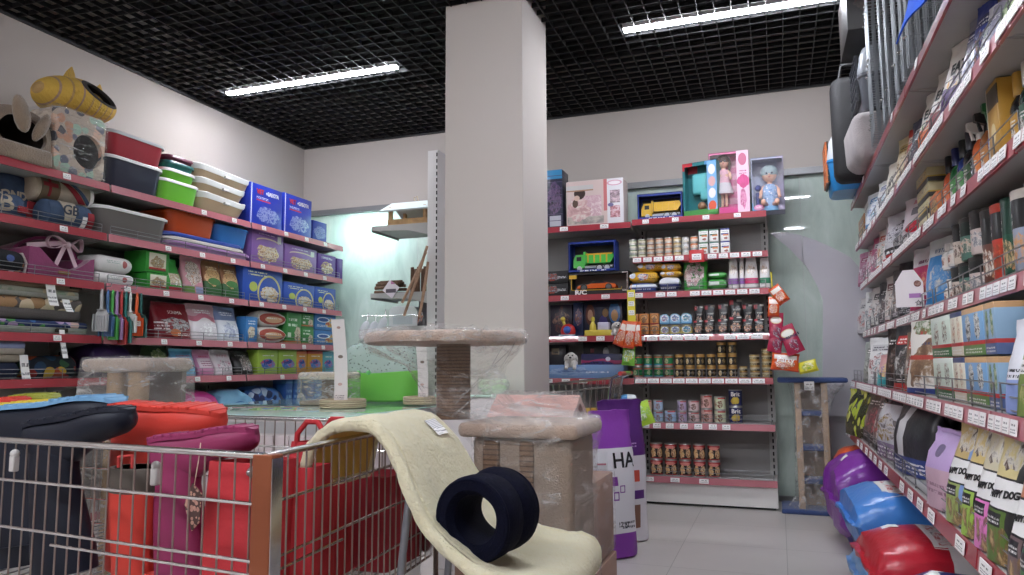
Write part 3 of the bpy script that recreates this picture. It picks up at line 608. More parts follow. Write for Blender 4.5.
sage = art('sage_leaf_fabric', (150, 152, 134), (('n', ((150, 152, 134), (176, 160, 130), (126, 140, 120)), 12, .04),), .9, .3, 90, gate=False)
M4 = list(mats([('pet mat with sage base and blue floral top, bottom of the mat stack', fab('sage_fabric', (146, 152, 138)), flor, .085, 6), ('thick grey pet mat with bone print top, in the middle of the stack', fab('grey_fabric', (92, 86, 84)), bone, .13, 0), ('sage leaf-print pet mat under the brown one', fab('sage_grey_fabric', (150, 152, 142)), sage, .055, -4), ('brown and tan pet mat near the top of the stack', fab('brown_tan_fabric', (128, 104, 84)), None, .04, -2), ('thin turquoise pet mat topping the stack', fab('turquoise_fabric', (40, 130, 160)), None, .022, -6)], Z4, -40, 84, 'stacked pet mats', .03, .4))
def swing(t, x, y, z, L, w=.035, lean=.02):
    B().grid(lambda u, v: (x+w*(u-.5)+lean*v, y-.006-.02*v*v, z-L*v), 3, 8, 0, .0015).build('price_label', TAGW, t)
swing(M4[3][0], M4[3][1]*.17, -.22, .03, .13, .06); swing(M4[1][0], M4[1][1]*.3, -.22, .13, .075, .05); swing(M4[0][0], M4[0][1]*.24, -.22, .03, .17)
for t, w, hh in (M4[0], M4[3]): B().rbox(w*.2-(.0 if hh > .06 else -.12), w*.2+(.08 if hh > .06 else .2), -.222, -.208, .015, .04, .004).build('yellow_black_badge', mat('badge_black', (38, 34, 20), .7), t)
# scoops hung on a hook under the third shelf
def scoop(lb, py_off, m, x, y, rz, L=.30, slots=True, w=.04):
    t = thing('litter_scoop', lb, 'scoop', (XFL+.02+x, y, Z3-.03), R(90)+rz, 'litter scoops on hooks')
    B().tube([(0, 0, -.012), (0, -.006, -.05), (0, 0, -L*.45), (0, .004, -L*.5)], [.006, .010, .009, .013], 10).build('handle', m, t)
    b = B(); z0, z1 = -L*.5, -L
    b.prism([(-w*.55, z0), (w*.55, z0), (w, z0-.035), (w, z1), (-w, z1), (-w, z0-.035)], .012, .016)
    for sx in (-1, 1): b.box(sx*w-.002, sx*w+.002, -.02, .016, z1, z0-.03)
    b.box(-w*.55, w*.55, -.02, .016, z0-.004, z0)
    for i in range(5): b.box(-w*.7+i*w*.35-.003, -w*.7+i*w*.35+.003, .004, .0125, z1+.01, z0-.04)
    b.build('scoop_blade', m, t); return t
pS = at_x(107, 290, XFL+.02).y
for i, (nm, c, dy, rz, L, lb) in enumerate((('grey', (112, 106, 100), -.045, -1.1, .28, 'grey litter scoop, first on the hook'), ('steel_blue', (70, 110, 160), .0, -1.1, .31, 'steel blue litter scoop behind the grey one'), ('leaf_green', (70, 170, 70), .035, -1.1, .33, 'green litter scoop between blue and lilac ones'), ('lilac', (150, 110, 190), .07, -1.1, .33, 'lilac litter scoop in the hanging bunch'), ('scarlet', (190, 40, 40), .105, -1.1, .36, 'red litter scoop behind the lilac one'), ('teal', (24, 118, 112), .14, -1.1, .35, 'teal litter scoop left of the white one'), ('white', (226, 224, 222), .175, -1.1, .28, 'white litter scoop behind the orange one'), ('bright_orange', (228, 84, 24), .215, -.5, .30, 'orange litter scoop in front, with a white sticker'), ('dark_teal', (20, 100, 96), .26, -1.0, .31, 'dark teal litter scoop at the far side of the bunch'))):
    sc1 = scoop(lb, 0, plas(nm+'_plastic', c) if nm+'_plastic' not in MC else MC[nm+'_plastic'], .012+.012*(i == 7), pS+dy, rz, L)
    if 'orange' in nm: B().box(-.025, .03, -.002, .003, -.235, -.2).build('price_sticker', TAGW, sc1)
hk = B()
for yy in (pS, pS+.12, pS+.2): hk.tube([(XFL+.002, yy, Z3-.02), (XFL+.05, yy, Z3-.02), (XFL+.06, yy, Z3+.0)], .003, 6)
tag(hk.build('display_hook', ZINC), 'chrome hooks on the rail that carry the litter scoops', 'hook')
o = item('L', 'litter_bag', 'dark red silica litter bag with white lettering and a grey cat', 'bag', 160, 197, 303, Z4, 'pouch', art('red_litter_pack', (140, 24, 38), (('p', .5, .36, .4, .22, ((130, 130, 134), (190, 186, 186), (96, 92, 96), (150, 30, 40)), 8), ('e', .45, .18, .14, .1, (214, 120, 70)), ('t', .5, .95, .1, .2, (230, 226, 226), 2), ('r', .04, .2, .18, .5, (120, 20, 34)), ('t', .02, .3, .25, .5, (220, 200, 200), 3)), .3, .5), .16, .03)
letter('SONIMA', o['h']*.13, WHT, o, (.02, -.3, o['h']*.74), on=o)
item('L', 'litter_bag', 'pink and white crystal litter bag, right of the dark red one', 'bag', 194, 223, 304, Z4, 'pouch', art('pink_white_litter_pack', (206, 160, 170), (('b', 0, .62, (224, 216, 220)), ('s', .56, .7, (196, 110, 130), 9, .06), ('p', .6, .3, .3, .2, ((230, 226, 228), (210, 200, 206), (244, 242, 242)), 6), ('t', .2, .8, .74, .86, (236, 230, 232), 2)), .3, .5), .16, .03)
item('L', 'litter_bag', 'blue-grey and white crystal litter bag before the tall blue pack', 'bag', 222, 244, 307, Z4, 'pouch', art('blue_white_litter_pack', (120, 134, 176), (('b', 0, .6, (218, 222, 230)), ('p', .5, .3, .34, .24, ((230, 232, 238), (200, 206, 220), (150, 160, 196)), 6), ('t', .2, .8, .74, .86, (236, 236, 242), 2)), .3, .5), .16, .03)
item('L', 'wipes_pack', 'small blue carton between the crystal litter and the red wipes', 'pack', 246, 258, 317, Z4, 'carton', art('blue_kitten_box', (60, 130, 200), (('p', .5, .4, .3, .24, ((220, 190, 140), (236, 230, 214), (170, 130, 90)), 6), ('t', .2, .8, .7, .9, (236, 240, 244), 2)), .35, .05), .1, .03)
rw = art('red_wipes_pack', (222, 214, 208), (('e', .5, .5, .44, .34, (190, 66, 50)), ('e', .55, .45, .3, .2, (222, 170, 130)), ('t', .3, .8, .5, .65, (240, 230, 220), 1)), .3, .2)
o = item('L', 'wipes_pack', 'red and white wet wipes pack, lower of the stacked two', 'pack', 258, 287, 327, Z4, 'pillow', rw, .14, .03, 'red wet wipes packs')
item('L', 'wipes_pack', 'red and white wet wipes pack, upper of the stacked two', 'pack', 258, 287, 312, ztop(o)-.012, 'pillow', rw, .14, .03, 'red wet wipes packs')
gp = art('green_dog_pack', (64, 146, 70), (('p', .72, .3, .2, .28, ((214, 170, 110), (236, 226, 206), (150, 110, 70)), 5), ('b', .0, .1, (206, 120, 70)), ('t', .1, .7, .56, .9, (220, 236, 214), 2), ('r', .08, .3, .2, .36, (226, 236, 220))), .35, .1)
item('L', 'wipes_pack', 'tall green pack with a puppy, right of the red wipes', 'pack', 287, 302, 313, Z4, 'carton', gp, .12, .03)
o = item('L', 'wipes_pack', 'small green pack with orange stripe, lower of two', 'pack', 302, 314, 327, Z4, 'carton', gp, .12, .03, 'small green packs')
item('L', 'wipes_pack', 'small green pack with orange stripe, upper of two', 'pack', 302, 314, 314, ztop(o), 'carton', gp, .12, .03, 'small green packs')
bl = art('blue_nappy_pack', (64, 128, 200), (('p', .8, .45, .28, .3, ((206, 60, 50), (224, 190, 80), (70, 130, 200)), 3), ('e', .4, .62, .3, .16, (220, 230, 240)), ('e', .4, .62, .24, .11, (50, 90, 170)), ('t', .1, .6, .2, .35, (230, 236, 242), 2)), .35, .3)
o = item('L', 'nappy_pack', 'blue pet nappy pack with red and yellow picture, lower one', 'pack', 315, 336, 331, Z4, 'carton', bl, .14, .03, 'blue nappy packs')
item('L', 'nappy_pack', 'blue pet nappy pack with red and yellow picture, upper one', 'pack', 315, 336, 314, ztop(o), 'carton', bl, .14, .03, 'blue nappy packs')
# row 5
for t, w, hh in mats([('navy folded pet cushion at the bottom of the lower stack', fab('navy_fabric', (24, 34, 62)), None, .10, 0), ('thin beige quilted cushion on the navy one', fab('beige_quilt', (160, 148, 130)), None, .042, -1), ('plump beige cushion with pale blue bird print, on top', fab('beige_side', (176, 164, 150)), fab('pale_blue_fabric', (150, 160, 200)), .075, 2)], Z5, -60, 28, 'folded cushions', .03, .38): sv = (t, w, hh)
swing(sv[0], sv[1]*.44, -.2, .0, .17, .05)
item('L', 'pet_cushion', 'dark cushion with orange and yellow fish print, behind the boots', 'cushion', 32, 82, 356, Z5, 'pad', art('fish_fabric', (26, 34, 44), (('n', ((26, 34, 44), (176, 70, 30), (200, 160, 40), (30, 60, 90), (50, 90, 60), (140, 40, 36)), 13, .07),), .9, .3, 90, gate=False), .2, .1)
item('L', 'litter_bag', 'dark purple glossy bag lying above the wrapped scratching post', 'bag', 92, 134, 343, Z5, 'pillow', mat('dark_purple_foil', (58, 32, 92), .3, bump=.5, bs=20), .25, .08)
o = item('L', 'litter_bag', 'dark green pack with pale window, left of the pale blue litter bag', 'bag', 150, 176, 346, Z5, 'pouch', art('dark_green_pack', (40, 60, 30), (('p', .6, .6, .3, .3, ((160, 170, 110), (90, 120, 60), (200, 196, 170)), 6),), .35, .4), .15, .05)
for a, b_, yt, m, lb in ((178, 201, 349, art('sky_litter_pack', (96, 168, 214), (('p', .5, .45, .36, .2, ((226, 236, 244), (170, 200, 230), (206, 80, 70)), 5), ('t', .2, .8, .62, .8, (190, 60, 60), 2), ('b', .9, 1, (120, 190, 226))), .3, .45), 'sky blue litter bag on the fifth shelf'),
    (201, 218, 350, art('rose_litter_pack', (206, 130, 170), (('r', .1, .9, .3, .66, (228, 206, 216)), ('t', .2, .8, .36, .6, (150, 60, 100), 3), ('b', .8, 1, (220, 150, 186)), ('t', .2, .8, .7, .8, (180, 50, 70), 1)), .3, .45), 'rose pink litter bag right of the sky blue one'),
    (218, 237, 350, art('white_rose_litter_pack', (216, 204, 210), (('p', .5, .36, .34, .22, ((190, 110, 140), (226, 220, 222), (150, 130, 140)), 6), ('t', .2, .8, .7, .82, (180, 50, 70), 2)), .3, .45), 'white and rose litter bag beside the pink one'),
    (239, 257, 352, art('black_cat_pack', (32, 30, 32), (('p', .6, .45, .3, .34, ((226, 222, 218), (40, 38, 40), (200, 180, 176)), 6), ('t', .2, .8, .8, .9, (220, 220, 220), 1)), .3, .3), 'black litter bag with a white cat, end of the middle rack')):
    item('L', 'litter_bag', lb, 'bag', a, b_, yt, Z5, 'pouch', m, .15, .03)
def frh(n, c, ac): return art(n, c, (('p', .5, .42, .36, .2, ((60, 110, 190), (90, 140, 210), (206, 70, 110)), 4), ('b', .86, 1, ac), ('t', .2, .8, .74, .82, (240, 240, 220), 1)), .35, .1)
for i, (a, b_, yt, m, lb) in enumerate(((258, 278, 350, frh('lime_fresh_pack', (166, 200, 70), (150, 190, 60)), 'lime green refill pack, nearest of its row'), (279, 297, 350, MC['lime_fresh_pack'], 'lime green refill pack, second of its row'), (297, 307, 351, frh('orange_fresh_pack', (226, 150, 60), (214, 110, 60)), 'orange refill pack after the lime green ones'), (308, 323, 351, frh('amber_fresh_pack', (222, 160, 40), (200, 60, 50)), 'amber refill pack with a red top edge'), (323, 334, 352, frh('aqua_fresh_pack', (90, 180, 190), (80, 160, 180)), 'aqua refill pack at the far end of its row'))):
    o = item('L', 'refill_pack', lb, 'pack', a, b_, yt, Z5, 'carton', m, .12, .03, 'refill packs')
    letter('Fresh', o['h']*.24, mat('blue_print', (40, 70, 170), .5), o, (0, -.0625, o['h']*.5), rot=(R(90), R(-14), 0), bold=.001, sx=.9 if i < 2 else .6)
# row 6
item('L', 'litter_bag', 'hot pink litter bag lying on the bottom visible shelf', 'bag', 174, 222, 388, Z6, 'pillow', art('hot_pink_pack', (206, 56, 140), (('e', .5, .6, .3, .2, (226, 120, 180)), ('t', .3, .7, .3, .7, (240, 220, 232), 3)), .3, .5, gate=False), .3, .02, hh=.26)
item('L', 'litter_bag', 'pale blue litter bag lying right of the hot pink one', 'bag', 222, 254, 387, Z6, 'pillow', art('pale_blue_pack', (130, 190, 226), (('s', .4, .56, (60, 120, 190), 8, .06),), .3, .5, gate=False), .3, .02, hh=.25)
item('L', 'litter_bag', 'blue bag with navy crackle pattern beside the pale blue one', 'bag', 252, 286, 385, Z6, 'pillow', art('navy_crackle_pack', (60, 110, 190), (('n', ((24, 34, 90), (60, 110, 190), (190, 210, 236), (24, 34, 90)), 12, .06),), .3, .5, gate=False), .3, .02, hh=.27)
for a, b_, lb in ((286, 293, 'first'), (294, 301, 'second'), (314, 322, 'third'), (323, 331, 'fourth')):
    item('L', 'litter_carton', 'slim blue carton, %s from the navy crackle bag' % lb, 'carton', a, b_, 380, Z6, 'carton', art('slim_blue_carton', (50, 100, 180), (('t', .1, .9, .2, .8, (120, 170, 220), 4), ('b', .9, 1, (80, 140, 200))), .35, .05), .14, .04, 'slim blue cartons')
# ------------------------------------------------------------------ back racks
ZB1, ZB2, ZB3, ZB4, ZB5, ZB6, ZB7 = ZB
LIDM = mat('tin_metal', (190, 188, 184), .3, .8, var=.03); GOLD = mat('gold_metal', (190, 150, 84), .35, .7, var=.05)
def stacks(name, desc, cols, z, n, htin, label_mat, grp, far='from left', d=None, inset=.03, lidm=None, shape='tin', dd=.07, rows=None):
    """columns of tins or cartons; cols = [(px0, px1, how many, material)], each one an object of its own"""
    cache = {}; out = []
    for ci, c in enumerate(cols):
        a, b_, k = c[:3]; m = c[3] if len(c) > 3 else label_mat; hh = c[4] if len(c) > 4 else htin
        Y = YFB+inset; p, q = at_y(a, 330, Y), at_y(b_, 330, Y); w = abs(q.x-p.x)-.002; r = (w/2 if shape == 'tin' else dd/2)
        key = (m.name, round(w, 3), hh)
        for j in range(k):
            if key not in cache:
                SEED[0] += 1
                cache[key] = (tin_b(w, w, hh) if shape == 'tin' else SHAPE[shape](w, dd, hh, SEED[0])).build(name, [m, lidm or LIDM] if shape == 'tin' else m); o = cache[key]
            else: o = cache[key].copy(); COL.objects.link(o)
            o.location = ((p.x+q.x)/2+rnd.uniform(-.001, .001), Y+r, z+.002+j*(hh+.001)); o.rotation_euler.z = rnd.uniform(-.12, .12) if shape == 'tin' else rnd.uniform(-.02, .02)
            ds = c[5] if len(c) > 5 else desc
            tag(o, '%s, %s column %s, %s' % (ds, ORD[ci], far, ('bottom', 'second up', 'third up', 'fourth up', 'fifth up')[j] if k > 1 else 'standing alone'), 'tin' if shape == 'tin' else 'box', grp); out.append(o)
    return out
WINDOW = film('box_window', dens=.03, streak=.12, scale=5, stretch=(1, 1, 1))
def open_box(t, w, d, h, m, hd=None, lip=.02, base=.02, name='carton'):
    b = B().box(-w/2, w/2, d-.004, d, 0, h).box(-w/2, w/2, 0, d, 0, .004).box(-w/2, w/2, 0, d, h-.004, h).box(-w/2, -w/2+.004, 0, d, 0, h).box(w/2-.004, w/2, 0, d, 0, h)
    if base: b.box(-w/2, w/2, 0, .004, 0, base)
    if lip: b.box(-w/2, w/2, 0, .004, h-lip, h).box(-w/2, -w/2+lip*.6, 0, .004, base, h-lip).box(w/2-lip*.6, w/2, 0, .004, base, h-lip)
    return b.build(name, m, t)
def toy_truck(t, w, h, d, c1, y=.05):
    body = plas('toy_%d_%d_%d' % c1, c1, .3); yl = plas('toy_yellow', (226, 176, 30), .3); wh = MC['black_plastic']; gr = plas('toy_grey', (190, 190, 192))
    k = w/.3; z0 = .05*k*.7
    tr = B().box(-.14*k, .14*k, y+.02, y+.08, z0, z0+.02).build('toy_truck', gr, t)
    c = B().prism([(-.145*k, z0), (-.145*k, z0+.055*k), (-.125*k, z0+.095*k), (-.065*k, z0+.095*k), (-.065*k, z0)], y, y+.1).box(-.07*k, -.055*k, y, y+.1, z0+.02, z0+.115*k)
    c.build('cab', body, tr); B().box(-.12*k, -.085*k, y-.002, y+.005, z0+.05*k, z0+.08*k).box(-.147*k, -.14*k, y+.01, y+.09, z0+.055*k, z0+.085*k).build('cab_window', BLACK, tr)
    B().prism([(-.05*k, z0+.03*k), (-.05*k, z0+.1*k), (.14*k, z0+.1*k), (.155*k, z0+.075*k), (.125*k, z0+.03*k)], y-.004, y+.104).build('dump_bed', body, tr)
    rb = B()
    for i in range(4): rb.box((-.04+.045*i)*k, (-.03+.045*i)*k, y-.008, y-.003, z0+.035*k, z0+.095*k)
    rb.box(-.05*k, .14*k, y-.009, y-.003, z0+.09*k, z0+.1*k).build('bed_rib', body if c1 != (70, 200, 70) else yl, tr)
    for x in (-.1, .045, .1):
        B().lathe([(.001, 0), (.016*k, 0), (.02*k, .006), (.026*k, .006), (.026*k, .028), (.001, .028)], 18, ms=[1, 1, 0, 0, 0]).tf(Matrix.Translation((x*k, y-.002, .026*k+.006)) @ Matrix.Rotation(R(-90), 4, 'X')).build('wheel', [wh, gr], tr)
def boxed(name, lb, a, b_, yt, z, d, cat='boxed toy', inset=.02, grp=None, rz=0):
    loc, w, h, r = span('B', a, b_, yt, z, inset, d); loc.y -= d/2; return thing(name, lb, cat, loc+Vector((0, 0, .002)), r+rz, grp), w, h
bluebox = art('truck_box_blue', (28, 56, 150), (('t', .2, .8, .02, .1, (230, 232, 240), 1),), .4, .05)
t, w, h = boxed('boxed_truck', 'yellow toy dump truck in an open blue box on the top back shelf', 637, 682, 193, ZB1, .16)
open_box(t, w, .16, h, bluebox); toy_truck(t, w*.9, h, .1, (228, 178, 24)); B().box(-w*.45, w*.45, .15, .155, .02, h-.02).build('dark_backing', BLACK, t)
t, w, h = boxed('boxed_truck', 'green toy dump truck in an open blue box, on top of the orange car box', 568, 615, 241, 1.875, .16)
open_box(t, w, .16, h, bluebox); toy_truck(t, w*.88, h, .1, (70, 200, 70)); B().box(-w*.45, w*.45, .15, .155, .02, h-.02).build('dark_backing', BLACK, t)
t, w, h = boxed('boxed_car', 'orange toy sports car in a black window box under the green truck', 569, 628, 263, 1.682, .17)
h = 1.872-1.682; open_box(t, w, .17, h, art('car_box_black', (34, 30, 30), (('r', .9, 1, .12, .96, (200, 190, 186)), ('q', .91, .99, .15, .94, ((200, 190, 186), (120, 70, 60), (60, 56, 56)), 12)), .35, .05), base=.035)
B().box(-w*.48, w*.4, .165, .168, .03, h-.01).build('grey_backing', mat('warm_grey_board', (120, 108, 104), .6), t)
cr = B(); L = w*.66; oc = plas('toy_orange', (226, 92, 24), .25); x0 = -.03
prof = [(-.5, .2), (-.5, .42), (-.44, .54), (-.2, .62), (-.04, .9), (.16, .95), (.34, .7), (.47, .66), (.5, .5), (.5, .22)]
cr.loft([[(x0+L*x, y, .04+.085*z*(1 if abs(y-.09) < .03 else .93)) for x, z in prof] for y in (.045, .055, .13, .14)], 0).build('toy_car', oc, t); tc = bpy.data.objects['toy_car']
B().prism([(x0-L*.14, .098), (x0-L*.02, .117), (x0+L*.14, .119), (x0+L*.26, .1)], .0435, .1415).build('car_window', BLACK, tc)
for x in (-.32, .32): B().lathe([(.001, 0), (.018, 0), (.022, .004), (.029, .004), (.029, .022), (.001, .022)], 18, ms=[1, 1, 0, 0, 0]).tf(Matrix.Translation((x0+L*x, .036, .065)) @ Matrix.Rotation(R(-90), 4, 'X')).build('wheel', [BLACK, plas('toy_grey2', (90, 90, 92))], tc)
B().tube([(-w*.46, -.003, h*.8), (-w*.46, -.003, h*.24), (-w*.42, -.003, h*.2), (w*.38, -.003, h*.2), (w*.39, -.003, h*.3)], .0035, 6).box(-w*.5, -w*.37, -.004, -.001, h*.72, h*.88).build('yellow_frame', plas('card_yellow', (226, 176, 40)), t)
letter('R/C', .05, WHT, t, (-w*.3, -.005, .018), rot=(R(90), 0, 0), sx=1.3, bold=.002)
for i, (yt, zb, lb) in enumerate(((271, 1.682, 'black toy box, lower of two beside the column'), (249, 1.79, 'black toy box, upper of two beside the column'))):
    t, w, h = boxed('toy_box', lb, 545, 568, yt, zb, .16, 'box'); carton_b(w, .16, .105).tf(Matrix.Translation((0, .08, 0))).build('carton', art('black_toy_box', (30, 28, 30), (('p', .3, .5, .3, .3, ((200, 70, 40), (60, 60, 66), (150, 150, 156)), 5), ('t', .55, .9, .4, .6, (220, 220, 220), 2)), .35, .05), t)
# top toys
t, w, h = boxed('doll_set_box', 'large pink baby doll set box with a child on its picture front', 566, 623, 180, 2.272, .2, 'boxed toy', .03)
c = carton_b(w, .2, h).tf(Matrix.Translation((0, .1, 0))).build('carton', art('pink_doll_set', (214, 190, 184), (('r', .72, 1, 0, 1, (226, 222, 226)), ('r', .66, .72, .3, 1, (206, 110, 110)), ('q', .02, .66, .04, .2, ((206, 196, 184), (188, 176, 164), (150, 144, 142)), 4), ('q', .3, .62, .2, .66, ((222, 190, 196), (206, 160, 172), (232, 212, 212)), 6), ('p', .22, .36, .2, .26, ((228, 214, 206), (216, 170, 168), (196, 150, 150)), 6), ('e', .24, .72, .1, .13, (62, 42, 36)), ('e', .16, .5, .05, .09, (92, 66, 52)), ('e', .19, .62, .05, .06, (216, 180, 160)), ('r', .0, .48, .8, .9, (200, 196, 192)), ('r', .0, .48, .77, .8, (176, 130, 100)), ('q', .77, .94, .46, .74, ((222, 190, 200), (180, 150, 160), (120, 100, 110)), 9), ('q', .77, .94, .14, .4, ((226, 200, 206), (206, 130, 140), (90, 60, 60)), 9), ('e', .85, .9, .13, .06, (220, 160, 180)), ('e', .85, .9, .1, .04, (240, 230, 234)), ('e', .78, .42, .05, .04, (110, 100, 150))), .35, .04), t)
t, w, h = boxed('toy_box', 'tall dark toy box next to the column on the top shelf', 546, 562, 170, 2.272, .2, 'box', .02)
carton_b(w, .2, h).tf(Matrix.Translation((0, .1, 0))).build('carton', art('dark_tall_box', (44, 44, 66), (('r', 0, 1, .84, 1, (60, 140, 190)), ('p', .5, .5, .4, .3, ((44, 44, 66), (120, 90, 130), (30, 30, 40)), 5), ('r', .2, .9, .02, .2, (190, 190, 200)), ('w', 2, 9, .1, (90, 80, 110))), .3, .05), t)
def doll(t, k, x, y, z, hair, dress, sit=False):
    skin = mat('doll_skin', (226, 172, 146), .5, var=.02); b = B()
    # one continuous body: head, neck, trunk tapering to legs
    b.lathe([(.003, .0), (.02, .004), (.028, .03), (.03, .06), (.036, .1), (.03, .13), (.013, .145), (.014, .155), (.03, .165), (.041, .19), (.04, .215), (.026, .238), (.003, .245)], 18, sy=.8)
    for s in (-1, 1):
        b.tube([(s*.026, 0, .128), (s*.045, -.008, .105), (s*.05, -.03, .07)], [.013, .011, .008], 8).ball((s*.05, -.036, .064), .01)
        if sit: b.tube([(s*.016, 0, .02), (s*.03, -.05, .02), (s*.035, -.09, .016)], [.018, .015, .011], 8).ball((s*.035, -.1, .022), .014, 0, 10, 1, 1, 1.3)
        else: b.tube([(s*.013, 0, .03), (s*.014, 0, -.06), (s*.014, -.002, -.13)], [.016, .012, .009], 8).ball((s*.014, -.008, -.135), .012, 0, 10, 1, 1.4, .7)
    b.ball((0, -.034, .192), .005).ball((-.012, -.03, .178), .003)
    M = Matrix.Translation((x, y, z)) @ Matrix.Scale(k, 4); o = b.tf(M).build('doll', skin, t)
    e = B()
    for s in (-1, 1): e.ball((s*.014, -.032, .2), .0055)
    e.tf(M).build('eyes', mat('doll_eye', (50, 60, 90), .3), o); B().ball((0, -.034, .178), .005, 0, 10, 1.4, .5, .5).tf(M).build('mouth', mat('doll_lip', (190, 80, 90), .4), o)
    h = B().lathe([(.042, .19), (.046, .205), (.043, .23), (.027, .246), (.003, .25)], 18, 0, (0, .005, 0), 1, .92)
    if not sit:
        for s in (-1, 1): h.tube([(s*.036, .004, .22), (s*.044, .0, .18), (s*.042, -.004, .13)], [.012, .013, .006], 8)
    h.tf(M).build('hair' if not sit else 'bonnet', hair, o)
    dr_ = B().lathe([(.026, .138), (.037, .12), (.032, .085), (.05, .03), (.062, -.02), (.066, -.045)] if not sit else [(.024, .14), (.042, .12), (.043, .08), (.042, .04), (.046, .0)], 20, sy=.85)
    dr_.tf(M).build('dress', dress, o); return o
t, w, h = boxed('boxed_playset', 'teal and white doll playset box standing slightly turned', 681, 717, 162, ZB1, .14, grp=None, rz=R(-14))
open_box(t, w, .12, h, art('teal_playset', (42, 122, 128), (('r', .66, 1, .14, 1, (90, 160, 220)), ('e', .83, .78, .11, .09, (230, 226, 226)), ('e', .83, .57, .11, .09, (230, 200, 200)), ('e', .83, .36, .11, .09, (226, 226, 236)), ('e', .83, .16, .11, .09, (120, 180, 90)), ('r', .0, .3, .86, 1, (196, 50, 60)), ('b', 0, .12, (70, 150, 70))), .35, .04), lip=.03, base=.05)
B().rbox(-w*.3, w*.2, .04, .1, h*.42, h*.82, .03).rbox(-w*.05, w*.25, .035, .09, h*.3, h*.5, .02).build('toy_bag', plas('toy_teal', (100, 196, 200)), t); B().ball((-w*.02, .06, h*.2), .035).tube([(-.02, .05, .04), (.02, .05, .1), (.05, .06, .05)], .01).build('toy_accessory', plas('toy_brown', (150, 110, 80)), t)
t_ = t; B().box(w*.22, w*.5, -.003, 0, .02, h-.01).build('picture_panel', art('playset_side', (120, 180, 226), (('e', .5, .84, .36, .1, (236, 226, 226)), ('e', .5, .6, .36, .1, (222, 170, 170)), ('e', .5, .37, .36, .1, (236, 230, 240)), ('e', .5, .12, .4, .1, (226, 90, 60)), ('b', 0, .05, (90, 170, 80))), .35, 0), t)
t, w, h = boxed('boxed_doll', 'pink window box with a standing doll in a pale dress', 708, 748, 152, ZB1, .13)
open_box(t, w, .13, h, art('pink_doll_box', (222, 110, 160), (('w', 2, 5, .5, (230, 150, 186)), ('r', .0, .7, .0, .2, (214, 40, 130))), .35, .04), lip=.018, base=.055)
doll(t, h/.42*.92, -w*.14, .07, h*.44, mat('brown_hair', (70, 44, 34), .6), art('pale_dress', (226, 170, 186), (('b', 0, .45, (206, 200, 206)),), .7, .3, gate=False))
B().box(w*.2, w*.5, -.004, -.001, .0, h).build('side_panel', art('pink_side_panel', (232, 190, 212), (('e', .5, .86, .34, .1, (200, 90, 130)), ('p', .5, .5, .44, .1, ((206, 50, 120), (224, 60, 140)), 4), ('p', .5, .22, .26, .16, ((214, 90, 150), (230, 150, 190), (180, 60, 110)), 8), ('t', .2, .8, .62, .7, (190, 60, 120), 2)), .35, 0), t); B().box(-w*.5, w*.2, -.003, 0, .04, h-.02).build('window_film', WINDOW, t)
t, w, h = boxed('boxed_doll', 'pale blue window box with a seated baby doll in a bonnet', 750, 783, 157, ZB1, .17)
open_box(t, w, .17, h, art('blue_doll_box', (170, 176, 206), (('b', 0, .16, (110, 170, 220)), ('r', .8, 1, 0, 1, (186, 176, 206))), .35, .04), lip=.016, base=.04)
doll(t, h/.30*.98, w*.06, .09, .03, mat('grey_bonnet', (150, 172, 176), .8), art('blue_baby_suit', (150, 180, 220), (('n', ((150, 180, 220), (230, 232, 240), (110, 140, 190)), 60, .045),), .8, .3, gate=False), True)
B().tube([(-w*.32, .07, .05), (-w*.32, .07, .16)], .014).ball((-w*.3, .07, .2), .026).build('feeding_set', plas('dark_blue_toy', (60, 70, 140)), t); B().box(-w*.49, w*.49, -.003, 0, .03, h-.015).build('window_film', WINDOW, t)
B().lathe([(.001, 0), (.04, 0), (.038, .004), (.001, .006)], 20, sy=.6).tf(Matrix.Translation((-w*.28, -.003, .03)) @ Matrix.Rotation(R(90), 4, 'X')).build('oval_badge', plas('badge_pink', (220, 140, 190)), t); letter('baby', .022, WHT, t, (-w*.28, -.011, .03))
# row 2: small tins, white cartons
def tinart(n, c, c2, ac): return art(n, c, (('b', .6, .85, c2), ('p', .5, .3, .5, .26, (ac, c, (200, 170, 130)), 6), ('p', .1, .7, .2, .2, (ac, c2), 5)), .35, 0, gate=False)
zz = [tinart('tin_green', (226, 220, 204), (90, 130, 80), (180, 190, 150)), tinart('tin_olive', (222, 216, 198), (130, 140, 80), (196, 190, 150)), tinart('tin_brown', (206, 180, 150), (130, 80, 60), (170, 110, 70)), tinart('tin_tan', (222, 206, 184), (190, 120, 80), (190, 130, 80)), tinart('tin_orange', (222, 200, 176), (206, 110, 60), (200, 140, 90)), tinart('tin_mustard', (224, 208, 176), (180, 140, 50), (196, 160, 90))]
cols = [(630+9*i, 638.4+9*i, 4, zz[i]) for i in range(6)]
stacks('food_tin', 'small printed pet food tin on the second back shelf', cols, ZB2, 4, .0385, None, 'small stacked tins', d=.065)
stacks('food_tin', 'white tin with small picture before white cartons', [(684, 691.5, 3, tinart('tin_white', (236, 234, 230), (220, 222, 220), (130, 160, 140)), .05), (692.5, 700.5, 3, tinart('tin_white_orange', (236, 230, 222), (222, 130, 70), (222, 120, 60)), .051)], ZB2, 3, .05, None, 'white tins')
def wcart(n, c): return art(n, (236, 234, 230), (('b', .88, 1, c), ('r', .1, .9, .5, .62, c), ('r', .3, .9, .42, .54, (222, 130, 70)), ('p', .6, .22, .2, .1, ((140, 90, 80), (190, 120, 110)), 5), ('t', .15, .85, .7, .82, (90, 90, 100), 2)), .4, .03)
stacks('treat_carton', 'white treat carton with coloured band beside the white tins', [(701.5, 711, 2, wcart('carton_green', (40, 110, 60))), (712.5, 722, 2, wcart('carton_dark_green', (30, 96, 80))), (723.5, 733, 2, wcart('carton_blue', (50, 60, 140)))], ZB2, 2, .10, None, 'white treat cartons', shape='carton', dd=.08)
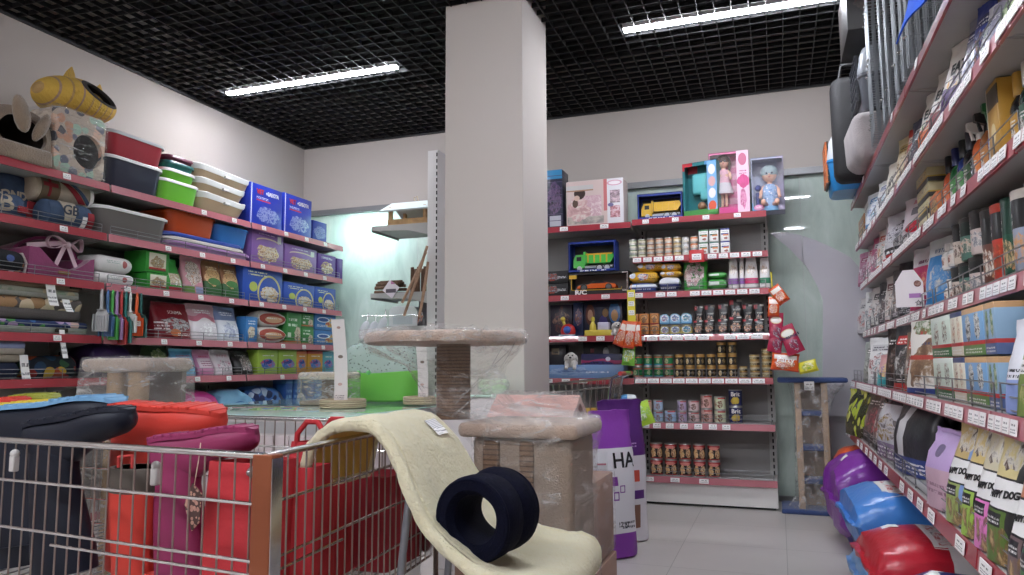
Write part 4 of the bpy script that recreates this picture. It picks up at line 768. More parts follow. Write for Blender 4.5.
# row 3
yb = art('yellow_treat_bag', (222, 166, 32), (('p', .5, .5, .18, .3, ((60, 80, 160), (230, 226, 220), (200, 60, 50)), 5), ('e', .15, .6, .1, .24, (220, 226, 240)), ('t', .6, .9, .3, .7, (120, 70, 20), 3)), .3, .4, gate=False)
bb = art('blue_white_bag', (54, 84, 170), (('r', .0, 1, .55, .8, (226, 230, 236)), ('t', .1, .8, .3, .5, (230, 234, 244), 1)), .3, .4, gate=False)
o1 = item('B', 'treat_bag', 'blue and white bag at the bottom of the left yellow bag pile', 'bag', 628, 657, 283, ZB3, 'pillow', bb, .13, .03)
o2 = item('B', 'treat_bag', 'yellow treat bag on the left blue and white bag', 'bag', 628, 658, 271, ztop(o1)-.01, 'pillow', yb, .13, .03, 'yellow treat bags')
item('B', 'treat_bag', 'yellow treat bag at the top of the left pile', 'bag', 636, 664, 262, ztop(o2)-.014, 'pillow', yb, .13, .05, 'yellow treat bags')
o1 = item('B', 'treat_bag', 'navy and white bag at the bottom of the right yellow bag pile', 'bag', 658, 680, 277, ZB3, 'pillow', art('navy_white_bag', (40, 50, 110), (('b', .5, 1, (214, 216, 222)), ('t', .1, .8, .2, .45, (220, 224, 236), 1)), .3, .4, gate=False), .13, .03)
o2 = item('B', 'treat_bag', 'yellow treat bag in the middle of the right pile', 'bag', 659, 682, 271, ztop(o1)-.01, 'pillow', yb, .13, .03, 'yellow treat bags')
item('B', 'treat_bag', 'yellow treat bag at the top of the right pile', 'bag', 660, 681, 263, ztop(o2)-.012, 'pillow', yb, .13, .04, 'yellow treat bags')
item('B', 'treat_bag', 'round green and pink treat bag behind the red shelf sign', 'bag', 682, 707, 259, ZB3, 'pouch', art('green_pink_bag', (50, 140, 56), (('p', .46, .5, .42, .4, ((200, 190, 180), (170, 80, 100), (226, 222, 216), (120, 90, 80), (60, 130, 60)), 4), ('v', .84, 1, (60, 160, 50)), ('b', .92, 1, (190, 60, 70))), .3, .5), .12, .03)
o1 = item('B', 'treat_bag', 'flat green bag, lower of two beside the pink one', 'bag', 707, 727, 279, ZB3, 'pillow', art('flat_green_bag', (60, 150, 60), (('r', .1, .6, .4, .7, (206, 216, 206)),), .3, .4, gate=False), .12, .03, 'flat green bags')
item('B', 'treat_bag', 'flat green bag, upper of two beside the pink one', 'bag', 707, 727, 272, ztop(o1)-.008, 'pillow', MC['flat_green_bag'], .12, .03, 'flat green bags')
for i, (a, b_, c, lb) in enumerate(((727, 738, (150, 100, 170), 'purple'), (738, 744, (150, 100, 180), 'violet'), (743, 758, (206, 60, 110), 'crimson'), (758, 770, (60, 140, 100), 'green'))):
    item('B', 'treat_pack', 'white peaked treat pack with %s band on the third back shelf' % lb, 'pack', a, b_, 257, ZB3, 'gable', art('peak_%s' % lb, (224, 220, 218), (('b', .16, .34, c), ('b', 0, .04, (200, 196, 194)), ('p', .5, .62, .26, .18, ((214, 180, 140), (232, 228, 224), (180, 150, 130)), 4)), .3, .25), .1, .03, 'white peaked packs')
sg = thing('shelf_sign', 'small red framed price sign hung on the second back shelf', 'sign', (at_y(697, 260, YFB).x, YFB-.022, 1.955)); B().rbox(-.058, .058, -.004, .004, -.05, .05, .006).build('sign_frame', mat('sign_red', (206, 40, 44), .35), sg); B().box(-.036, .036, -.007, -.004, -.03, .018).build('price_card', TAGW, sg); B().box(-.02, .02, -.003, .022, .045, .05).build('sign_clip', MC['sign_red'], sg)
# row 4
ob = art('orange_chew_box', (200, 126, 60), (('e', .5, .62, .4, .26, (90, 60, 50)), ('e', .5, .62, .34, .2, (212, 150, 80)), ('p', .5, .4, .2, .3, ((70, 60, 60), (170, 120, 80)), 5), ('b', 0, .1, (150, 40, 50))), .4, .03)
stacks('treat_carton', 'orange treat carton on the fourth back shelf', [(631, 638.5, 2, ob), (639.5, 649, 2, ob), (650, 659, 2, ob)], ZB4, 2, .09, None, 'orange treat cartons', shape='carton', dd=.08)
def dome(n, c, c2): return art(n, c, (('e', .5, .56, .4, .34, (230, 236, 240)), ('p', .5, .55, .34, .28, (c2, (60, 130, 190), (226, 220, 200)), 4), ('b', 0, .12, (70, 140, 190))), .4, .03)
def domebox(a, b_, z, m, lb):
    loc, w, h, r = span('B', a, b_, 330, z, .05, .07); b = B().prism([(-w/2, 0), (w/2, 0)]+[(w/2*math.cos(PI*i/14), .045+w*.46*math.sin(PI*i/14)) for i in range(15)], -.035, .035)
    o = b.build('yogurt_pack', m, None, loc+Vector((0, 0, .002)), r); tag(o, lb, 'pack', 'round topped packs'); return o
for j in range(2):
    for i, (a, b_) in enumerate(((660, 669.5), (670, 680.5), (681, 692))):
        domebox(a, b_, ZB4+j*.093, dome('dome_%d%d' % (i, j), (130, 180, 210) if j else (190, 170, 90), ((206, 60, 60), (140, 50, 70), (60, 150, 110))[i]), '%s round-topped pack, %s from the orange cartons, %s layer' % (('yellow', 'light blue')[j], ORD[i], ('lower', 'upper')[j]))
bp = art('black_treat_pouch', (24, 22, 24), (('p', .5, .38, .36, .24, ((206, 110, 50), (226, 190, 160), (30, 26, 28), (130, 50, 40)), 5), ('r', .0, .34, .82, .95, (190, 40, 50)), ('t', .3, .9, .66, .76, (200, 200, 190), 1), ('r', .6, 1, .9, .96, (220, 216, 210))), .3, .25)
for i, (a, b_, yt) in enumerate(((692.5, 702, 304), (703, 713.5, 303), (716.5, 727, 302), (728, 741, 297), (741.5, 752, 302), (753, 763.5, 302))):
    loc, w, h, r = span('B', a, b_, yt, ZB4, .05, .06)
    for j, (hh, yo, ln) in enumerate(((h*.48, .0, 'lower front'), (h-.004, .07, 'upper back'))):
        SEED[0] += 1; o = pouch_b(w-.003, .05, hh, SEED[0]).build('treat_pouch', bp, None, loc+Vector((0, yo, .002))); tag(o, 'black treat pouch with orange picture, %s from the round packs, %s one' % (ORD[i], ln), 'pouch', 'black treat pouches')
# row 5
gc = art('green_can', (26, 120, 66), (('b', .74, .84, (206, 90, 70)), ('b', .05, .2, (190, 60, 60)), ('p', .3, .45, .2, .2, ((200, 190, 150), (60, 150, 90)), 5)), .35, 0, gate=False); gc2 = art('green_teal_can', (26, 120, 66), (('b', .74, .84, (206, 90, 70)), ('b', .05, .2, (60, 140, 170)), ('p', .6, .45, .2, .2, ((200, 190, 150), (60, 150, 90)), 5)), .35, 0, gate=False)
stacks('food_can', 'green pet food can on the fifth shelf', [(631, 641, 2, gc), (642, 651, 2, gc2), (652, 661.5, 2, gc2), (662.5, 672, 2, gc)], ZB5, 2, .092, None, 'green food cans')
bk = art('black_gold_can', (20, 19, 20), (('b', .76, .9, (176, 130, 60)), ('p', .3, .4, .16, .22, ((186, 156, 100), (220, 206, 170)), 4), ('p', .75, .4, .14, .2, ((186, 156, 100), (40, 36, 30)), 4), ('b', 0, .06, (150, 116, 60))), .35, 0, gate=False)
stacks('food_can', 'black and gold can beside the green cans', [(673, 682.5, 2), (683.5, 693.5, 2), (694.5, 704, 2), (705, 714.5, 2), (715.5, 725.5, 3), (726.5, 736, 3)], ZB5, 2, .092, bk, 'black and gold food cans', lidm=GOLD)
sm = art('small_gold_can', (60, 52, 36), (('b', .6, .8, (206, 190, 150)), ('p', .4, .3, .4, .24, ((206, 190, 140), (50, 44, 34)), 6)), .35, 0, gate=False)
stacks('food_tin', 'small gold and black tin, fifth shelf right end', [(737.5, 746, 2), (748, 758.5, 4), (760, 771, 5)], ZB5, 3, .044, sm, 'small gold tins', lidm=GOLD)
# row 6
def pt(n, c, ac): return art(n, c, (('p', .5, .4, .22, .3, (ac, (120, 80, 60), c), 5), ('r', .3, .95, .82, .92, (196, 70, 66)), ('p', .05, .4, .15, .3, (ac, c), 5), ('b', 0, .04, (210, 205, 200))), .35, 0, gate=False)
c6 = [(646.5-5, 649.5, 2, pt('tin_peach', (214, 180, 156), (140, 60, 50)), .088), (650.5, 660.5, 2, pt('tin_sky', (168, 196, 222), (200, 180, 190)), .088), (661.5, 673.5, 1, pt('tin_babyblue', (164, 198, 228), (190, 110, 110)), .098), (674.5, 684, 2, pt('tin_lavender', (190, 172, 206), (90, 80, 90)), .088), (685, 696.5, 2, pt('tin_blush', (222, 196, 194), (80, 70, 76)), .088), (697.5, 709.5, 2, pt('tin_rose', (216, 170, 160), (110, 70, 70)), .11), (711, 723, 2, pt('tin_pistachio', (204, 212, 176), (150, 60, 50)), .103)]
for c in c6: pass
stacks('food_can', 'pastel pet food can on the sixth back shelf', c6, ZB6, 2, .09, None, 'pastel food cans')
nb = stacks('food_can', 'navy can with yellow dog beside pastel cans', [(725.5, 739.5, 2, art('navy_can', (30, 38, 92), (('p', .5, .34, .3, .22, ((206, 176, 60), (180, 150, 50)), 3), ('b', 0, .06, (200, 170, 50)), ('b', .96, 1, (24, 30, 70))), .35, 0, gate=False))], ZB6, 2, .13, None, 'navy food cans')
for o in nb: letter('Brit', .045, WHT, o, (.0, -.075, .095), on=o, bold=.001)
rc = art('red_can', (176, 40, 44), (('b', .12, .78, (36, 26, 26)), ('p', .28, .42, .2, .28, ((214, 150, 80), (232, 200, 150), (120, 60, 40)), 4), ('p', .78, .42, .2, .28, ((214, 150, 80), (232, 200, 150), (120, 60, 40)), 4), ('e', .5, .78, .4, .1, (222, 130, 120))), .35, 0, gate=False)
stacks('food_can', 'red and black can on the bottom shelf', [(632, 642, 2)]+[(646+14.2*i, 658.6+14.2*i, 2) for i in range(5)], ZB7, 2, .125, rc, 'red dog food cans')
# toy rack lower shelves
z = 1.335
for a, b_, yt, m, lb in ((550, 572, 305, art('dark_doll_box', (46, 36, 56), (('p', .5, .5, .36, .4, ((110, 60, 60), (46, 36, 56), (150, 110, 90)), 4),), .3, .05), 'dark purple toy box with a doll picture, by the column'), (573, 583, 303, art('blue_doll_pic', (40, 56, 100), (('p', .5, .6, .36, .24, ((206, 160, 130), (60, 80, 140), (150, 90, 60)), 4),), .3, .05), 'narrow blue toy box second from the column'), (584, 622, 301, art('midnight_doll_box', (32, 34, 66), (('e', .16, .62, .12, .3, (110, 54, 40)), ('e', .16, .6, .07, .16, (206, 150, 120)), ('e', .8, .66, .15, .3, (40, 110, 180)), ('e', .8, .58, .09, .16, (196, 140, 70)), ('e', .5, .35, .12, .24, (70, 60, 140)), ('e', .56, .66, .08, .12, (150, 110, 60)), ('b', .9, 1, (24, 24, 44))), .3, .05), 'wide midnight blue doll box behind the yellow toy tray')):
    t, w, h = boxed('toy_box', lb, a, b_, yt, z, .12, 'box', .16); carton_b(w, .12, h).tf(Matrix.Translation((0, .06, 0))).build('carton', m, t)
loc, w, h, r = span('B', 556, 577, 318, z, .03, .1); t = thing('toy_helicopter', 'red and blue round toy with a yellow top on the toy rack', 'toy', loc+Vector((0, 0, .002)), 0)
B().lathe([(.001, 0), (.05, .0), (.062, .02), (.066, .05), (.055, .085), (.03, .105), (.001, .11)], 20, sy=.7).build('toy_body', plas('toy_red', (196, 40, 40)), t); B().ball((.0, -.035, .055), .034, 0, 14).build('blue_window', plas('toy_blue', (60, 100, 190)), t)
B().tube([(-.03, 0, .1), (-.045, 0, .14)], .012).ball((-.045, 0, .15), .022).build('yellow_top', plas('toy_yellow2', (214, 190, 60)), t); B().tube([(-.07, -.04, .01), (.07, -.04, .01)], .008).build('skid', plas('toy_silver', (170, 180, 190)), t)
loc, w, h, r = span('B', 584, 612, 326, z, .02, .12); t = thing('toy_tray', 'yellow toy tray with a pale box and small yellow figure', 'toy', loc+Vector((0, 0, .002)), 0); yt_ = MC['toy_yellow2']
B().rbox(-w/2, w/2, -.06, .06, 0, .05, .008).build('tray_base', yt_, t); B().rbox(-w*.05, w*.36, -.03, .04, .05, .115, .006).build('pale_box', plas('toy_lilac', (200, 196, 220)), t); B().lathe([(.001, .05), (.03, .05), (.026, .09), (.012, .12), (.018, .135), (.016, .155), (.001, .165)], 14, 0, (-w*.22, -.02, 0)).build('figure', yt_, t)
def plush_dog(lb, x, y, z, k, rz=0):
    wf = mat('white_plush', (222, 216, 208), .95, var=.08, vs=60, bump=.8, bs=220, sheen=.5); bf = mat('dark_plush', (44, 36, 34), .9)
    t = thing('plush_dog', lb, 'plush toy', (x, y, z), rz); b = B()
    b.ball((0, 0, .05), .05, 0, 14, 1.15, 1.1, 1).ball((0, -.02, .105), .042, 0, 14, 1.05, 1, .95).ball((0, -.06, .095), .02, 0, 12, 1.1, 1, .8)
    for s in (-1, 1): b.tube([(s*.03, -.03, .06), (s*.035, -.06, .02), (s*.035, -.075, .012)], [.018, .015, .014], 8).ball((s*.035, -.08, .014), .016).ball((s*.045, -.01, .018), .02)
    M = Matrix.Scale(k, 4); b.tf(M).jig(.003, 40).build('dog_body', wf, t)
    for s in (-1, 1): B().ball((0, 0, 0), .02, 0, 10, .55, .8, 1.5).tf(M @ Matrix.Translation((s*.047, -.015, .095)) @ Matrix.Rotation(s*-.2, 4, 'Y')).build('ear', wf, t)
    e = B().ball((-.016, -.058, .118), .006).ball((.016, -.058, .118), .006).ball((0, -.08, .1), .009, 0, 10, 1.2, .8, .8); e.tf(M).build('eyes_and_nose', bf, t); return t
p = at_y(616, 333, 5.99); plush_dog('small white plush dog with dark eyes behind the hanging orange pouches', p.x, 6.02, z+.002, .8, R(25))
p = at_y(570, 370, 5.99); plush_dog('white plush dog sitting on the pale blue game box', p.x, 6.03, .985+.075, 1.0, R(10))
for nm, lb, a, b_, yt, z_, dd_, ins, m in (('game_box', 'long pale blue game box under the white plush dog', 549, 624, 365, .985, .18, .02, art('pale_blue_game', (120, 156, 206), (('p', .3, .5, .3, .3, ((120, 156, 206), (160, 186, 220), (90, 120, 180)), 4), ('t', .5, .8, .4, .6, (220, 228, 240), 1)), .35, .05)), ('game_box', 'dark blue game box with pink lettering, on the pale blue one', 581, 622, 354, 1.06, .14, .04, art('dark_game', (34, 34, 84), (('s', .4, .62, (170, 50, 100), 9, .06), ('e', .66, .66, .06, .14, (200, 200, 216)), ('p', .4, .3, .4, .2, ((34, 34, 84), (60, 60, 130), (24, 24, 50)), 5)), .35, .05)), ('game_box', 'near-black toy box at the back of the fourth toy shelf', 583, 620, 342, 1.06, .1, .2, art('black_game', (28, 26, 32), (('e', .62, .6, .08, .2, (190, 190, 190)), ('r', .2, .3, .6, .75, (160, 80, 90)), ('t', .4, .9, .2, .3, (120, 110, 130), 1)), .35, .05)), ('game_box', 'dark box with small tan label, next to the column', 549, 566, 345, 1.06, .1, .2, art('tan_label_game', (40, 34, 46), (('r', .15, .6, .6, .85, (120, 100, 70)), ('t', .2, .55, .65, .8, (40, 34, 30), 1)), .35, .05))):
    t, w, h = boxed(nm, lb, a, b_, yt, z_, dd_, 'box', ins); carton_b(w, dd_, h).tf(Matrix.Translation((0, dd_/2, 0))).build('carton', m, t)
# hanging strips of pouches
def hpouch(nm, lb, px, py, wpx, hpx, Y, rz, m, cat='pouch', txt=None, tc=None, tilt=0, grp='hanging treat pouches'):
    p = at_y(px, py, Y); k = at_y(px+wpx, py, Y).x-p.x; hh = p.z-at_y(px, py+hpx, Y).z; SEED[0] += 1
    b = B(); ww = k
    b.loft([[(x, y, z) for x, y in sell(ww/2*a_, .022*q, 2.4, 24)] for z, a_, q in ((-hh, 1, .08), (-hh*.95, .99, .12), (-hh*.85, .97, .8), (-hh*.5, .95, 1), (-hh*.2, .97, .7), (-hh*.08, 1, .12), (0, 1, .08))]).jig(.006, 18, SEED[0])
    o = b.build(nm, m); o.location = p; o.rotation_euler = (R(-10), rz, tilt); tag(o, lb, cat, grp)
    if txt: letter(txt, ww*.3, tc or WHT, o, (0, -.05, -hh*.42), on=o, bold=.001)
    return o
op = art('orange_pouch', (222, 84, 30), (('r', .1, .9, .62, .86, (226, 216, 206)), ('p', .5, .36, .34, .24, ((226, 216, 206), (190, 60, 30), (226, 190, 150)), 5), ('b', 0, .06, (180, 50, 30))), .28, .4); gp2 = art('lime_pouch', (120, 190, 60), (('p', .5, .5, .4, .34, ((226, 236, 216), (70, 150, 50), (220, 200, 70)), 5), ('b', .9, 1, (226, 230, 220))), .28, .4); rp = art('crimson_pouch', (178, 34, 72), (('e', .5, .72, .38, .14, (214, 196, 150)), ('e', .5, .72, .34, .11, (232, 226, 216)), ('p', .6, .28, .26, .18, ((206, 190, 196), (110, 60, 90), (178, 34, 72)), 6)), .28, .4); ypc = art('yellow_pouch', (214, 206, 40), (('p', .5, .5, .3, .3, ((90, 150, 50), (214, 206, 40), (230, 226, 190)), 4),), .28, .4)
Ys = 5.93; st = thing('hanging_strip', 'yellow clip strip with white price labels hung between the two back racks', 'clip strip', at_y(631, 290, Ys), 0)
L = at_y(631, 290, Ys).z-at_y(631, 325, Ys).z; B().box(-.032, .032, -.002, .002, -L, 0).build('strip_card', plas('strip_yellow', (226, 210, 40)), st)
for i in range(3): B().box(-.024, .024, -.004, -.002, -L*.2-i*L*.26, -L*.06-i*L*.26).build('price_label', TAGW, st)
B().tube([(0, 0, 0), (0, 0, .03), (0, .03, .05)], .004).build('hook', plas('clip_orange', (214, 130, 40)), st)
for lb, px, py, wp, hp, rz, m, ti in (('orange pouch hanging from the yellow strip, tilted to the left', 628, 322, 11, 26, R(24), op, 0), ('orange pouch in the middle under the yellow strip', 632, 321, 11, 28, R(8), op, .1), ('orange pouch hanging from the yellow strip, at its right', 636.5, 322, 9, 25, R(-4), op, -.1), ('lime green pouch at the bottom of the yellow strip', 629.5, 345, 13, 21, R(4), gp2, 0)):
    hpouch('hanging_pouch', lb, px, py, wp, hp, Ys-.02-.012*('middle' in lb), rz, m, tilt=ti)
Ye = 5.9
for lb, px, py, wp, hp, rz, m, tx in (('small orange pouch tilted right at the top of the end strip', 773, 287, 13, 20, R(-34), op, None), ('orange pouch second from the top of the end strip', 774, 297, 12, 20, R(4), op, None), ('crimson pouch behind the lettered one on the end strip', 776, 313, 15, 28, R(2), rp, None), ('crimson pouch at the left of the lettered one', 778, 325, 15, 28, R(10), rp, None), ('large crimson pouch with a lettered oval on the rack end', 784, 326, 18, 30, R(-22), rp, 'Dreamies'), ('wide orange pouch lettered in white near the blue platform', 786, 353, 28, 18, R(6), op, 'Party'), ('yellow pouch slumped beside the wide orange one', 806, 361, 20, 12, R(-14), ypc, None)):
    hpouch('hanging_pouch', lb, px, py, wp, hp, Ye-(.03 if tx else 0)-.03*('yellow' in lb), rz, m, txt=tx, tc=mat('navy_print', (40, 40, 80), .5) if tx == 'Dreamies' else WHT, grp='pouches on the end strip')
es = B().tube([at_y(771, 272, 5.95), at_y(773, 300, 5.95), at_y(775, 360, 5.95)], .006, 6); tag(es.build('hanging_strip', plas('strip_yellow', (226, 210, 40))), 'narrow yellow strip with pouches on the right end of the tin rack', 'clip strip')
# ------------------------------------------------------------------ right rack
def rr(k, a, b_, yt, shape, m, name, lb, cat, d=.12, inset=.035, grp=None, z=None, hh=None, cap=True, rz=0):
    if k == 5: rz = R(11)
    zz = ZR[k] if z is None else z
    if hh is None:
        X = XFR[k]+inset; h = at_x((a+b_)/2, yt, X).z-zz; top = ([9]+ZR)[k]-.035-zz
        hh = max(.05, min(h, top)) if cap and k else max(.05, h)
    return item('R', name, lb, cat, a, b_, yt, zz, shape, m, d, inset, grp, xf=XFR[k], hh=hh, rz=rz)
def bag(n, base, ph, acc, dark=False, ops=()): return art(n, base, (('p', .5, .42, .38, .24, ph, 5), ('b', .0, .1, acc), ('r', .12, .88, .7, .84, acc), ('t', .16, .84, .72, .82, (238, 236, 232) if dark else (60, 56, 70), 2), ('t', .2, .8, .12, .18, (200, 198, 200) if dark else (110, 106, 116), 2))+tuple(ops), .3, .45)
# top: carriers, box, folded wire cages
def carrier(lb, x0, x1, y0, y1, z, h, low, up, door, grp=None):
    t = thing('pet_carrier', lb, 'pet carrier', ((x0+x1)/2, (y0+y1)/2, z), 0, grp); w, d = x1-x0, y1-y0
    def ring(k, zz, r=.06): return [(x, y, zz) for x, y in rrect(w*k, d*k, r, 5)]
    B().loft([ring(.86, 0), ring(.9, .015), ring(.97, h*.46), ring(1, h*.48), ring(1, h*.52), ring(.96, h*.52)]).build('lower_shell', low, t)
    B().loft([ring(.97, h*.52), ring(.99, h*.56), ring(.93, h*.82, .07), ring(.84, h*.95, .07), ring(.6, h, .06)]).build('upper_shell', up, t)
    b = B()
    for i in range(6): b.box(-w*.5-.006, -w*.5+.012, -d*.33+i*d*.13, -d*.33+i*d*.13+.008, h*.16, h*.84)
    for i in range(7): b.box(-w*.5-.007, -w*.5+.012, -d*.34, d*.34, h*.16+i*h*.112, h*.16+i*h*.112+.008)
    b.build('door_grille', door, t); B().box(-w*.49, -w*.47, -d*.34, d*.34, h*.14, h*.86).build('dark_opening', BLACK, t)
    B().tube([(-w*.2, 0, h*.97), (-w*.18, 0, h*1.07), (w*.18, 0, h*1.07), (w*.2, 0, h*.97)], .014, 8).build('handle', low, t)
    b = B()
    for s in (-1, 1): b.rbox(-.02, .02, s*d*.5-.012, s*d*.5+.012, h*.42, h*.62, .006)
    b.build('latch', up, t); return t
azure = plas('azure_plastic', (28, 132, 204)); lgrey = plas('light_grey_plastic', (206, 208, 212)); orange_net = plas('door_orange', (214, 110, 50))
carrier('blue and pale grey pet carrier at the far end above the right rack', .37, .86, 5.40, 5.80, 2.285, .42, azure, lgrey, orange_net)
t = thing('carry_bag', 'tall black soft carry bag standing behind the blue carrier', 'bag', (.60, 5.22, 2.285)); B().rbox(-.2, .24, -.09, .09, 0, .7, .06).jig(.01, 6).build('bag_body', mat('black_nylon', (26, 25, 27), .7, bump=.3, bs=40), t); B().tube([(-.15, 0, .68), (-.13, 0, .8), (.1, 0, .8), (.13, 0, .68)], .013).build('handle', BLACK, t)
o = pad_b(.44, .5, .27, 8).jig(.02, 5).build('folded_cushion', mat('pale_grey_plush', (168, 160, 160), .95, var=.15, bump=.6, bs=140), None, Vector((.68, 4.80, 2.285))); tag(o, 'pale grey plush cushion squeezed beneath the grey carrier', 'cushion')
carrier('dark grey pet carrier with lighter top, under the dark cardboard box',   .50, .96, 4.55, 5.02, 2.57, .40, plas('slate_plastic', (96, 100, 108)), plas('mid_grey_plastic', (164, 170, 178)), plas('door_slate', (60, 62, 70)))
t = thing('carton', 'large dark brown box on top of the dark grey carrier', 'box', (.73, 4.72, 3.005)); carton_b(.56, .5, .34).build('box_body', art('dark_brown_box', (30, 24, 22), (('p', .2, .5, .12, .2, ((130, 50, 40), (46, 38, 36), (70, 56, 50)), 5), ('t', .4, .9, .7, .85, (160, 150, 140), 1)), .5, .05), t); B().box(-.281, .281, -.03, .03, .3395, .3415).build('packing_tape', mat('tan_tape', (190, 180, 160), .3), t)
def cage(lb, x, y, z, w, h, first=None):
    if first: t = copy_tree(first); t.location = (x, y, z); tag(t, lb); return t
    t = thing('folded_wire_cage', lb, 'wire cage', (x, y, z), 0, 'folded wire cages'); 
    for s, nm in ((-.018, 'wire_panel'), (.018, 'wire_panel')):
        b = B()
        for i in range(15): u = w*i/14; b.tube([(u, s, 0), (u, s, h)], .002, 5)
        for i in range(9): u = h*i/8; b.tube([(0, s+.004, u), (w, s+.004, u)], .002, 5)
        b.tube([(0, s, 0), (w, s, 0), (w, s, h), (0, s, h)], .004, 6, 0, True); b.build(nm, CAGEW, t)
    for u in (.12, .5, .88): B().tube([(-.006, -.02, h*u), (-.014, 0, h*u), (-.006, .02, h*u)], .004, 6).build('clasp', CHROME, t)
    return t
c0 = None
for i in range(6):
    lb = 'tall folded chrome wire cage, %s from the blue plastic sheet' % ORD[i]; c = cage(lb, .55+rnd.uniform(-.02, .02), 3.22+.15*i, 2.285, .48, 1.0+.0*i, c0); c0 = c0 or c; c.rotation_euler.x = R(rnd.uniform(-1.5, 1.5))
c1 = None
for i in range(4): c = cage('short folded chrome wire cage, %s in front of the dark grey carrier' % ORD[i], .52+rnd.uniform(-.015, .015), 4.12+.085*i, 2.285, .46, .78, c1); c1 = c1 or c
o = B().grid(lambda u, v: (.46+.06*math.sin(3*v+u), 2.98-.62*u, 2.29+.46*v*(1-.25*u)+.02*math.sin(7*u)), 14, 10, 0, .006).build('plastic_sheet', mat('royal_blue_plastic', (44, 92, 210), .9, spec=.1)); tag(o, 'crumpled royal blue plastic sheet above the red rail', 'sheet')
# row B
WHP = (226, 222, 216)
for a, b_, yt, sh, m, nm, lb, cat in (
 (858, 864, 218, 'carton', bag('rb1', (190, 120, 60), ((90, 60, 40), (222, 170, 90), (200, 130, 70)), (150, 60, 40), True), 'treat_carton', 'small orange carton at the far end under the blue carrier', 'box'),
 (864, 870, 202, 'carton', bag('rb2', (196, 190, 184), ((90, 90, 110), (222, 214, 200), (150, 140, 130)), (120, 60, 60), True), 'treat_carton', 'grey-white carton second from the far end of its shelf', 'box'),
 (870, 879, 190, 'pouch', bag('rb3', (214, 218, 224), ((60, 110, 170), (230, 232, 236), (90, 160, 190)), (60, 130, 180), True), 'treat_bag', 'white and blue treat bag beside the grey-white carton', 'bag'),
 (879, 888, 178, 'pouch', bag('rb4', (224, 224, 220), ((70, 70, 90), (230, 232, 236), (120, 170, 190)), (90, 110, 160), True), 'treat_bag', 'white treat bag with dark blue figure, before the cream bags', 'bag'),
 (887, 896, 160, 'pouch', art('rb5', (226, 220, 206), (('p', .5, .4, .3, .3, ((40, 40, 44), (226, 220, 206), (226, 220, 206)), 4), ('b', .0, .08, (206, 200, 150))), .35, .4), 'treat_bag', 'cream treat bag with a black line drawing', 'bag'),
 (895, 903, 136, 'pouch', bag('rb6', (222, 206, 170), ((150, 120, 80), (232, 222, 200), (206, 180, 130)), (190, 160, 90)), 'treat_bag', 'straw coloured treat bag with crackled print', 'bag'),
 (902, 908, 128, 'pouch', bag('rb7', (206, 60, 50), ((222, 200, 180), (120, 50, 40), (226, 214, 206)), (226, 214, 206)), 'treat_bag', 'red and white treat bag among the straw coloured ones', 'bag'),
 (908, 917, 118, 'pouch', bag('rb8', (70, 78, 96), ((200, 200, 206), (50, 56, 70), (140, 130, 140)), (40, 44, 60), True), 'treat_bag', 'slate blue treat bag just before the orange paw bag', 'bag')):
    rr(1, a, b_, yt, sh, m, nm, lb, cat, .09)
for i, (a, b_, yt, c, c2, lb) in enumerate(((916, 927, 92, (206, 96, 40), (90, 140, 70), 'white paper bag lettered EAT with orange and green base'), (926, 938, 66, (140, 60, 70), (206, 200, 206), 'white paper bag lettered EAT with dull red base'), (938, 955, 30, (84, 52, 110), (226, 170, 90), 'white paper bag lettered EAT with purple base, nearest of three'))):
    o = rr(1, a, b_, yt, 'gable', art('eat_%d' % i, (222, 216, 208), (('b', 0, .42, c), ('p', .5, .46, .3, .08, (c2, (222, 216, 208), c), 4), ('b', .5, .52, (60, 50, 70))), .5, .5), 'treat_bag', lb, 'bag', .1, grp='white paper treat bags')
    letter('EAT', o['h']*.2, BLK, o, (0, -.2, o['h']*.64), on=o, bold=.002)
for a, b_, yt, m, lb in ((954, 962, 14, bag('rb9', (150, 150, 160), ((70, 80, 140), (206, 206, 214), (120, 116, 130)), (60, 64, 110), True), 'silver treat pouch right of the purple paper bag'), (962, 971, 4, bag('rb10', (50, 66, 150), ((200, 206, 226), (60, 70, 130), (150, 110, 90)), (30, 40, 100), True), 'royal blue treat pouch near the front of its shelf'), (971, 978, 8, bag('rb11', (200, 200, 206), ((90, 140, 80), (230, 230, 234), (80, 80, 110)), (70, 76, 120), True), 'white-blue treat pouch with a green patch'), (978, 992, 0, bag('rb12', (150, 148, 170), ((120, 116, 140), (176, 174, 190), (140, 136, 160)), (130, 126, 150), True), 'plain lilac-grey treat pouch at the shelf front'), (992, 1012, -20, bag('rb13', (90, 130, 70), ((60, 90, 50), (190, 200, 160), (120, 150, 90)), (50, 80, 40), True), 'green treat pouch at the photo edge')):
    rr(1, a, b_, yt, 'pouch', m, 'treat_bag', lb, 'bag', .1)
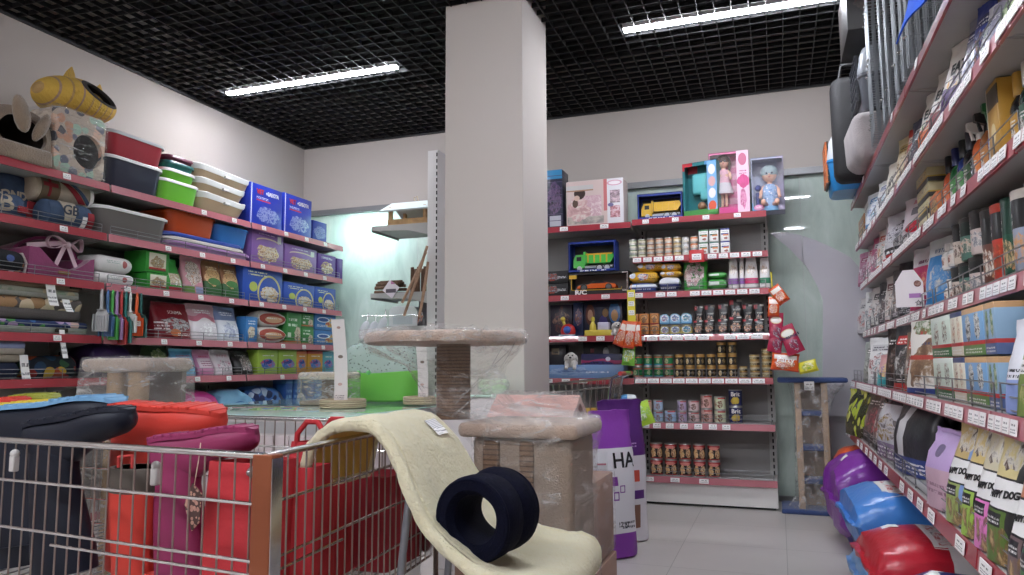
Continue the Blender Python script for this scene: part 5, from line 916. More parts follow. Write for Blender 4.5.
# row C
for a, b_, yt, sh, m, lb in ((861, 867, 250, 'pouch', bag('rc1', (190, 120, 150), ((230, 220, 226), (150, 60, 100), (206, 180, 196)), (150, 50, 90), True), 'dusky pink bag at the far end of the third shelf'), (867, 872, 243, 'pouch', bag('rc2', (222, 210, 216), ((190, 80, 120), (230, 226, 230), (206, 150, 180)), (196, 70, 110), True), 'white and pink bag next to the dusky pink one'), (872, 878, 236, 'pouch', bag('rc3', (206, 100, 140), ((236, 230, 232), (150, 60, 100), (230, 190, 206)), (232, 226, 230)), 'bright pink bag third from the far end'), (878, 885, 228, 'pouch', bag('rc4', (226, 222, 220), ((200, 120, 60), (230, 226, 222), (90, 120, 90)), (206, 90, 60), True), 'white bag with rust picture beside the pink ones'), (885, 893, 220, 'pouch', bag('rc5', (214, 206, 206), ((150, 150, 156), (230, 226, 226), (190, 90, 100)), (180, 60, 70), True), 'pale bag before the black and white toy bag'),
    (891, 905, 210, 'pouch', art('rc6', (190, 186, 190), (('p', .5, .5, .4, .26, ((40, 40, 46), (206, 204, 208), (90, 90, 96)), 7), ('b', .06, .2, (40, 40, 46)), ('b', 0, .06, (190, 50, 50)), ('t', .1, .9, .08, .18, (230, 230, 230), 1)), .25, .4), 'clear toy bag with black and white filling'), (904, 915, 196, 'pouch', art('rc7', (206, 190, 196), (('e', .5, .34, .3, .12, (190, 30, 50)), ('r', .3, .7, .6, .76, (120, 120, 126)), ('r', .3, .7, .84, .92, (206, 140, 150)), ('p', .3, .12, .3, .1, ((40, 40, 46), (230, 226, 226)), 4)), .25, .3), 'pale pink bag with a red round emblem')):
    rr(2, a, b_, yt, sh, m, 'toy_bag', lb, 'bag', .09)
ybx = art('striped_tin_box', (206, 196, 150), (('b', .0, .3, (60, 60, 60)), ('b', .3, .4, (206, 170, 60)), ('p', .5, .65, .4, .2, ((120, 116, 110), (226, 214, 170), (206, 170, 60)), 5)), .4, .05)
z = ZR[2]
for j in range(4):
    o = rr(2, 917, 929, 200, 'carton', ybx, 'snack_carton', 'yellow and grey snack carton, %s in the stack before the bottles' % ('bottom one', 'second up', 'third up', 'top one')[j], 'box', .08, z=z, hh=.062, grp='stacked snack cartons'); z = ztop(o)
o = rr(2, 929, 937, 195, 'carton', art('orange_snack', (206, 110, 50), (('p', .5, .5, .4, .3, ((90, 50, 40), (226, 180, 110)), 4),), .4, .05), 'snack_carton', 'orange snack carton beside the stacked yellow ones', 'box', .08)
def bottle(px, yt, c, cap, lab, lb, wpx=8, spray=False, k=2, ins=.04, lbl2=(230, 226, 220)):
    X = XFR[k]+ins; p, q = at_x(px-wpx/2, yt, X), at_x(px+wpx/2, yt, X); w = abs(p.y-q.y); zz = ZR[k]; h = min(at_x(px, yt, X).z-zz, ZR[k-1]-.04-zz); r = min(w/2, .034)
    t = thing('spray_bottle' if spray else 'care_bottle', lb, 'bottle', (X+r+.01, (p.y+q.y)/2, zz+.002), R(-90), 'pet care bottles'); hb = h*.72
    B().lathe([(.001, 0), (r*.95, 0), (r, .006), (r, hb*.78), (r*.8, hb*.9), (r*.38, hb), (.001, hb)], 18, sy=.8).build('bottle_body', plas('bottle_%d_%d_%d' % c, c, .25), t)
    def fl(u, v): a = R(-150+120*u); return (r*1.03*math.cos(a), r*.83*math.sin(a), hb*(.12+.58*v))
    B().grid(fl, 10, 4).build('label', art('blabel_%d_%d_%d' % lab, lab, (('p', .5, .4, .3, .3, (lab, lbl2, (90, 70, 50)), 4), ('t', .15, .85, .66, .86, lbl2, 2)), .4, 0, gate=False), t)
    b = B()
    if spray: b.lathe([(.001, hb), (r*.42, hb), (r*.4, hb+h*.08), (r*.3, hb+h*.1), (.001, hb+h*.1)], 14).prism([(-r*1.2, hb+h*.14), (-r*1.2, hb+h*.24), (r*.7, hb+h*.28), (r*.7, hb+h*.18), (r*.2, hb+h*.08), (-r*.2, hb+h*.08)], -r*.3, r*.3, 'x').prism([(-r*1.0, hb+h*.14), (-r*.8, hb+h*.14), (-r*.5, hb+h*.0), (-r*.8, hb+h*.0)], -r*.15, r*.15, 'x')
    else: b.lathe([(.001, hb), (r*.5, hb), (r*.5, h*.98), (r*.42, h), (.001, h)], 16)
    b.build('spray_head' if spray else 'cap', plas('cap_%d_%d_%d' % cap, cap), t); return t
NAVYC, GRN, ORNG, GLD, DK = (36, 46, 110), (40, 110, 60), (214, 96, 44), (196, 146, 50), (34, 34, 36)
for i, a in enumerate(((937, 158, (206, 90, 50), (40, 40, 44), (226, 120, 80), False, 'orange'), (943, 150, GRN, NAVYC, (90, 160, 90), False, 'green-labelled navy-capped'), (950, 142, (40, 60, 130), DK, (90, 150, 90), False, 'navy bottle with green label,'), (956, 132, DK, (60, 60, 70), (60, 90, 60), False, 'black and moss'), (964, 112, ORNG, (220, 216, 210), (226, 130, 60), True, 'orange spray'), (971, 98, (150, 90, 50), DK, (196, 130, 70), True, 'brown spray'), (979, 92, NAVYC, GRN, (60, 90, 190), True, 'navy spray'))):
    bottle(a[0], a[1], a[2], a[3], a[4], '%s pet care bottle, %s along from the stacked snack cartons' % (a[6], ORD[i]), 7, a[5])
gbox = rr(2, 984, 996, 84, 'carton', art('gold_box', (196, 146, 50), (('e', .5, .4, .2, .12, (226, 206, 150)), ('r', .0, 1, .7, .94, (70, 60, 44)), ('v', 0, .1, (226, 220, 206))), .35, .05), 'care_carton', 'gold care carton between the navy spray and the dark bottles', 'box', .07)
for i, a in enumerate(((1000, 66, DK, GLD, GLD, False, 'black bottle with gold cap'), (1009, 60, (30, 60, 50), (220, 216, 210), (50, 90, 70), False, 'deep green bottle with white cap'), (1019, 52, (150, 100, 40), GLD, GLD, False, 'amber bottle with gold cap'))):
    bottle(a[0], a[1], a[2], a[3], a[4], '%s, %s past the gold care carton' % (a[6], ORD[i]), 9, a[5])
# row D
for i, (a, b_, yt, m, lb) in enumerate(((861, 867, 298, bag('rd1', (222, 218, 216), ((190, 70, 60), (226, 222, 220), (150, 150, 156)), (200, 196, 196)), 'white treat pouch at the far end of the fourth shelf'), (867, 873, 291, bag('rd2', (226, 224, 222), ((120, 120, 130), (230, 228, 226), (206, 90, 80)), (206, 204, 204)), 'white treat pouch second from the far end'), (873, 879, 287, bag('rd3', (216, 210, 206), ((60, 60, 66), (226, 222, 220), (150, 110, 90)), (90, 84, 84), True), 'off-white treat pouch with dark picture'), (879, 885, 282, bag('rd4', (80, 76, 82), ((206, 200, 196), (60, 56, 60), (150, 130, 126)), (50, 46, 50), True), 'charcoal treat pouch before the stacked bone packs'), (885, 891, 276, bag('rd5', (206, 196, 190), ((90, 70, 60), (226, 220, 214), (170, 120, 100)), (120, 60, 60), True), 'beige treat pouch right of the charcoal one'), (891, 897, 270, bag('rd6', (110, 104, 106), ((214, 206, 200), (80, 76, 80), (190, 150, 130)), (60, 56, 60), True), 'grey treat pouch behind the house-shaped sign'), (897, 904, 262, bag('rd7', (64, 62, 68), ((190, 190, 196), (40, 40, 44), (120, 116, 120)), (40, 40, 46), True), 'dark treat pouch above the house-shaped sign'))):
    rr(3, a, b_, yt, 'pouch', m, 'treat_pouch', lb, 'pouch', .08, .045)
rr(3, 912, 926, 246, 'pouch', art('rd8', (206, 200, 204), (('r', 0, 1, .04, .7, (190, 30, 90)), ('p', .5, .4, .3, .2, ((150, 70, 50), (190, 30, 90), (220, 150, 110)), 4), ('t', .2, .8, .74, .84, (120, 60, 90), 1)), .3, .4), 'food_pouch', 'white and crimson pouch beside the house-shaped sign', 'pouch', .1)
rr(3, 925, 938, 238, 'pouch', art('rd9', (206, 206, 206), (('r', .1, .9, .06, .74, (40, 130, 200)), ('p', .5, .4, .3, .2, ((206, 196, 180), (40, 130, 200), (120, 160, 200)), 4), ('t', .2, .8, .78, .9, (90, 110, 140), 1)), .3, .4), 'food_pouch', 'white and blue pouch between the crimson pouch and the tins', 'pouch', .1)
YS = 3.75; p0, p1 = at_y(896, 300, YS), at_y(924, 300, YS); w = p1.x-p0.x; zt, zb = at_y(910, 270, YS).z, at_y(910, 307, YS).z; hgt = zt-zb
t = thing('shelf_sign', 'white house-shaped shelf sign with a small purple bar', 'sign', ((p0.x+p1.x)/2, YS, zb), R(-12))
B().prism([(-w/2, 0), (w/2, 0), (w/2, hgt*.66), (w*.2, hgt), (-w*.2, hgt), (-w/2, hgt*.66)], -.003, .003).build('sign_board', mat('sign_white', (226, 218, 220), .4, var=.01), t)
B().box(-w*.02, w*.4, -.0045, -.003, hgt*.24, hgt*.36).build('purple_bar', plas('bar_purple', (170, 110, 180)), t); B().lathe([(.001, 0), (w*.13, 0), (w*.13, .002), (.001, .002)], 18).tf(Matrix.Translation((w*.3, -.003, hgt*.62)) @ Matrix.Rotation(R(90), 4, 'X')).build('round_picture', art('sign_pic', (110, 60, 50), (('p', .5, .5, .4, .4, ((150, 80, 60), (90, 50, 50), (206, 160, 140)), 5),), .4, 0, gate=False), t)
st5 = [((w*.3+w*.12*(1 if i % 2 == 0 else .42)*math.cos(PI/2+PI*i/5)), hgt*.1+w*.12*(1 if i % 2 == 0 else .42)*math.sin(PI/2+PI*i/5)) for i in range(10)]
B().tube([(x, -.005, z) for x, z in st5], .0018, 5, 0, True).build('star_outline', BLK, t); B().box(w*.3, w*.6, .003, .012, hgt*.3, hgt*.36).build('sign_clip', CHROME, t)
for i, px in enumerate((937, 943)):
    for j in range(2): 
        bt = bottle(px, 252, (222, 218, 214), (214, 206, 200), (226, 216, 206), 'small white bottle, %s from the blue pouch, %s row' % (ORD[i], ('lower', 'upper')[j]), 5, False, 3, .03+.0*j, (190, 90, 70)); bt.scale = (1, 1, .48); bt.location.z += j*.145
def jar(a, b_, yt, m, lb, z=None, hh=None, lid=None): 
    X = XFR[3]+.035; p, q = at_x(a, yt, X), at_x(b_, yt, X); w = p.y-q.y-.004; z = ZR[3] if z is None else z; h = hh or min(at_x((a+b_)/2, yt, X).z-z, .30)
    t = thing('treat_tin', lb, 'tin', (X+w/2, (p.y+q.y)/2, z+.002), R(-90), 'tall treat tins'); r = w/2
    B().lathe([(.001, 0), (r*.96, 0), (r, .004), (r, h*.9), (r*.98, h*.91), (.001, h*.91)], 24).build('tin_body', m, t)
    B().lathe([(r*1.01, h*.89), (r*1.02, h*.99), (r*.97, h), (.001, h*.995)], 24).build('tin_lid', lid or plas('tin_lid_dark', (50, 46, 44)), t); return z+h+.003
def jart(n, top, low, ph, lab=(230, 226, 220)): return art(n, low, (('b', .62, 1, top), ('p', .3, .4, .3, .22, ph, 4), ('p', .75, .35, .26, .2, ph, 4), ('t', .1, .5, .68, .86, lab, 2), ('t', .15, .48, .16, .5, lab, 4)), .35, 0, gate=False)
blk = (38, 38, 38)
D1 = ((948, 954, jart('jar1', blk, (206, 190, 176), ((150, 90, 60), (222, 210, 196), (90, 60, 50))), 'black and cream'), (954, 964, jart('jar2', (30, 44, 40), (90, 130, 116), ((206, 120, 70), (222, 206, 190), (70, 110, 100))), 'black and sage green'), (964, 975, jart('jar3', blk, (214, 196, 190), ((190, 140, 130), (230, 222, 216), (130, 130, 140))), 'black and rose'))
for i, (a, b_, m, cn) in enumerate(D1):
    zt = jar(a, b_, 270, m, '%s treat tin, lower one, %s from the white bottles' % (cn, ORD[i]), hh=.13)
    jar(a, b_, 215, m, '%s treat tin, upper one, %s from the white bottles' % (cn, ORD[i]), z=zt, hh=.15)
for a, b_, yt, m, lb, ld in ((976, 984, 212, jart('jar4', blk, (110, 66, 54), ((190, 130, 90), (110, 66, 54), (230, 220, 206))), 'tall black and brown treat tin beside the stacked tins', None), (984, 996, 206, jart('jar5', blk, (200, 56, 40), ((206, 130, 70), (200, 56, 40), (150, 70, 40))), 'tall black and red treat tin with red rim', plas('tin_lid_red', (206, 70, 50))), (996, 1004, 200, jart('jar6', (24, 60, 46), (30, 80, 60), ((190, 130, 80), (30, 80, 60), (214, 180, 130))), 'tall dark green treat tin with pale rows of print', plas('tin_lid_green', (30, 66, 50))), (1004, 1017, 192, jart('jar7', blk, (150, 160, 180), ((200, 130, 70), (214, 160, 110), (150, 160, 180))), 'tall tin with a golden dog under a black band', plas('tin_lid_cream', (206, 196, 186))), (1017, 1034, 182, jart('jar8', (226, 222, 226), (90, 50, 90), ((206, 180, 190), (90, 50, 90), (60, 40, 70)), (30, 30, 40)), 'purple and white tin cut by the photo edge', plas('tin_lid_white', (226, 224, 222)))):
    jar(a, b_, yt, m, lb, lid=ld)
# row E
for a, b_, yt, sh, m, nm, lb, cat, d in (
 (866, 872, 342, 'pouch', bag('re1', (150, 156, 150), ((190, 196, 190), (120, 126, 120), (90, 96, 90)), (110, 116, 110), True), 'food_pouch', 'grey-green pouch at the far end of the fifth shelf', 'pouch', .08), (872, 880, 338, 'pouch', bag('re2', (222, 222, 220), ((150, 60, 60), (226, 226, 224), (90, 120, 130)), (196, 196, 196)), 'food_pouch', 'white pouch second from the far end of the fifth shelf', 'pouch', .08), (880, 887, 355, 'pouch', art('re3', (206, 150, 150), (('b', .0, .5, (60, 180, 190)), ('p', .5, .5, .4, .2, ((150, 110, 180), (226, 200, 120), (206, 120, 130)), 4)), .3, .3), 'food_pouch', 'small pouch with a turquoise base beside the white pouch', 'pouch', .08), (887, 895, 328, 'pouch', bag('re4', (40, 34, 34), ((90, 60, 50), (40, 34, 34), (150, 130, 120)), (30, 26, 26), True), 'food_pouch', 'black-brown pouch at the back of the fifth shelf', 'pouch', .08), (895, 904, 326, 'pouch', bag('re5', (50, 50, 54), ((206, 204, 200), (36, 36, 40), (110, 96, 90)), (200, 50, 50), True), 'food_pouch', 'black pouch with red base stripe', 'pouch', .08), (904, 912, 332, 'pouch', bag('re6', (130, 110, 90), ((206, 200, 190), (90, 70, 60), (226, 90, 70)), (206, 60, 50), True), 'food_pouch', 'brown pouch with red band next to the white kibble bag', 'pouch', .08)):
    rr(4, a, b_, yt, sh, m, nm, lb, cat, d)
o = rr(4, 912, 931, 320, 'pouch', art('re7', (226, 220, 212), (('p', .5, .36, .36, .34, ((110, 80, 60), (150, 116, 84), (226, 220, 212)), 3), ('b', .0, .08, (40, 60, 130)), ('p', .4, .9, .4, .1, ((190, 50, 60), (90, 130, 70), (226, 220, 212)), 6), ('t', .3, .8, .66, .72, (50, 60, 110), 1), ('b', .46, .52, (190, 60, 50))), .3, .4), 'kibble_bag', 'white kibble bag with a brown horse picture and red top', 'bag', .1)
def animal(n, sky, gr, an, hd): return art(n, sky, (('b', 0, .22, gr), ('b', .22, .3, (206, 60, 60)), ('p', .3, .58, .12, .3, an, 4), ('p', .72, .6, .13, .28, an, 4), ('b', .88, 1, hd), ('t', .1, .9, .05, .18, (236, 234, 228), 2)), .4, .04)
ca = [animal('deer_box', (206, 220, 206), (60, 120, 70), ((130, 80, 50), (206, 220, 206), (96, 60, 40)), (214, 224, 214)), animal('roe_box', (226, 220, 200), (226, 216, 196), ((150, 90, 60), (226, 220, 200), (200, 150, 110)), (60, 70, 110)), animal('cow_box', (120, 170, 216), (110, 150, 80), ((36, 34, 36), (226, 226, 220), (36, 34, 36)), (206, 160, 110)), animal('farm_box', (140, 176, 206), (90, 110, 160), ((60, 60, 60), (110, 150, 90), (200, 190, 170)), (196, 150, 100))]
for i, (a, b_, m, cn) in enumerate(((934, 953, ca[0], 'pale carton with deer picture'), (953.5, 965, ca[1], 'cream carton with roe deer'), (965.5, 987, ca[2], 'blue carton with cows in a meadow'), (987.5, 999, ca[3], 'blue-grey carton with farm picture'))):
    z = None
    for j in range(2):
        o = rr(4, a, b_, 380, 'carton', m, 'food_carton', '%s, %s of the two stacked by the kibble bag' % (cn, ('lower', 'upper')[j]), 'box', .1, z=z, hh=.14, grp='animal picture cartons'); z = ztop(o)
rr(4, 996, 1009, 320, 'pouch', art('re8', (206, 206, 214), (('b', 0, .36, (130, 150, 206)), ('t', .1, .9, .38, .5, (30, 30, 40), 2), ('p', .8, .8, .3, .1, ((60, 60, 70), (206, 206, 214)), 4)), .3, .4), 'kibble_bag', 'tall white and periwinkle kibble bag, right of the cartons', 'bag', .1, .01)
o = rr(4, 1008, 1026, 316, 'pouch', art('re9', (110, 130, 60), (('b', .42, .56, (226, 224, 220)), ('t', .1, .9, .44, .54, (40, 40, 46), 2), ('p', .6, .2, .3, .14, ((190, 180, 120), (110, 130, 60)), 4), ('e', .3, .92, .2, .06, (206, 196, 70))), .3, .4), 'kibble_bag', 'olive green kibble bag with a white banner', 'bag', .1, .01)
# row F
for a, b_, yt, sh, m, nm, lb, d, ins in (
 (850, 864, 391, 'pouch', art('rf1', (60, 64, 24), (('n', ((170, 186, 50), (50, 54, 24), (206, 206, 90), (40, 44, 20)), 16, .07),), .2, .6), 'kibble_bag', 'glossy lime and black bag at the far end of the sixth shelf', .14, .0), (863, 872, 390, 'pouch', bag('rf2', (70, 56, 52), ((150, 120, 110), (60, 46, 46), (190, 90, 100)), (50, 40, 40), True), 'kibble_bag', 'dark brown bag beside the glossy lime one', .14, .03), (871, 880, 393, 'pouch', bag('rf3', (120, 100, 100), ((206, 190, 180), (90, 70, 70), (200, 70, 60)), (60, 50, 50), True), 'kibble_bag', 'mauve-brown bag before the silver bag', .14, .03), (878, 893, 398, 'sack', art('rf4', (196, 194, 200), (('p', .4, .5, .3, .2, ((150, 120, 60), (206, 200, 200), (120, 110, 110)), 4), ('b', .0, .26, (150, 130, 160)), ('t', .1, .9, .04, .22, (236, 232, 236), 3), ('b', .86, 1, (90, 84, 88))), .25, .5), 'kibble_bag', 'silver bag with lilac base on the sixth shelf', .16, .03), (893, 908, 398, 'sack', art('rf5', (50, 50, 56), (('v', .3, .5, (206, 204, 206)), ('b', .0, .24, (50, 70, 140)), ('t', .1, .9, .05, .2, (226, 226, 232), 3)), .3, .5), 'kibble_bag', 'charcoal bag with a white stripe, right of the silver bag', .16, .03)):
    rr(5, a, b_, yt, sh, m, nm, lb, 'bag', d, ins)
o = rr(5, 905, 928, 400, 'sack', art('rf6', (22, 22, 24), (('b', .0, .22, (50, 80, 150)), ('t', .1, .9, .05, .18, (206, 210, 226), 3), ('r', .2, .4, .62, .68, (190, 190, 190))), .3, .4), 'kibble_bag', 'black bag lettered in pale capitals, with a blue base', 'bag', .16, .15); letter('TAN', o['h']*.16, mat('champagne_print', (206, 190, 170), .4), o, (-.03, -.2, o['h']*.34), on=o, bold=.0005)
rr(5, 922, 937, 430, 'sack', art('rf7', (186, 156, 206), (('b', .0, .5, (196, 160, 176)), ('e', .5, .72, .12, .08, (110, 96, 130)), ('t', .2, .8, .2, .36, (150, 110, 130), 2)), .35, .5), 'kibble_bag', 'lilac and dusty pink bag in front of the black one', 'bag', .14, .0)
HD = [(938, 951, 422, (196, 170, 110), (120, 150, 206), (150, 170, 90), 'sand topped bag with blue side and green base'), (951, 964, 416, (206, 180, 110), (40, 40, 40), (150, 190, 70), 'sand topped bag with lime base, second HAPPY DOG bag'), (962, 977, 412, (200, 190, 160), (60, 60, 60), (222, 120, 190), 'pale topped bag with pink base'), (974, 993, 416, (206, 190, 130), (46, 46, 46), (90, 120, 50), 'yellow topped bag with olive base and feather picture'), (991, 1008, 424, (190, 120, 90), (60, 50, 50), (110, 90, 90), 'copper topped dark bag'), (1003, 1030, 450, (222, 224, 228), (30, 90, 60), (60, 110, 60), 'white topped bag with dark green base at the photo edge')]
for i, (a, b_, yt, c, c2, c3, lb) in enumerate(HD):
    m = art('rh%d' % i, c, (('b', 0, .40, c3), ('v', .7, 1, c2), ('b', .4, .64, (228, 226, 224)), ('b', .4, .415, (30, 30, 34)), ('b', .625, .64, (30, 30, 34)), ('p', .5, .82, .3, .12, ((90, 70, 60), (206, 200, 190), c), 4), ('p', .6, .14, .3, .14, ((190, 160, 110), (120, 90, 60), c3), 5), ('r', .1, .6, .28, .38, (40, 40, 44)), ('t', .12, .58, .3, .36, (230, 230, 226), 2)), .3, .4)
    o = rr(5, a, b_, yt, 'pouch', m, 'kibble_bag', lb+', banner lettered HAPPY DOG' if len(lb.split()) < 12 else lb, 'bag', .13, .0-.01*i*(i > 3), 'bags with a white banner')
    letter('HAPPY DOG', min(o['w']*.135, o['h']*.10), BLK, o, (.0, -.2, o['h']*.52), on=o, bold=.0012, rot=(R(90), R(-5), 0))
# sacks lying on the floor, ends to the aisle
def lying(lb, x0, y, z, w, d, h, m, rz=0, grp='sacks lying by the right rack', labels=()):
    SEED[0] += 1; o = pillow_b(w, d, h, SEED[0]).build('food_sack', m, None, Vector((x0+w/2, y, z+.003)), R(rz)); tag(o, lb, 'sack', grp)
    for (lx, ly, lw, ld, mm, nm) in labels:
        bv = BVHTree.FromPolygons([v.co for v in o.data.vertices], [p_.vertices[:] for p_ in o.data.polygons])
        def f(u, v, lx=lx, ly=ly, lw=lw, ld=ld):
            x, y_ = lx+(u-.5)*lw, ly+(v-.5)*ld; hh = bv.ray_cast(Vector((x, y_, 2)), Vector((0, 0, -1)))[0]; return (x, y_, (hh.z if hh else h)+.0025)
        B().grid(f, 8, 8).build(nm, mm, o)
    return o
def lbag(n, c, c2=None, rough=.28): return art(n, c, (('v', .42, 1, c2),) if c2 else (), rough, .7, 11, gate=False)
lpic = art('label_print', (226, 222, 220), (('q', .1, .5, .3, .8, ((190, 60, 60), (226, 222, 220), (120, 110, 110)), 3), ('t', .55, .95, .2, .8, (90, 90, 100), 5)), .4, 0, gate=False)
lying('big glossy purple sack with a white sticker on the pile by the glass', .25, 5.02, 0, .56, .56, .56, lbag('sack_purple', (126, 44, 156)), 4, labels=((-.17, -.05, .07, .07, TAGW, 'white_sticker'),))
lying('orange and white sack at the back of the pile, behind the purple one', .30, 5.50, .10, .6, .36, .45, lbag('sack_orange', (220, 84, 40), (222, 216, 214)))
lying('navy sack with yellow label, low between the purple and blue sacks', .33, 4.56, 0, .6, .42, .2, lbag('sack_navy_green', (44, 50, 84), (60, 120, 60)), labels=((-.2, .0, .06, .12, plas('label_yellow', (222, 190, 50)), 'yellow_label'),))
lying('charcoal sack with a yellow and red label, on the navy one', .36, 4.55, .195, .6, .42, .22, lbag('sack_charcoal', (74, 72, 76)), -5, labels=((-.18, .02, .06, .14, art('yellow_red_label', (226, 196, 50), (('b', .3, .7, (190, 50, 40)),), .4, 0, gate=False), 'yellow_label'), (.05, 0, .2, .2, plas('label_orange', (206, 110, 50)), 'orange_label')))
lying('pale blue and white sack under the bright blue one', .28, 3.88, 0, .62, .56, .26, lbag('sack_pale_blue', (110, 170, 226), (216, 222, 228)), 0, labels=((-.22, .1, .1, .14, TAGW, 'white_sticker'),))
lying('bright blue sack with a large white printed label', .25, 3.86, .252, .64, .58, .29, lbag('sack_blue', (60, 130, 214)), 3, labels=((-.2, .18, .05, .06, TAGW, 'white_sticker'), (-.04, -.04, .26, .34, lpic, 'printed_label')))
lying('white sack at the bottom, under the red one', .28, 3.26, 0, .62, .52, .22, lbag('sack_white', (206, 206, 210), (190, 60, 60)))
lying('glossy red and white sack near the photo bottom', .27, 3.25, .212, .64, .54, .25, lbag('sack_red', (190, 26, 44), (218, 212, 210)), 2, labels=((-.2, .1, .06, .08, TAGW, 'white_sticker'), (.0, -.02, .2, .34, lpic, 'printed_label')))
lying('dark blue sack nearest to the photo bottom edge', .33, 2.66, .19, .62, .5, .24, lbag('sack_indigo', (44, 44, 120), (200, 196, 200)), -2, labels=((-.2, .1, .06, .08, TAGW, 'white_sticker'),))
lying('grey sack beneath the dark blue one', .34, 2.66, 0, .6, .5, .195, lbag('sack_grey', (150, 150, 156)))
# ------------------------------------------------------------------ wire bin with rubber boots and red bags
NR, NL, FR, FL = Vector((-1.09, 1.39, 0)), Vector((-3.42, 1.605, 0)), Vector((-1.17, 2.375, 0)), Vector((-3.52, 2.44, 0)); ZT, ZBN = .9, .44
wb = thing('wire_bin', 'open chrome wire bin full of rubber boots and red bags', 'bin', (0, 0, 0))
coppery = mat('brown_reflection_post', (150, 84, 56), .3, .75, var=.1)  # chrome post with its brown reflection put into the metal colour
def up(p, z): return Vector((p.x, p.y, z))
def wire_side(p, q, nv, nm, extra=False):
    b = B(); b.tube([up(p, ZT), up(q, ZT)], .0085, 10)
    for z in (.793, .668, .54, ZBN): b.tube([up(p, z), up(q, z)], .0042, 8)
    nrm = (q-p).cross(Vector((0, 0, 1))).normalized()*.006
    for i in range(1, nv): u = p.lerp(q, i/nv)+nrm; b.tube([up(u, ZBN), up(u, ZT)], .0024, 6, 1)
    if extra: u = p.lerp(q, .37); b.tube([up(p, .638), up(u, .638)], .004, 8)
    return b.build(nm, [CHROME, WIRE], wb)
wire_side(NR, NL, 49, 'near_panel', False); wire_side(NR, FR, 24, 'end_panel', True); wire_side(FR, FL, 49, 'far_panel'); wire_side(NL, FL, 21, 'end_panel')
for p, m in ((NR, coppery), (NL, CHROME), (FR, CHROME), (FL, CHROME)):
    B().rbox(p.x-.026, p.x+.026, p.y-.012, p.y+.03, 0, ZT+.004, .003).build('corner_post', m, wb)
B().box(NR.x+.0255, NR.x+.0275, NR.y-.01, NR.y+.028, .02, ZT-.004).build('chrome_edge', CHROME, wb)
b = B()
for i in range(42): u = NL.lerp(NR, (i+.5)/42); v = FL.lerp(FR, (i+.5)/42); b.tube([up(u, ZBN), up(v, ZBN)], .003, 5)
b.build('wire_base', ZINC, wb)
u = NR.lerp(NL, .31); B().tube([up(NR, .638), up(u, .638)], .004, 8).build('short_rail', CHROME, wb)
clipm = mat('grey_clip', (176, 172, 168), .45)
for px, py in ((16, 452), (157, 464)):
    p = at_y(px, py, 1.46-.0*px); b = B().rbox(p.x-.010, p.x+.010, p.y-.012, p.y+.006, p.z-.052, p.z-.008, .004).ball((p.x, p.y-.003, p.z-.004), .012); b.build('plastic_clip', clipm, wb)
def frame(o, H, T, roll=0):
    """stand a boot on its head: heel at H, toe towards T, sole upwards"""
    x = (T-H).normalized(); y = Vector((0, 0, 1)).cross(x).normalized(); z = x.cross(y); M = Matrix((x, y, z)).transposed().to_4x4(); o.matrix_world = Matrix.Translation(H) @ M @ Matrix.Rotation(roll, 4, 'X')
def boot_parts(t, L, m, sm, shaft=.42, flip=False, cuff=None):
    k = L/.30; S = [(.0, .018, .03, -.005), (.012, .033, .07, .0), (.04, .039, .10, .003), (.08, .038, .12, .001), (.12, .037, .115, -.002), (.155, .041, .095, -.003), (.195, .047, .078, -.001), (.235, .050, .072, -.002), (.268, .045, .064, -.006), (.288, .032, .05, -.012), (.299, .013, .03, -.02)]
    rs = []
    for x, hw, h, zo in S:
        ring = []
        for i in range(20):
            a = 2*PI*i/20; c, s = math.cos(a), math.sin(a)
            y = hw*math.copysign(abs(c)**.7, c); z = (h/2)*math.copysign(abs(s)**.75, s); y *= 1-.28*max(0, -s)*(x > .11)
            ring.append(((x)*k, y*k, (zo-h/2+z)*k))
        rs.append(ring)
    b = B().loft(rs)
    sh = []
    for zz, cx, rx, ry in ((-.02, .062, .052, .030), (-.06, .066, .064, .037), (-.10, .066, .066, .041), (-.13, .063, .062, .044), (-.18, .062, .064, .049), (-.26, .064, .072, .055), (-.26-shaft*.5/k, .066, .078, .059), (-.26-shaft/k, .066, .078, .059), (-.26-shaft/k, .066, .072, .053), (-.30, .054, .056, .047), (-.2, .054, .046, .04)):
        sh.append([((cx+rx*math.cos(2*PI*i/24))*k, ry*math.sin(2*PI*i/24)*k, zz*k) for i in range(24)])
    b.loft(sh, 0, True, True, True); b.build('boot_body', m, t)
    out = [(x*k, hw*k, zo*k) for x, hw, h, zo in S]
    for i0, i1 in ((0, 4), (4, len(S)-1)): # heel and forefoot treads
        if sm is m and i0 == 0 and False: continue
        so = B(); so.loft([[(x, -w*.9, z-.012), (x, -w*.9, z+.001), (x, -w*.82, z+.004), (x, w*.82, z+.004), (x, w*.9, z+.001), (x, w*.9, z-.012)] for x, w, z in out[i0:i1+1]])
        n_ = 5 if i0 == 0 else 8
        for q in range(n_):
            x = out[i0][0]+(out[i1][0]-out[i0][0])*(q+.6)/(n_+.2); j = min(range(len(out)), key=lambda r: abs(out[r][0]-x)); so.rbox(x-.004*k, x+.004*k, -out[j][1]*.92, out[j][1]*.92, out[j][2]-.004, out[j][2]+.0055, .002)
        so.build('sole', sm, t)
    if cuff: B().lathe([(1.02, -.0), (1.04, .004), (1.04, .06), (1.0, .064), (.9, .064), (.88, .0)], 24, 0, (0, 0, 0), .078*k, .059*k).tf(Matrix.Translation((.066*k, 0, (-.26-shaft/k)*k-.004))).build('cuff', cuff, t)
rub = lambda n, c: mat(n, c, .5, var=.05, vs=5, coat=.0, spec=.3, bump=.05, bs=30)
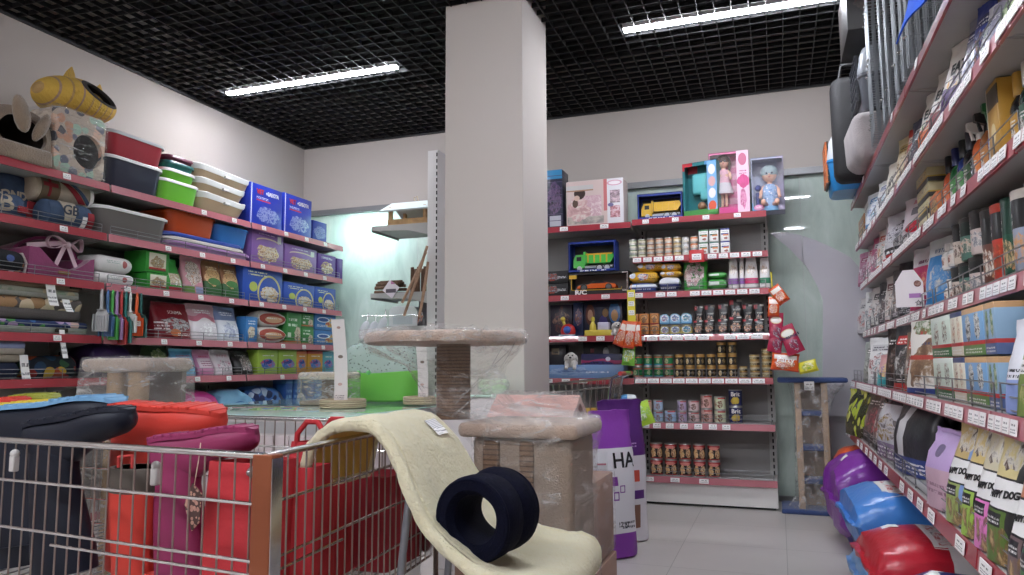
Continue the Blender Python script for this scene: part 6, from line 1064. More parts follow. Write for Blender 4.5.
navy, redb, pinkb, limeb = rub('navy_rubber', (16, 21, 36)), rub('red_rubber', (206, 56, 44)), rub('berry_rubber', (140, 40, 84)), rub('lime_rubber', (150, 156, 48)); skyb = rub('sky_rubber', (104, 156, 196)); yelb = rub('yellow_rubber', (214, 186, 50))
def inv_boot(lb, h, t_, Y0, Y1, m, sm, shaft=.4, roll=0):
    H, T = at_y(h[0], h[1], Y0), at_y(t_[0], t_[1], Y1); k = (T-H).length/.30; shaft = H.z-.490-.26*k; o = thing('rubber_boot', lb, 'boot', (0, 0, 0), 0, 'upturned rubber boots'); boot_parts(o, (T-H).length, m, sm, shaft); frame(o, H, T, roll); return o
inv_boot('upturned navy rubber boot with pale blue tread, above the other navy boot', (-2, 410), (121, 391), 1.86, 1.90, navy, skyb, .2)
inv_boot('upturned navy rubber boot with dark tread, nearest to the wire at the left', (28, 425), (131, 402), 1.60, 1.64, navy, navy, .22)
inv_boot('upturned red rubber boot pointing right, behind the cuffed red boot', (114, 404), (223, 405), 1.78, 1.80, redb, redb, .22, R(4))
inv_boot('upturned berry pink rubber boot between the red boot and red bags', (151, 439), (256, 422), 1.56, 1.60, pinkb, pinkb, .12)
inv_boot('upturned boot with yellow tread behind the navy boots', (-20, 407), (60, 398), 2.02, 2.03, navy, yelb, .2)
inv_boot('upturned boot with red tread at the far left of the bin', (-32, 401), (27, 396), 2.17, 2.18, redb, redb, .2)
inv_boot('upturned lime green boot behind the yellow-treaded one', (-20, 402), (55, 391), 2.31, 2.31, limeb, limeb, .2)
o = thing('rubber_boot', 'upright red rubber boot with a brown-grey cuff and red lining', 'boot', (0, 0, 0)); q = at_y(124, 470, 1.50)
boot_parts(o, .29, redb, redb, q.z-.454-.26, True, mat('cuff_rubber', (78, 70, 62), .6)); o.matrix_world = Matrix.Translation((q.x-.066*.97, 1.545, .462)) @ Matrix.Rotation(PI, 4, 'X')
B().tube([(.03, .03, -(q.z-.452)+.03), (.03, .03, -(q.z-.452)-.02), (.075, .03, -(q.z-.452)-.025), (.08, .03, -(q.z-.452)+.03)], .006, 8).build('pull_loop', mat('red_webbing', (196, 50, 46), .7), o)
tg = thing('paper_tag', 'small dark tag with a pink spot print hanging by the pink boot', 'tag', at_y(193, 505, 1.47)); B().prism([(-.026, 0), (-.004, .052), (.026, .028), (.022, -.04), (.0, -.062)], -.0015, .0015).build('tag_card', art('spot_tag', (72, 44, 40), (('n', ((190, 140, 120), (176, 126, 110)), 90, .05),), .6, 0, gate=False), tg); B().tube([(.0, 0, .04), (.012, 0, .11), (.016, 0, .15)], .0012, 5).build('string', mat('string', (214, 196, 170), .7), tg)
def tote(lb, px0, px1, py, Y, zb, d, m, hm, hpos=.0, handle=True, rz=0, snap=False):
    p, q = at_y(px0, py, Y), at_y(px1, py, Y); w = q.x-p.x; h = p.z-zb; t = thing('tote_bag', lb, 'bag', ((p.x+q.x)/2, Y+d/2, zb), rz, 'red tote bags')
    b = B(); rs = []
    for f, k in ((0, .94), (.02, 1), (.3, 1.0), (.7, .98), (1, .97)): rs.append([(x, y, h*f) for x, y in rrect(w*k, d*k*(1 if f < .8 else .8), .02, 3)])
    rs.append([(x*.97, y*.9, z) for x, y, z in rs[-1]]); rs.append([(x*.97, y, h*.15) for x, y, z in rs[-2]]); b.loft(rs).jig(.010, 7, len(lb)).build('bag_body', m, t)
    if handle:
        for s in (-1, 1): B().tube([(hpos-.055, s*d*.36, h-.03), (hpos-.05, s*d*.36, h+.03), (hpos-.02, s*d*.34, h+.066), (hpos+.02, s*d*.34, h+.066), (hpos+.05, s*d*.36, h+.03), (hpos+.055, s*d*.36, h-.03)], .009, 8).build('handle', hm, t)
    if snap: B().ball((w*.36, -d*.4, h*.955), .015).ball((w*.36, -d*.47, h*.955), .008).build('snap_button', ZINC, t)
    return t
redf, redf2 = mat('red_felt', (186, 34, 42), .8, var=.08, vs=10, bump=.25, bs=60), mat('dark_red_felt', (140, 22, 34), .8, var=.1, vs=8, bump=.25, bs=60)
tote('red tote bag with a steel snap, left of the bronze corner post', 200, 256, 463, 1.50, .45, .2, redf, redf, 0, False, 0, True)
tote('red tote bag in the corner of the bin, right behind the post', 281, 312, 466, 1.64, .45, .12, redf, redf, 0, False)
tote('red tote bag with a loop handle sticking up behind the bin rail', 284, 322, 444, 1.92, .45, .2, redf, redf, .01)
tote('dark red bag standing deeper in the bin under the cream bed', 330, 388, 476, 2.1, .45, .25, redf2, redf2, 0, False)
# ------------------------------------------------------------------ cream hammock hung over the rail, with the plush tunnel
fle = N('cream_fleece'); tco = fle.n('ShaderNodeTexCoord').outputs['Object']; f1 = fle.noise(95, 5, tco, .75); f2 = fle.noise(14, 3, tco)
fle.l(fle.mix(f2.outputs[0], (252, 237, 186), (255, 247, 208)), fle.b.inputs['Base Color']); fle.b.inputs['Roughness'].default_value = .95; fle.b.inputs['Sheen Weight'].default_value = .4
hh_ = fle.ma('ADD', fle.ma('MULTIPLY', f1.outputs[0], .6), f2.outputs[0]); fle.bump(hh_, 1.0, .03); FLE = fle.m; satin = mat('gold_satin', (206, 160, 60), .45, var=.06, bump=.1, bs=20)
hm = thing('radiator_cat_bed', 'cream fleece hammock bed hooked over the wire bin rail', 'pet bed', (0, 0, 0))
PTH = [(-1.24, .765), (-1.228, .83), (-1.205, .89), (-1.15, .93), (-1.07, .942), (-1.015, .932), (-.965, .89), (-.925, .83), (-.885, .76), (-.84, .695), (-.78, .645), (-.70, .612), (-.63, .60), (-.58, .60), (-.545, .594), (-.525, .572), (-.522, .535)]
def cr_(P, t):
    n = len(P)-1; s = min(int(t*n), n-1); f = t*n-s; g = [Vector(P[max(0, min(n, s+i))]) for i in (-1, 0, 1, 2)]
    return .5*(2*g[1]+(g[2]-g[0])*f+(2*g[0]-5*g[1]+4*g[2]-g[3])*f*f+(3*g[1]-g[0]-3*g[2]+g[3])*f**3)
def hsurf(off):
    def fn(u, v):
        x, z = cr_(PTH, u); tx, tz = (cr_(PTH, min(1, u+.02))-cr_(PTH, max(0, u-.02))).normalized()
        e = min(v, 1-v)*14; rr_ = .014*(1-max(0, 1-e)**2)**.5 if e < 1 else .014
        eu = min(u, 1-u)*30; rr_ *= (1-max(0, 1-eu)**2)**.5 if eu < 1 else 1
        wd0, wd1 = 1.735-.085*max(0, min(1, (u-.35)/.4)), 2.08+.07*max(0, min(1, (u-.35)/.4))
        y = wd0+(wd1-wd0)*v; w = noise.noise(Vector((x*5, y*5, 3)))*.008+noise.noise(Vector((x*14, y*14, 9)))*.004+noise.noise(Vector((x*45, y*45, 1)))*.0025
        sag = -.03*math.sin(PI*v)*max(0, min(1, (u-.6)/.15))+.012*math.cos(2*PI*v)*max(0, 1-abs(u-.6)*6)
        return (x-tz*(rr_*off+w*(off > 0)), y, z+tx*(rr_*off+w*(off > 0))+sag)
    return fn
B().grid(hsurf(1.5), 70, 30).build('fleece_top', FLE, hm); B().grid(hsurf(-.9), 60, 20).build('satin_lining', satin, hm)
b = B()
for v in (.0, 1.): b.tube([hsurf(.25)(i/50, v) for i in range(51)], .017, 10)
b.tube([hsurf(.25)(1, i/16) for i in range(17)], .017, 10).tube([hsurf(.25)(0, i/16) for i in range(17)], .014, 10).jig(.004, 60).build('fleece_edge', FLE, hm)
b = B()
for v in (.06, .94):
    y = 1.76+.28*v; b.tube([(-.905, y-.05*(v < .5), .765), (-.925, y-.05*(v < .5), .60), (-.94, y-.05*(v < .5), .40)], .0105, 10).tube([(-.925, y-.05*(v < .5), .545), (-.8, y-.05*(v < .5), .555), (-.55, 1.715 if v < .5 else 2.05, .565)], .009, 10)
b.tube([(-.55, 1.715, .565), (-.55, 2.05, .565)], .009, 10); b.build('steel_frame', mat('grey_powder_coat', (116, 118, 124), .4, .3), hm)
p = hsurf(1.5)(.37, .72); q = hsurf(1.5)(.37, .74)
def tagf(u, v): P = hsurf(1.5)(.335+.05*u, .66+.17*v); Q = hsurf(0)(.335+.05*u, .66+.17*v); n_ = (Vector(P)-Vector(Q)).normalized(); return Vector(P)+n_*.007
B().grid(tagf, 4, 4, 0, .001).build('price_tag', art('barcode_tag', (238, 236, 234), (('w', 0, 11, .4, (110, 110, 116)), ('b', .0, .4, (238, 236, 234)), ('r', .05, .5, .1, .3, (60, 60, 66)), ('t', .55, .95, .05, .4, (90, 90, 96), 2)), .5, 0, gate=False), hm)
p = at_y(300, 492, 1.60); q = at_y(330, 508, 1.6)
B().grid(lambda u, v: (-1.237+.004*u-.004*v, 1.74+.14*u, .765-.055*v+.012*u), 4, 4, 0, .001).build('honeycomb_tag', art('honeycomb', (226, 200, 140), (('n', ((222, 150, 40), (230, 166, 60)), 90, .048),), .6, 0, gate=False), hm)
tn = thing('plush_tunnel', 'dark navy plush pet tunnel lying on the cream hammock seat', 'pet tunnel', (0, 0, 0))
navp = mat('navy_plush', (4, 6, 26), .8, var=.35, vs=20, bump=.5, bs=160, spec=.12)
A = at_z(471, 521, .722); vd = (A-ORG).normalized(); ax = (Matrix.Rotation(R(-31), 3, 'Z') @ Vector((vd.x, vd.y, 0))).normalized(); ax.z = .03
Mt = Matrix.Translation(A) @ ax.to_track_quat('Z', 'Y').to_matrix().to_4x4(); RO = .106
pf = [(.060, .02), (.074, .0), (.093, .0), (RO, .022), (RO*1.0, .06), (RO*.97, .085), (RO*.90, .095), (RO*.97, .105), (RO*1.03, .13), (RO*1.02, .155), (.094, .172), (.074, .173), (.060, .155), (.057, .1), (.060, .02)]
b = B(); b.loft([[(r*math.cos(2*PI*i/40), r*math.sin(2*PI*i/40), z) for i in range(40)] for r, z in pf], 0, True, False, False).jig(.004, 12, 4).tf(Mt).build('tunnel_body', navp, tn)
for zz in (.02, .163): B().tube([(RO*.93*math.cos(2*PI*i/40), RO*.93*math.sin(2*PI*i/40), zz-.016 if zz < .1 else zz+.006) for i in range(40)], .006, 6, 0, True).tf(Mt).build('piping', navp, tn)
TUNN = (A, ax)
# ------------------------------------------------------------------ wrapped cat tree
bplush, film1 = mat('tan_plush', (166, 142, 124), .95, var=.14, vs=12, bump=.7, bs=170, sheen=.4), film('stretch_film', dens=.07, streak=.42, scale=7)
YT = 2.47; ct = thing('cat_tree', 'film-wrapped cat tree with round tan platform on a sisal post', 'cat tree', (-.99, YT, 0))
p0, p1 = at_y(375, 338, YT), at_y(521, 341, YT); cx = (p0.x+p1.x)/2+.99; rp_ = (p1.x-p0.x)/2; zt = at_y(448, 332, YT).z
B().lathe([(.001, 0), (rp_*.94, 0), (rp_*.985, .006), (rp_, .02), (rp_*.985, .034), (rp_*.95, .042), (.001, .046)], 48, 0, (cx, 0, zt-.046)).jig(.003, 14).build('round_platform', bplush, ct)
xp = at_y(453.5, 380, YT).x+.99
B().lathe([(.001, .0), (.062, .0), (.062, zt-.046-.908), (.001, zt-.046-.908)], 28, 0, (xp, 0, .908)).build('sisal_post', SISAL, ct)
X0, X1 = at_y(462, 440, 2.3).x+.99, at_y(577, 440, 2.3).x+.99
B().rbox(X0-.02, X1, -.17, .2, .86, .908, .018).build('lower_platform', bplush, ct)
B().rbox(X0+.02, X1-.03, -.13, .18, .46, .859, .02).build('box_house', mat('beige_carpet', (146, 128, 112), .95, var=.1, vs=10, bump=.6, bs=160), ct)
B().rbox(X0+.06, X0+.12, -.14, -.12, .48, .85, .02).rbox(X0+.19, X0+.24, -.14, -.12, .48, .85, .02).build('sisal_panel', SISAL, ct)
B().rbox(X0-.03, X1, -.2, .24, 0, .05, .012).box(X0+.04, X1-.06, -.1, .16, .05, .46).build('base', mat('brown_carton_base', (146, 112, 88), .8, var=.08, bump=.1), ct)
def ringp(cx_, cy_, rx, ry, z, n=40, e=2.2, s=0): return [(cx_+x*(1+.05*math.sin(5*i+s)), cy_+y*(1+.05*math.cos(4*i+s)), z+.012*math.sin(3*i+s)) for i, (x, y) in enumerate(sell(rx, ry, e, n))]
xm, hwx = (X0+X1)/2, (X1-X0)/2
fr = [ringp(cx, 0, rp_+.006, rp_+.006, zt-.012, s=1), ringp(cx+.0, 0, rp_*.93, rp_*.93, zt-.06, s=2), ringp(cx+.04, 0, rp_*.62, rp_*.62, zt-.12, s=3), ringp(xp+.03, 0, .14, .13, zt-.20, s=4), ringp(xp+.08, 0, .16, .15, .95, s=5), ringp(xm, .01, hwx+.03, .2, .915, s=2), ringp(xm, .01, hwx+.035, .215, .85, s=6), ringp(xm, .02, hwx+.0, .18, .78, s=3), ringp(xm, .02, hwx+.01, .19, .56, s=1), ringp(xm, .02, hwx+.03, .22, .1, s=4)]
B().loft(fr, 0, True, False, False).jig(.012, 11, 2).build('film_wrap', film1, ct)
B().loft([ringp(cx, 0, rp_+.004, rp_+.004, zt-.042, s=1), ringp(cx, 0, rp_+.006, rp_+.006, zt-.008, s=2), ringp(cx, 0, rp_*.8, rp_*.8, zt+.006, s=3)], 0, True, False, True).jig(.004, 20).build('film_cap', film('stretch_film_2', dens=.12, streak=.55, scale=12), ct)
for a, z0_ in ((-12, 1.12), (10, 1.09), (30, 1.05)):
    B().grid(lambda u, v: (xp+.05+(cx+rp_*.98-xp-.05)*u, -.06+.05*math.sin(4*u+a)+.03*(v-.5), z0_-.12+(zt-.03-z0_+.12)*u**1.2+.014*(v-.5)), 14, 3, 0, .001).build('film_strand', film('film_strand', dens=.3, streak=.5, scale=16), ct)
# boxes under the pink house, the house itself
YBX = 2.78
bx = thing('carton_stack', 'film-wrapped brown cardboard carton beneath the pink-roofed pet house', 'box', (at_y(590, 520, YBX).x-.27, YBX, 0)); B().rbox(-.26, .27, 0, .42, .315, .642, .008, 0, 2).build('carton_body', mat('pinkish_cardboard', (158, 124, 106), .75, var=.07, vs=5, bump=.08), bx)
tp = B()
for i in range(6): tp.box(-.262, .272, -.002, .0, .35+.05*i, .365+.05*i)
tp.build('printed_lines', mat('carton_ridge', (140, 106, 90), .8), bx); B().rbox(-.268, .278, -.008, .428, .317, .65, .012).jig(.004, 15).build('film_wrap', film('carton_film', dens=.08, streak=.45, scale=8), bx)
b2 = carton_b(.56, .44, .31).tf(Matrix.Translation((0, .21, 0))).build('carton', MC['pinkish_cardboard'], None, (bx.location.x, YBX-.01, .0)); tag(b2, 'plain brown carton on the floor beneath the wrapped carton', 'box')
ph = thing('pet_house', 'film-wrapped pet house with pink plush roof and beige walls', 'pet house', ((at_y(503, 397, 3.42).x+at_y(576, 397, 3.42).x)/2, 3.42, .0)); hw, dp = (at_y(576, 397, 3.42).x-at_y(503, 397, 3.42).x)/2, .21; ZPH = .56; H1 = at_y(577, 397, 3.42).z-ZPH; ph.location.z = ZPH+.004; H0 = H1*.66
b3 = carton_b(.5, .5, .555).build('carton', MC['pinkish_cardboard'], None, (ph.location.x, 3.42, .0)); tag(b3, 'tall brown carton that carries the pink-roofed pet house', 'box')
pnk = mat('pink_plush', (206, 150, 136), .95, var=.12, vs=20, bump=.8, bs=170, sheen=.5)
B().prism([(-dp, 0), (dp, 0), (dp, H0), (0, H1-.02), (-dp, H0)], hw-.02, hw, 'x').prism([(-dp, 0), (dp, 0), (dp, H0), (0, H1-.02), (-dp, H0)], -hw, -hw+.02, 'x').box(-hw, hw, dp-.02, dp, 0, H0).box(-hw, hw, -dp, dp, 0, .02).box(-hw, -hw+.06, -dp, -dp+.02, 0, H0).box(hw-.09, hw, -dp, -dp+.02, 0, H0).box(-hw, hw, -dp, -dp+.02, H0-.05, H0).box(-.02, .06, -dp, -dp+.02, 0, H0).build('house_walls', mat('rose_beige_plush', (170, 128, 112), .95, var=.1, vs=14, bump=.6, bs=160), ph)
for s in (-1, 1): B().grid(lambda u, v: (-hw-.03+(2*hw+.05)*u, s*(dp+.05)*(1-v), H0-.045+(H1-H0+.05)*v), 14, 10, 0, .03 if s < 0 else -.03).jig(.004, 30).build('roof_panel', pnk, ph)
B().rbox(hw-.1, hw-.09+.03, -dp-.004, -dp+.01, .02, H0-.06, .004).build('brown_sisal_trim', SISAL, ph); B().prism([(-.05, .04), (.05, .04), (.05, .12)]+[(.05*math.cos(PI*i/8), .12+.05*math.sin(PI*i/8)) for i in range(1, 8)]+[(-.05, .12)], hw-.001, hw+.004, 'x').build('window_patch', mat('window_grey', (120, 112, 112), .7), ph)
B().loft([[(-hw-.05, y*1.02, z) for y, z in Q] for Q in [[(-dp-.06, 0), (dp+.06, 0), (dp+.07, H0-.03), (0, H1+.03), (-dp-.07, H0-.03)]]]+[[(hw+.035, y*1.0, z) for y, z in [(-dp-.06, 0), (dp+.06, 0), (dp+.07, H0-.03), (0, H1+.02), (-dp-.07, H0-.03)]]]).build('film_wrap', film('house_wrap', dens=.08, streak=.6, scale=10, stretch=(1, 2, 3)), ph)
# ------------------------------------------------------------------ glass topped counter and what stands on it
ctr = thing('display_counter', 'low white shop counter with a glass top, behind the wire bin', 'counter', (0, 0, 0)); ZK = .85; cx0, cx1, cy0, cy1 = -3.55, -2.045, 3.165, 4.86
B().box(cx0, cx1, cy0, cy1, .08, ZK-.035).box(cx0+.04, cx1-.04, cy0+.04, cy1-.04, 0, .08).build('counter_body', mat('counter_white', (206, 200, 198), .45, var=.02), ctr)
b = B()
for i in range(16): b.rbox(cx0+.01+i*.093, cx0+.095+i*.093, cy0-.012, cy0, .12, ZK-.10, .003)
b.build('front_slats', mat('slat_blush', (200, 186, 186), .45, var=.03), ctr)
b = B()
for i in range(16): b.rbox(cx1, cx1+.010, cy0+.01+i*.105, cy0+.1+i*.105, .12, ZK-.10, .003)
b.build('side_slats', MC['slat_blush'], ctr); B().box(cx0, cx1+.002, cy0-.004, cy1, ZK-.09, ZK-.034).build('top_rail', mat('rail_alu', (190, 190, 192), .35, .4), ctr)
gl = N('counter_glass'); gl.b.inputs['Base Color'].default_value = lin((190, 226, 206)); gl.b.inputs['Roughness'].default_value = .03; gl.b.inputs['Coat Weight'].default_value = .5
B().rbox(cx0-.01, cx1+.012, cy0-.014, cy1, ZK-.010, ZK, .003).box(cx0, cx1, cy0, cy1, ZK-.033, ZK-.0105, 1).build('glass_top', [gl.m, MC['counter_white']], ctr)
B().box(cx1+.002, cx1+.006, cy0+.2, cy0+.42, ZK-.16, ZK-.09).build('yellow_price_card', plas('card_sun', (226, 196, 40)), ctr)
def card_post(lb, px0, px1, pyb, c0, c1, yt, lean):
    Pc = at_z((px0+px1)/2, pyb-5, ZK); w = at_y(px1, pyb, Pc.y).x-at_y(px0, pyb, Pc.y).x; t = thing('scratch_toy', lb, 'cat toy', (Pc.x, Pc.y, ZK+.002), 0, 'cat toys with tall cards'); r = w/2
    b = B()
    for i in range(3): b.tube([(r*.93*math.cos(2*PI*j/36), r*.93*math.sin(2*PI*j/36), .010+.016*i) for j in range(36)], .0095, 8, 0, True)
    b.lathe([(.001, 0), (r*.94, 0), (r*.94, .042), (.001, .044)], 36); b.build('jute_base', JUTE, t)
    xa, xb, zt_ = at_y(c0, 400, Pc.y-.0).x-Pc.x, at_y(c1, 400, Pc.y).x-Pc.x, at_y((c0+c1)/2, yt, Pc.y).z-ZK
    B().grid(lambda u, v: (xa+(xb-xa)*u+lean*(v-.5), -.02-.02*v*v+.012*math.sin(PI*v), .03+(zt_-.03)*v), 4, 14, 0, .003).build('printed_card', art('tall_card', (226, 216, 214), (('e', .5, .55, .16, .02, (120, 100, 90)), ('e', .45, .9, .12, .016, (170, 130, 120)), ('e', .5, .22, .14, .018, (200, 160, 150)), ('t', .2, .8, .04, .1, (110, 100, 100), 3)), .5, 0, gate=False), t); return t
card_post('jute disc cat toy with tall white card, at the counter corner', 323, 363, 413, 334.5, 347.5, 320, -.02)
card_post('jute disc cat toy with white card, right of the green carrier', 405, 437, 409.5, 418, 428, 332, -.02)
Pc = at_z(352, 399, ZK); YC = 4.62; p, q = at_y(345, 370, YC), at_y(421, 370, YC); w = q.x-p.x
ca_ = thing('small_animal_carrier', 'green carrier with clear speckled lid and handle on the glass counter', 'pet carrier', ((p.x+q.x)/2, YC+.02, ZK+.002))
h1, h2 = at_y(383, 372, YC).z-ZK, at_y(383, 344, YC).z-ZK
def cring(k, z, wv=0): return [(x*k, y*k, z+wv*math.cos(2*(math.atan2(y, x)))*.5) for x, y in sell(w/2, .17, 3, 48)]
B().loft([cring(.84, 0), cring(.92, .012), cring(1.0, h1*.45), cring(1.02, h1*.85), cring(1.02, h1, .02), cring(.98, h1, .02), cring(.94, h1*.6), cring(.8, .02)]).build('green_base', mat('bright_green_plastic', (116, 200, 74), .35, var=.03, coat=.2), ca_)
ld = N('clear_lid'); t0 = ld.n('ShaderNodeTexCoord').outputs['Object']; vo = ld.n('ShaderNodeTexVoronoi'); vo.inputs['Scale'].default_value = 46; ld.l(t0, vo.inputs['Vector'])
dot = ld.ma('LESS_THAN', vo.outputs['Distance'], .22); ld.l(ld.mix(dot, (206, 226, 218), (60, 80, 76)), ld.b.inputs['Base Color']); ld.b.inputs['Roughness'].default_value = .15
tr_ = ld.n('ShaderNodeBsdfTransparent'); mx_ = ld.n('ShaderNodeMixShader'); ld.l(ld.ma('MAXIMUM', ld.ma('MULTIPLY', dot, .8), .42), mx_.inputs[0]); ld.l(tr_.outputs[0], mx_.inputs[1]); ld.l(ld.b.outputs[0], mx_.inputs[2]); ld.l(mx_.outputs[0], ld.o.inputs[0])
B().loft([cring(1.0, h1, .02), cring(1.0, h1+.02, .02), cring(.97, h1+(h2-h1)*.5), cring(.88, h1+(h2-h1)*.85), cring(.7, h2), cring(.2, h2+.005)]).build('clear_lid', ld.m, ca_)
for dx in (-.10, -.02): B().lathe([(.001, 0), (.016, 0), (.014, .01), (.001, .012)], 14).tf(Matrix.Translation((dx, -.172, h1-.005)) @ Matrix.Rotation(R(90), 4, 'X')).build('latch_knob', mat('mint_plastic', (110, 200, 120), .3), ca_)
B().tube([(-.09, 0, h2), (-.06, 0, h2+.045), (0, 0, h2+.06), (.06, 0, h2+.045), (.09, 0, h2)], .012, 8).rbox(-.1, .1, -.03, .03, h2-.006, h2+.008, .004).build('handle', mat('mint_handle', (170, 220, 190), .3), ca_)
Yw = 3.98; p, q = at_y(297, 376, Yw), at_y(336, 376, Yw); t = thing('scratching_post', 'small film-wrapped scratching post with cream plush top on the counter', 'scratching post', ((p.x+q.x)/2, Yw+.15, ZK+.002)); w = q.x-p.x; h = p.z-ZK+.02
B().rbox(-w/2, w/2, -.15, .15, h-.045, h, .02).build('plush_top', mat('cream_plush', (206, 190, 166), .95, bump=.7, bs=160, sheen=.4), t); B().cyl((0, 0, .03), (0, 0, h-.045), .05, 20).build('sisal_post', SISAL, t); B().rbox(-w*.46, w*.46, -.14, .14, 0, .03, .01).build('base_board', MC['tan_plush'], t); B().rbox(-w/2-.005, w/2+.005, -.156, .156, .002, h+.006, .03).jig(.004, 20).build('film_wrap', CLEAR, t)
# wrapped scratching frame behind the boots
p, q = at_y(84, 372, 2.8), at_y(150, 372, 2.8); w = q.x-p.x; zt = at_y(128, 358, 2.8).z; t = thing('scratching_post', 'film-wrapped scratching frame with tan plush top behind the boots', 'scratching post', ((p.x+q.x)/2, 2.93, 0))
B().rbox(-w/2, w/2, -.16, .16, zt-.07, zt, .03).jig(.004, 12).build('plush_top', mat('taupe_plush', (168, 148, 132), .95, var=.1, bump=.7, bs=160, sheen=.4), t)
for x in (-w*.05, w*.27): B().cyl((x, -.1, .06), (x, -.1, zt-.07), .048, 20).build('sisal_post', mat('straw_sisal', (150, 120, 84), .9, var=.15, vs=40, bump=.5, bs=160), t)
B().box(-w*.45, w*.45, .1, .13, .06, zt-.07).build('back_board', mat('grey_brown_board', (110, 96, 86), .8), t); B().rbox(-w/2, w/2, -.16, .16, 0, .06, .015).build('base_board', MC['taupe_plush'], t)
B().loft([[(x*k, y*k, z) for x, y in rrect(w+.02, .35, .05, 4)] for z, k in ((.01, 1.02), (zt*.4, 1.03), (zt*.7, 1.06), (zt*.85, 1.03), (zt-.03, 1.0), (zt+.006, .97))]).jig(.008, 12).build('film_wrap', film('frame_film', dens=.14, streak=.5, scale=6), t)
# cabinet in front of the column
cb = thing('display_cabinet', 'white cabinet with glass top between the column and cat tree', 'cabinet', (-1.5, 3.92, 0)); B().rbox(-.3, .3, -.17, .17, 0, .925, .004).build('cabinet_body', MC['counter_white'], cb); B().rbox(-.31, .31, -.18, .18, .926, .938, .003).build('glass_top', gl.m, cb)
p = at_y(493, 385, 3.92); t = thing('feeding_bowl', 'pale green rounded bowl in clear film, on the cabinet by the column', 'bowl', (p.x, 3.92, .94)); B().lathe([(.001, 0), (.05, 0), (.075, .02), (.085, .05), (.08, .075), (.07, .082), (.065, .07), (.001, .03)], 28).build('bowl_body', mat('pale_green_plastic', (196, 214, 180), .35), t); B().lathe([(.088, .002), (.095, .05), (.08, .1), (.03, .13), (.02, .16)], 24).jig(.008, 16).build('film_wrap', CLEAR, t)
# ------------------------------------------------------------------ small side gondola behind the column
gd = thing('side_gondola', 'white gondola end with three shelves, left of the column', 'rack', (-2.445, 5.0, 0)); GX = .5
B().box(-.042, .042, 0, .46, 0, 2.75).build('end_panel', mat('panel_white', (214, 210, 208), .5, var=.02), gd)
b = B(); z = .2
while z < 2.7: b.box(.030, .040, -.002, .0, z, z+.03); z += .05
b.build('slot_strip', DARK, gd)
for z in (2.19, 1.66, 1.40):
    s = B().box(-.53, -.043, .0, .44, z-.028, z).prism([(-.53, z), (-.043, z), (-.043, z-.09), (-.2, z-.05), (-.53, z-.035)], -.002, .004).box(-.53, -.526, .0, .44, z-.045, z+.003).build('shelf', GREYM, gd)
def gp(px, py, Y=5.0): return at_y(px, py, Y)
wood = mat('pale_pine', (190, 150, 100), .6, var=.15, vs=20); bark = mat('brown_bark', (104, 78, 60), .9, var=.25, vs=30, bump=.8, bs=60)
p, q = gp(376, 222), gp(428, 222); w = q.x-p.x-.03; t = thing('bird_feeder', 'wooden bird feeder house with a pale sloping roof on the top shelf', 'bird feeder', ((p.x+q.x)/2, 5.22, 2.192)); H = gp(400, 196).z-2.19
B().rbox(-w*.4, w*.42, -.14, .14, 0, .03, .004).box(-w*.4, w*.42, -.14, -.125, .03, .06).box(-w*.4, w*.42, .125, .14, .03, .06).build('feeding_tray', wood, t)
for x in (-w*.36, w*.36):
    for y in (-.12, .12): B().rbox(x-.014, x+.014, y-.014, y+.014, .03, H*.72, .003).build('post', wood, t)
B().prism([(-.14, H*.6), (.14, H*.6), (0, H*.96)], w*.36, w*.38, 'x').tube([(w*.38, -.12, .04), (w*.38, .1, H*.6)], .01).tube([(w*.38, .12, .04), (w*.38, -.1, H*.6)], .01).build('gable_brace', wood, t)
for s in (-1, 1): B().grid(lambda u, v: (-w*.5+w*u, s*.2*(1-v), H*.55+H*.45*v), 4, 4, 0, .012*-s).build('roof_panel', mat('roof_felt', (186, 196, 196), .6, var=.05), t)
B().tube([(0, 0, H), (-.01, 0, H+.03), (.02, 0, H+.04), (.03, 0, H)], .004, 6).build('hanging_cord', JUTE, t)
def wtunnel(lb, px0, px1, pyt, z, dy, r_, grp='bark tunnels'):
    p, q = gp(px0, pyt), gp(px1, pyt); w = q.x-p.x; t = thing('bark_tunnel', lb, 'small pet tunnel', ((p.x+q.x)/2, 5.0+dy, z+.002), 0, grp); b = B(); n = 9
    for i in range(n): a = PI*i/(n-1); x, zz = r_*math.cos(a), .012+r_*math.sin(a); b.tube([(-w/2, x, zz), (w/2, x, zz)], .013, 8)
    b.jig(.003, 40, len(lb)).build('bark_sticks', bark, t); return t
z2 = 1.66
t = wtunnel('arched bridge tunnel of bark sticks on the middle gondola shelf', 372, 394, 272, z2, .13, .085)
p = gp(394, 272); 
t = thing('bark_tunnel', 'taller bundle of bark logs beside the bark bridge', 'small pet tunnel', (gp(410, 272).x, 5.2, z2+.002)); b = B()
for i in range(10): b.cyl((-.085+.02*i, .03*math.sin(i*2), .0), (-.085+.02*i, .03*math.sin(i*2), gp(410, 264).z-z2-.01*(i % 3)), .014, 8)
b.jig(.003, 40).build('bark_sticks', bark, t)
for i, (a, b_) in enumerate((((426, 252), (402, 303)), ((427, 246), (404, 316)), ((428, 262), (419, 318)))):
    A_, B_ = gp(a[0], a[1], 4.93), gp(b_[0], b_[1], 4.86); o = B().tube([A_, A_.lerp(B_, .4)+Vector((.006, 0, .004)), B_], [.010, .012, .011], 9).jig(.003, 30, i).build('hanging_perch', mat('perch_wood', (156, 122, 96), .7, var=.2, vs=25)); tag(o, ('thin wooden perch stick leaning most to the left', 'thicker wooden perch stick in the middle of the three', 'wooden perch stick hanging nearest to the white panel')[i], 'perch stick', 'wooden perch sticks')
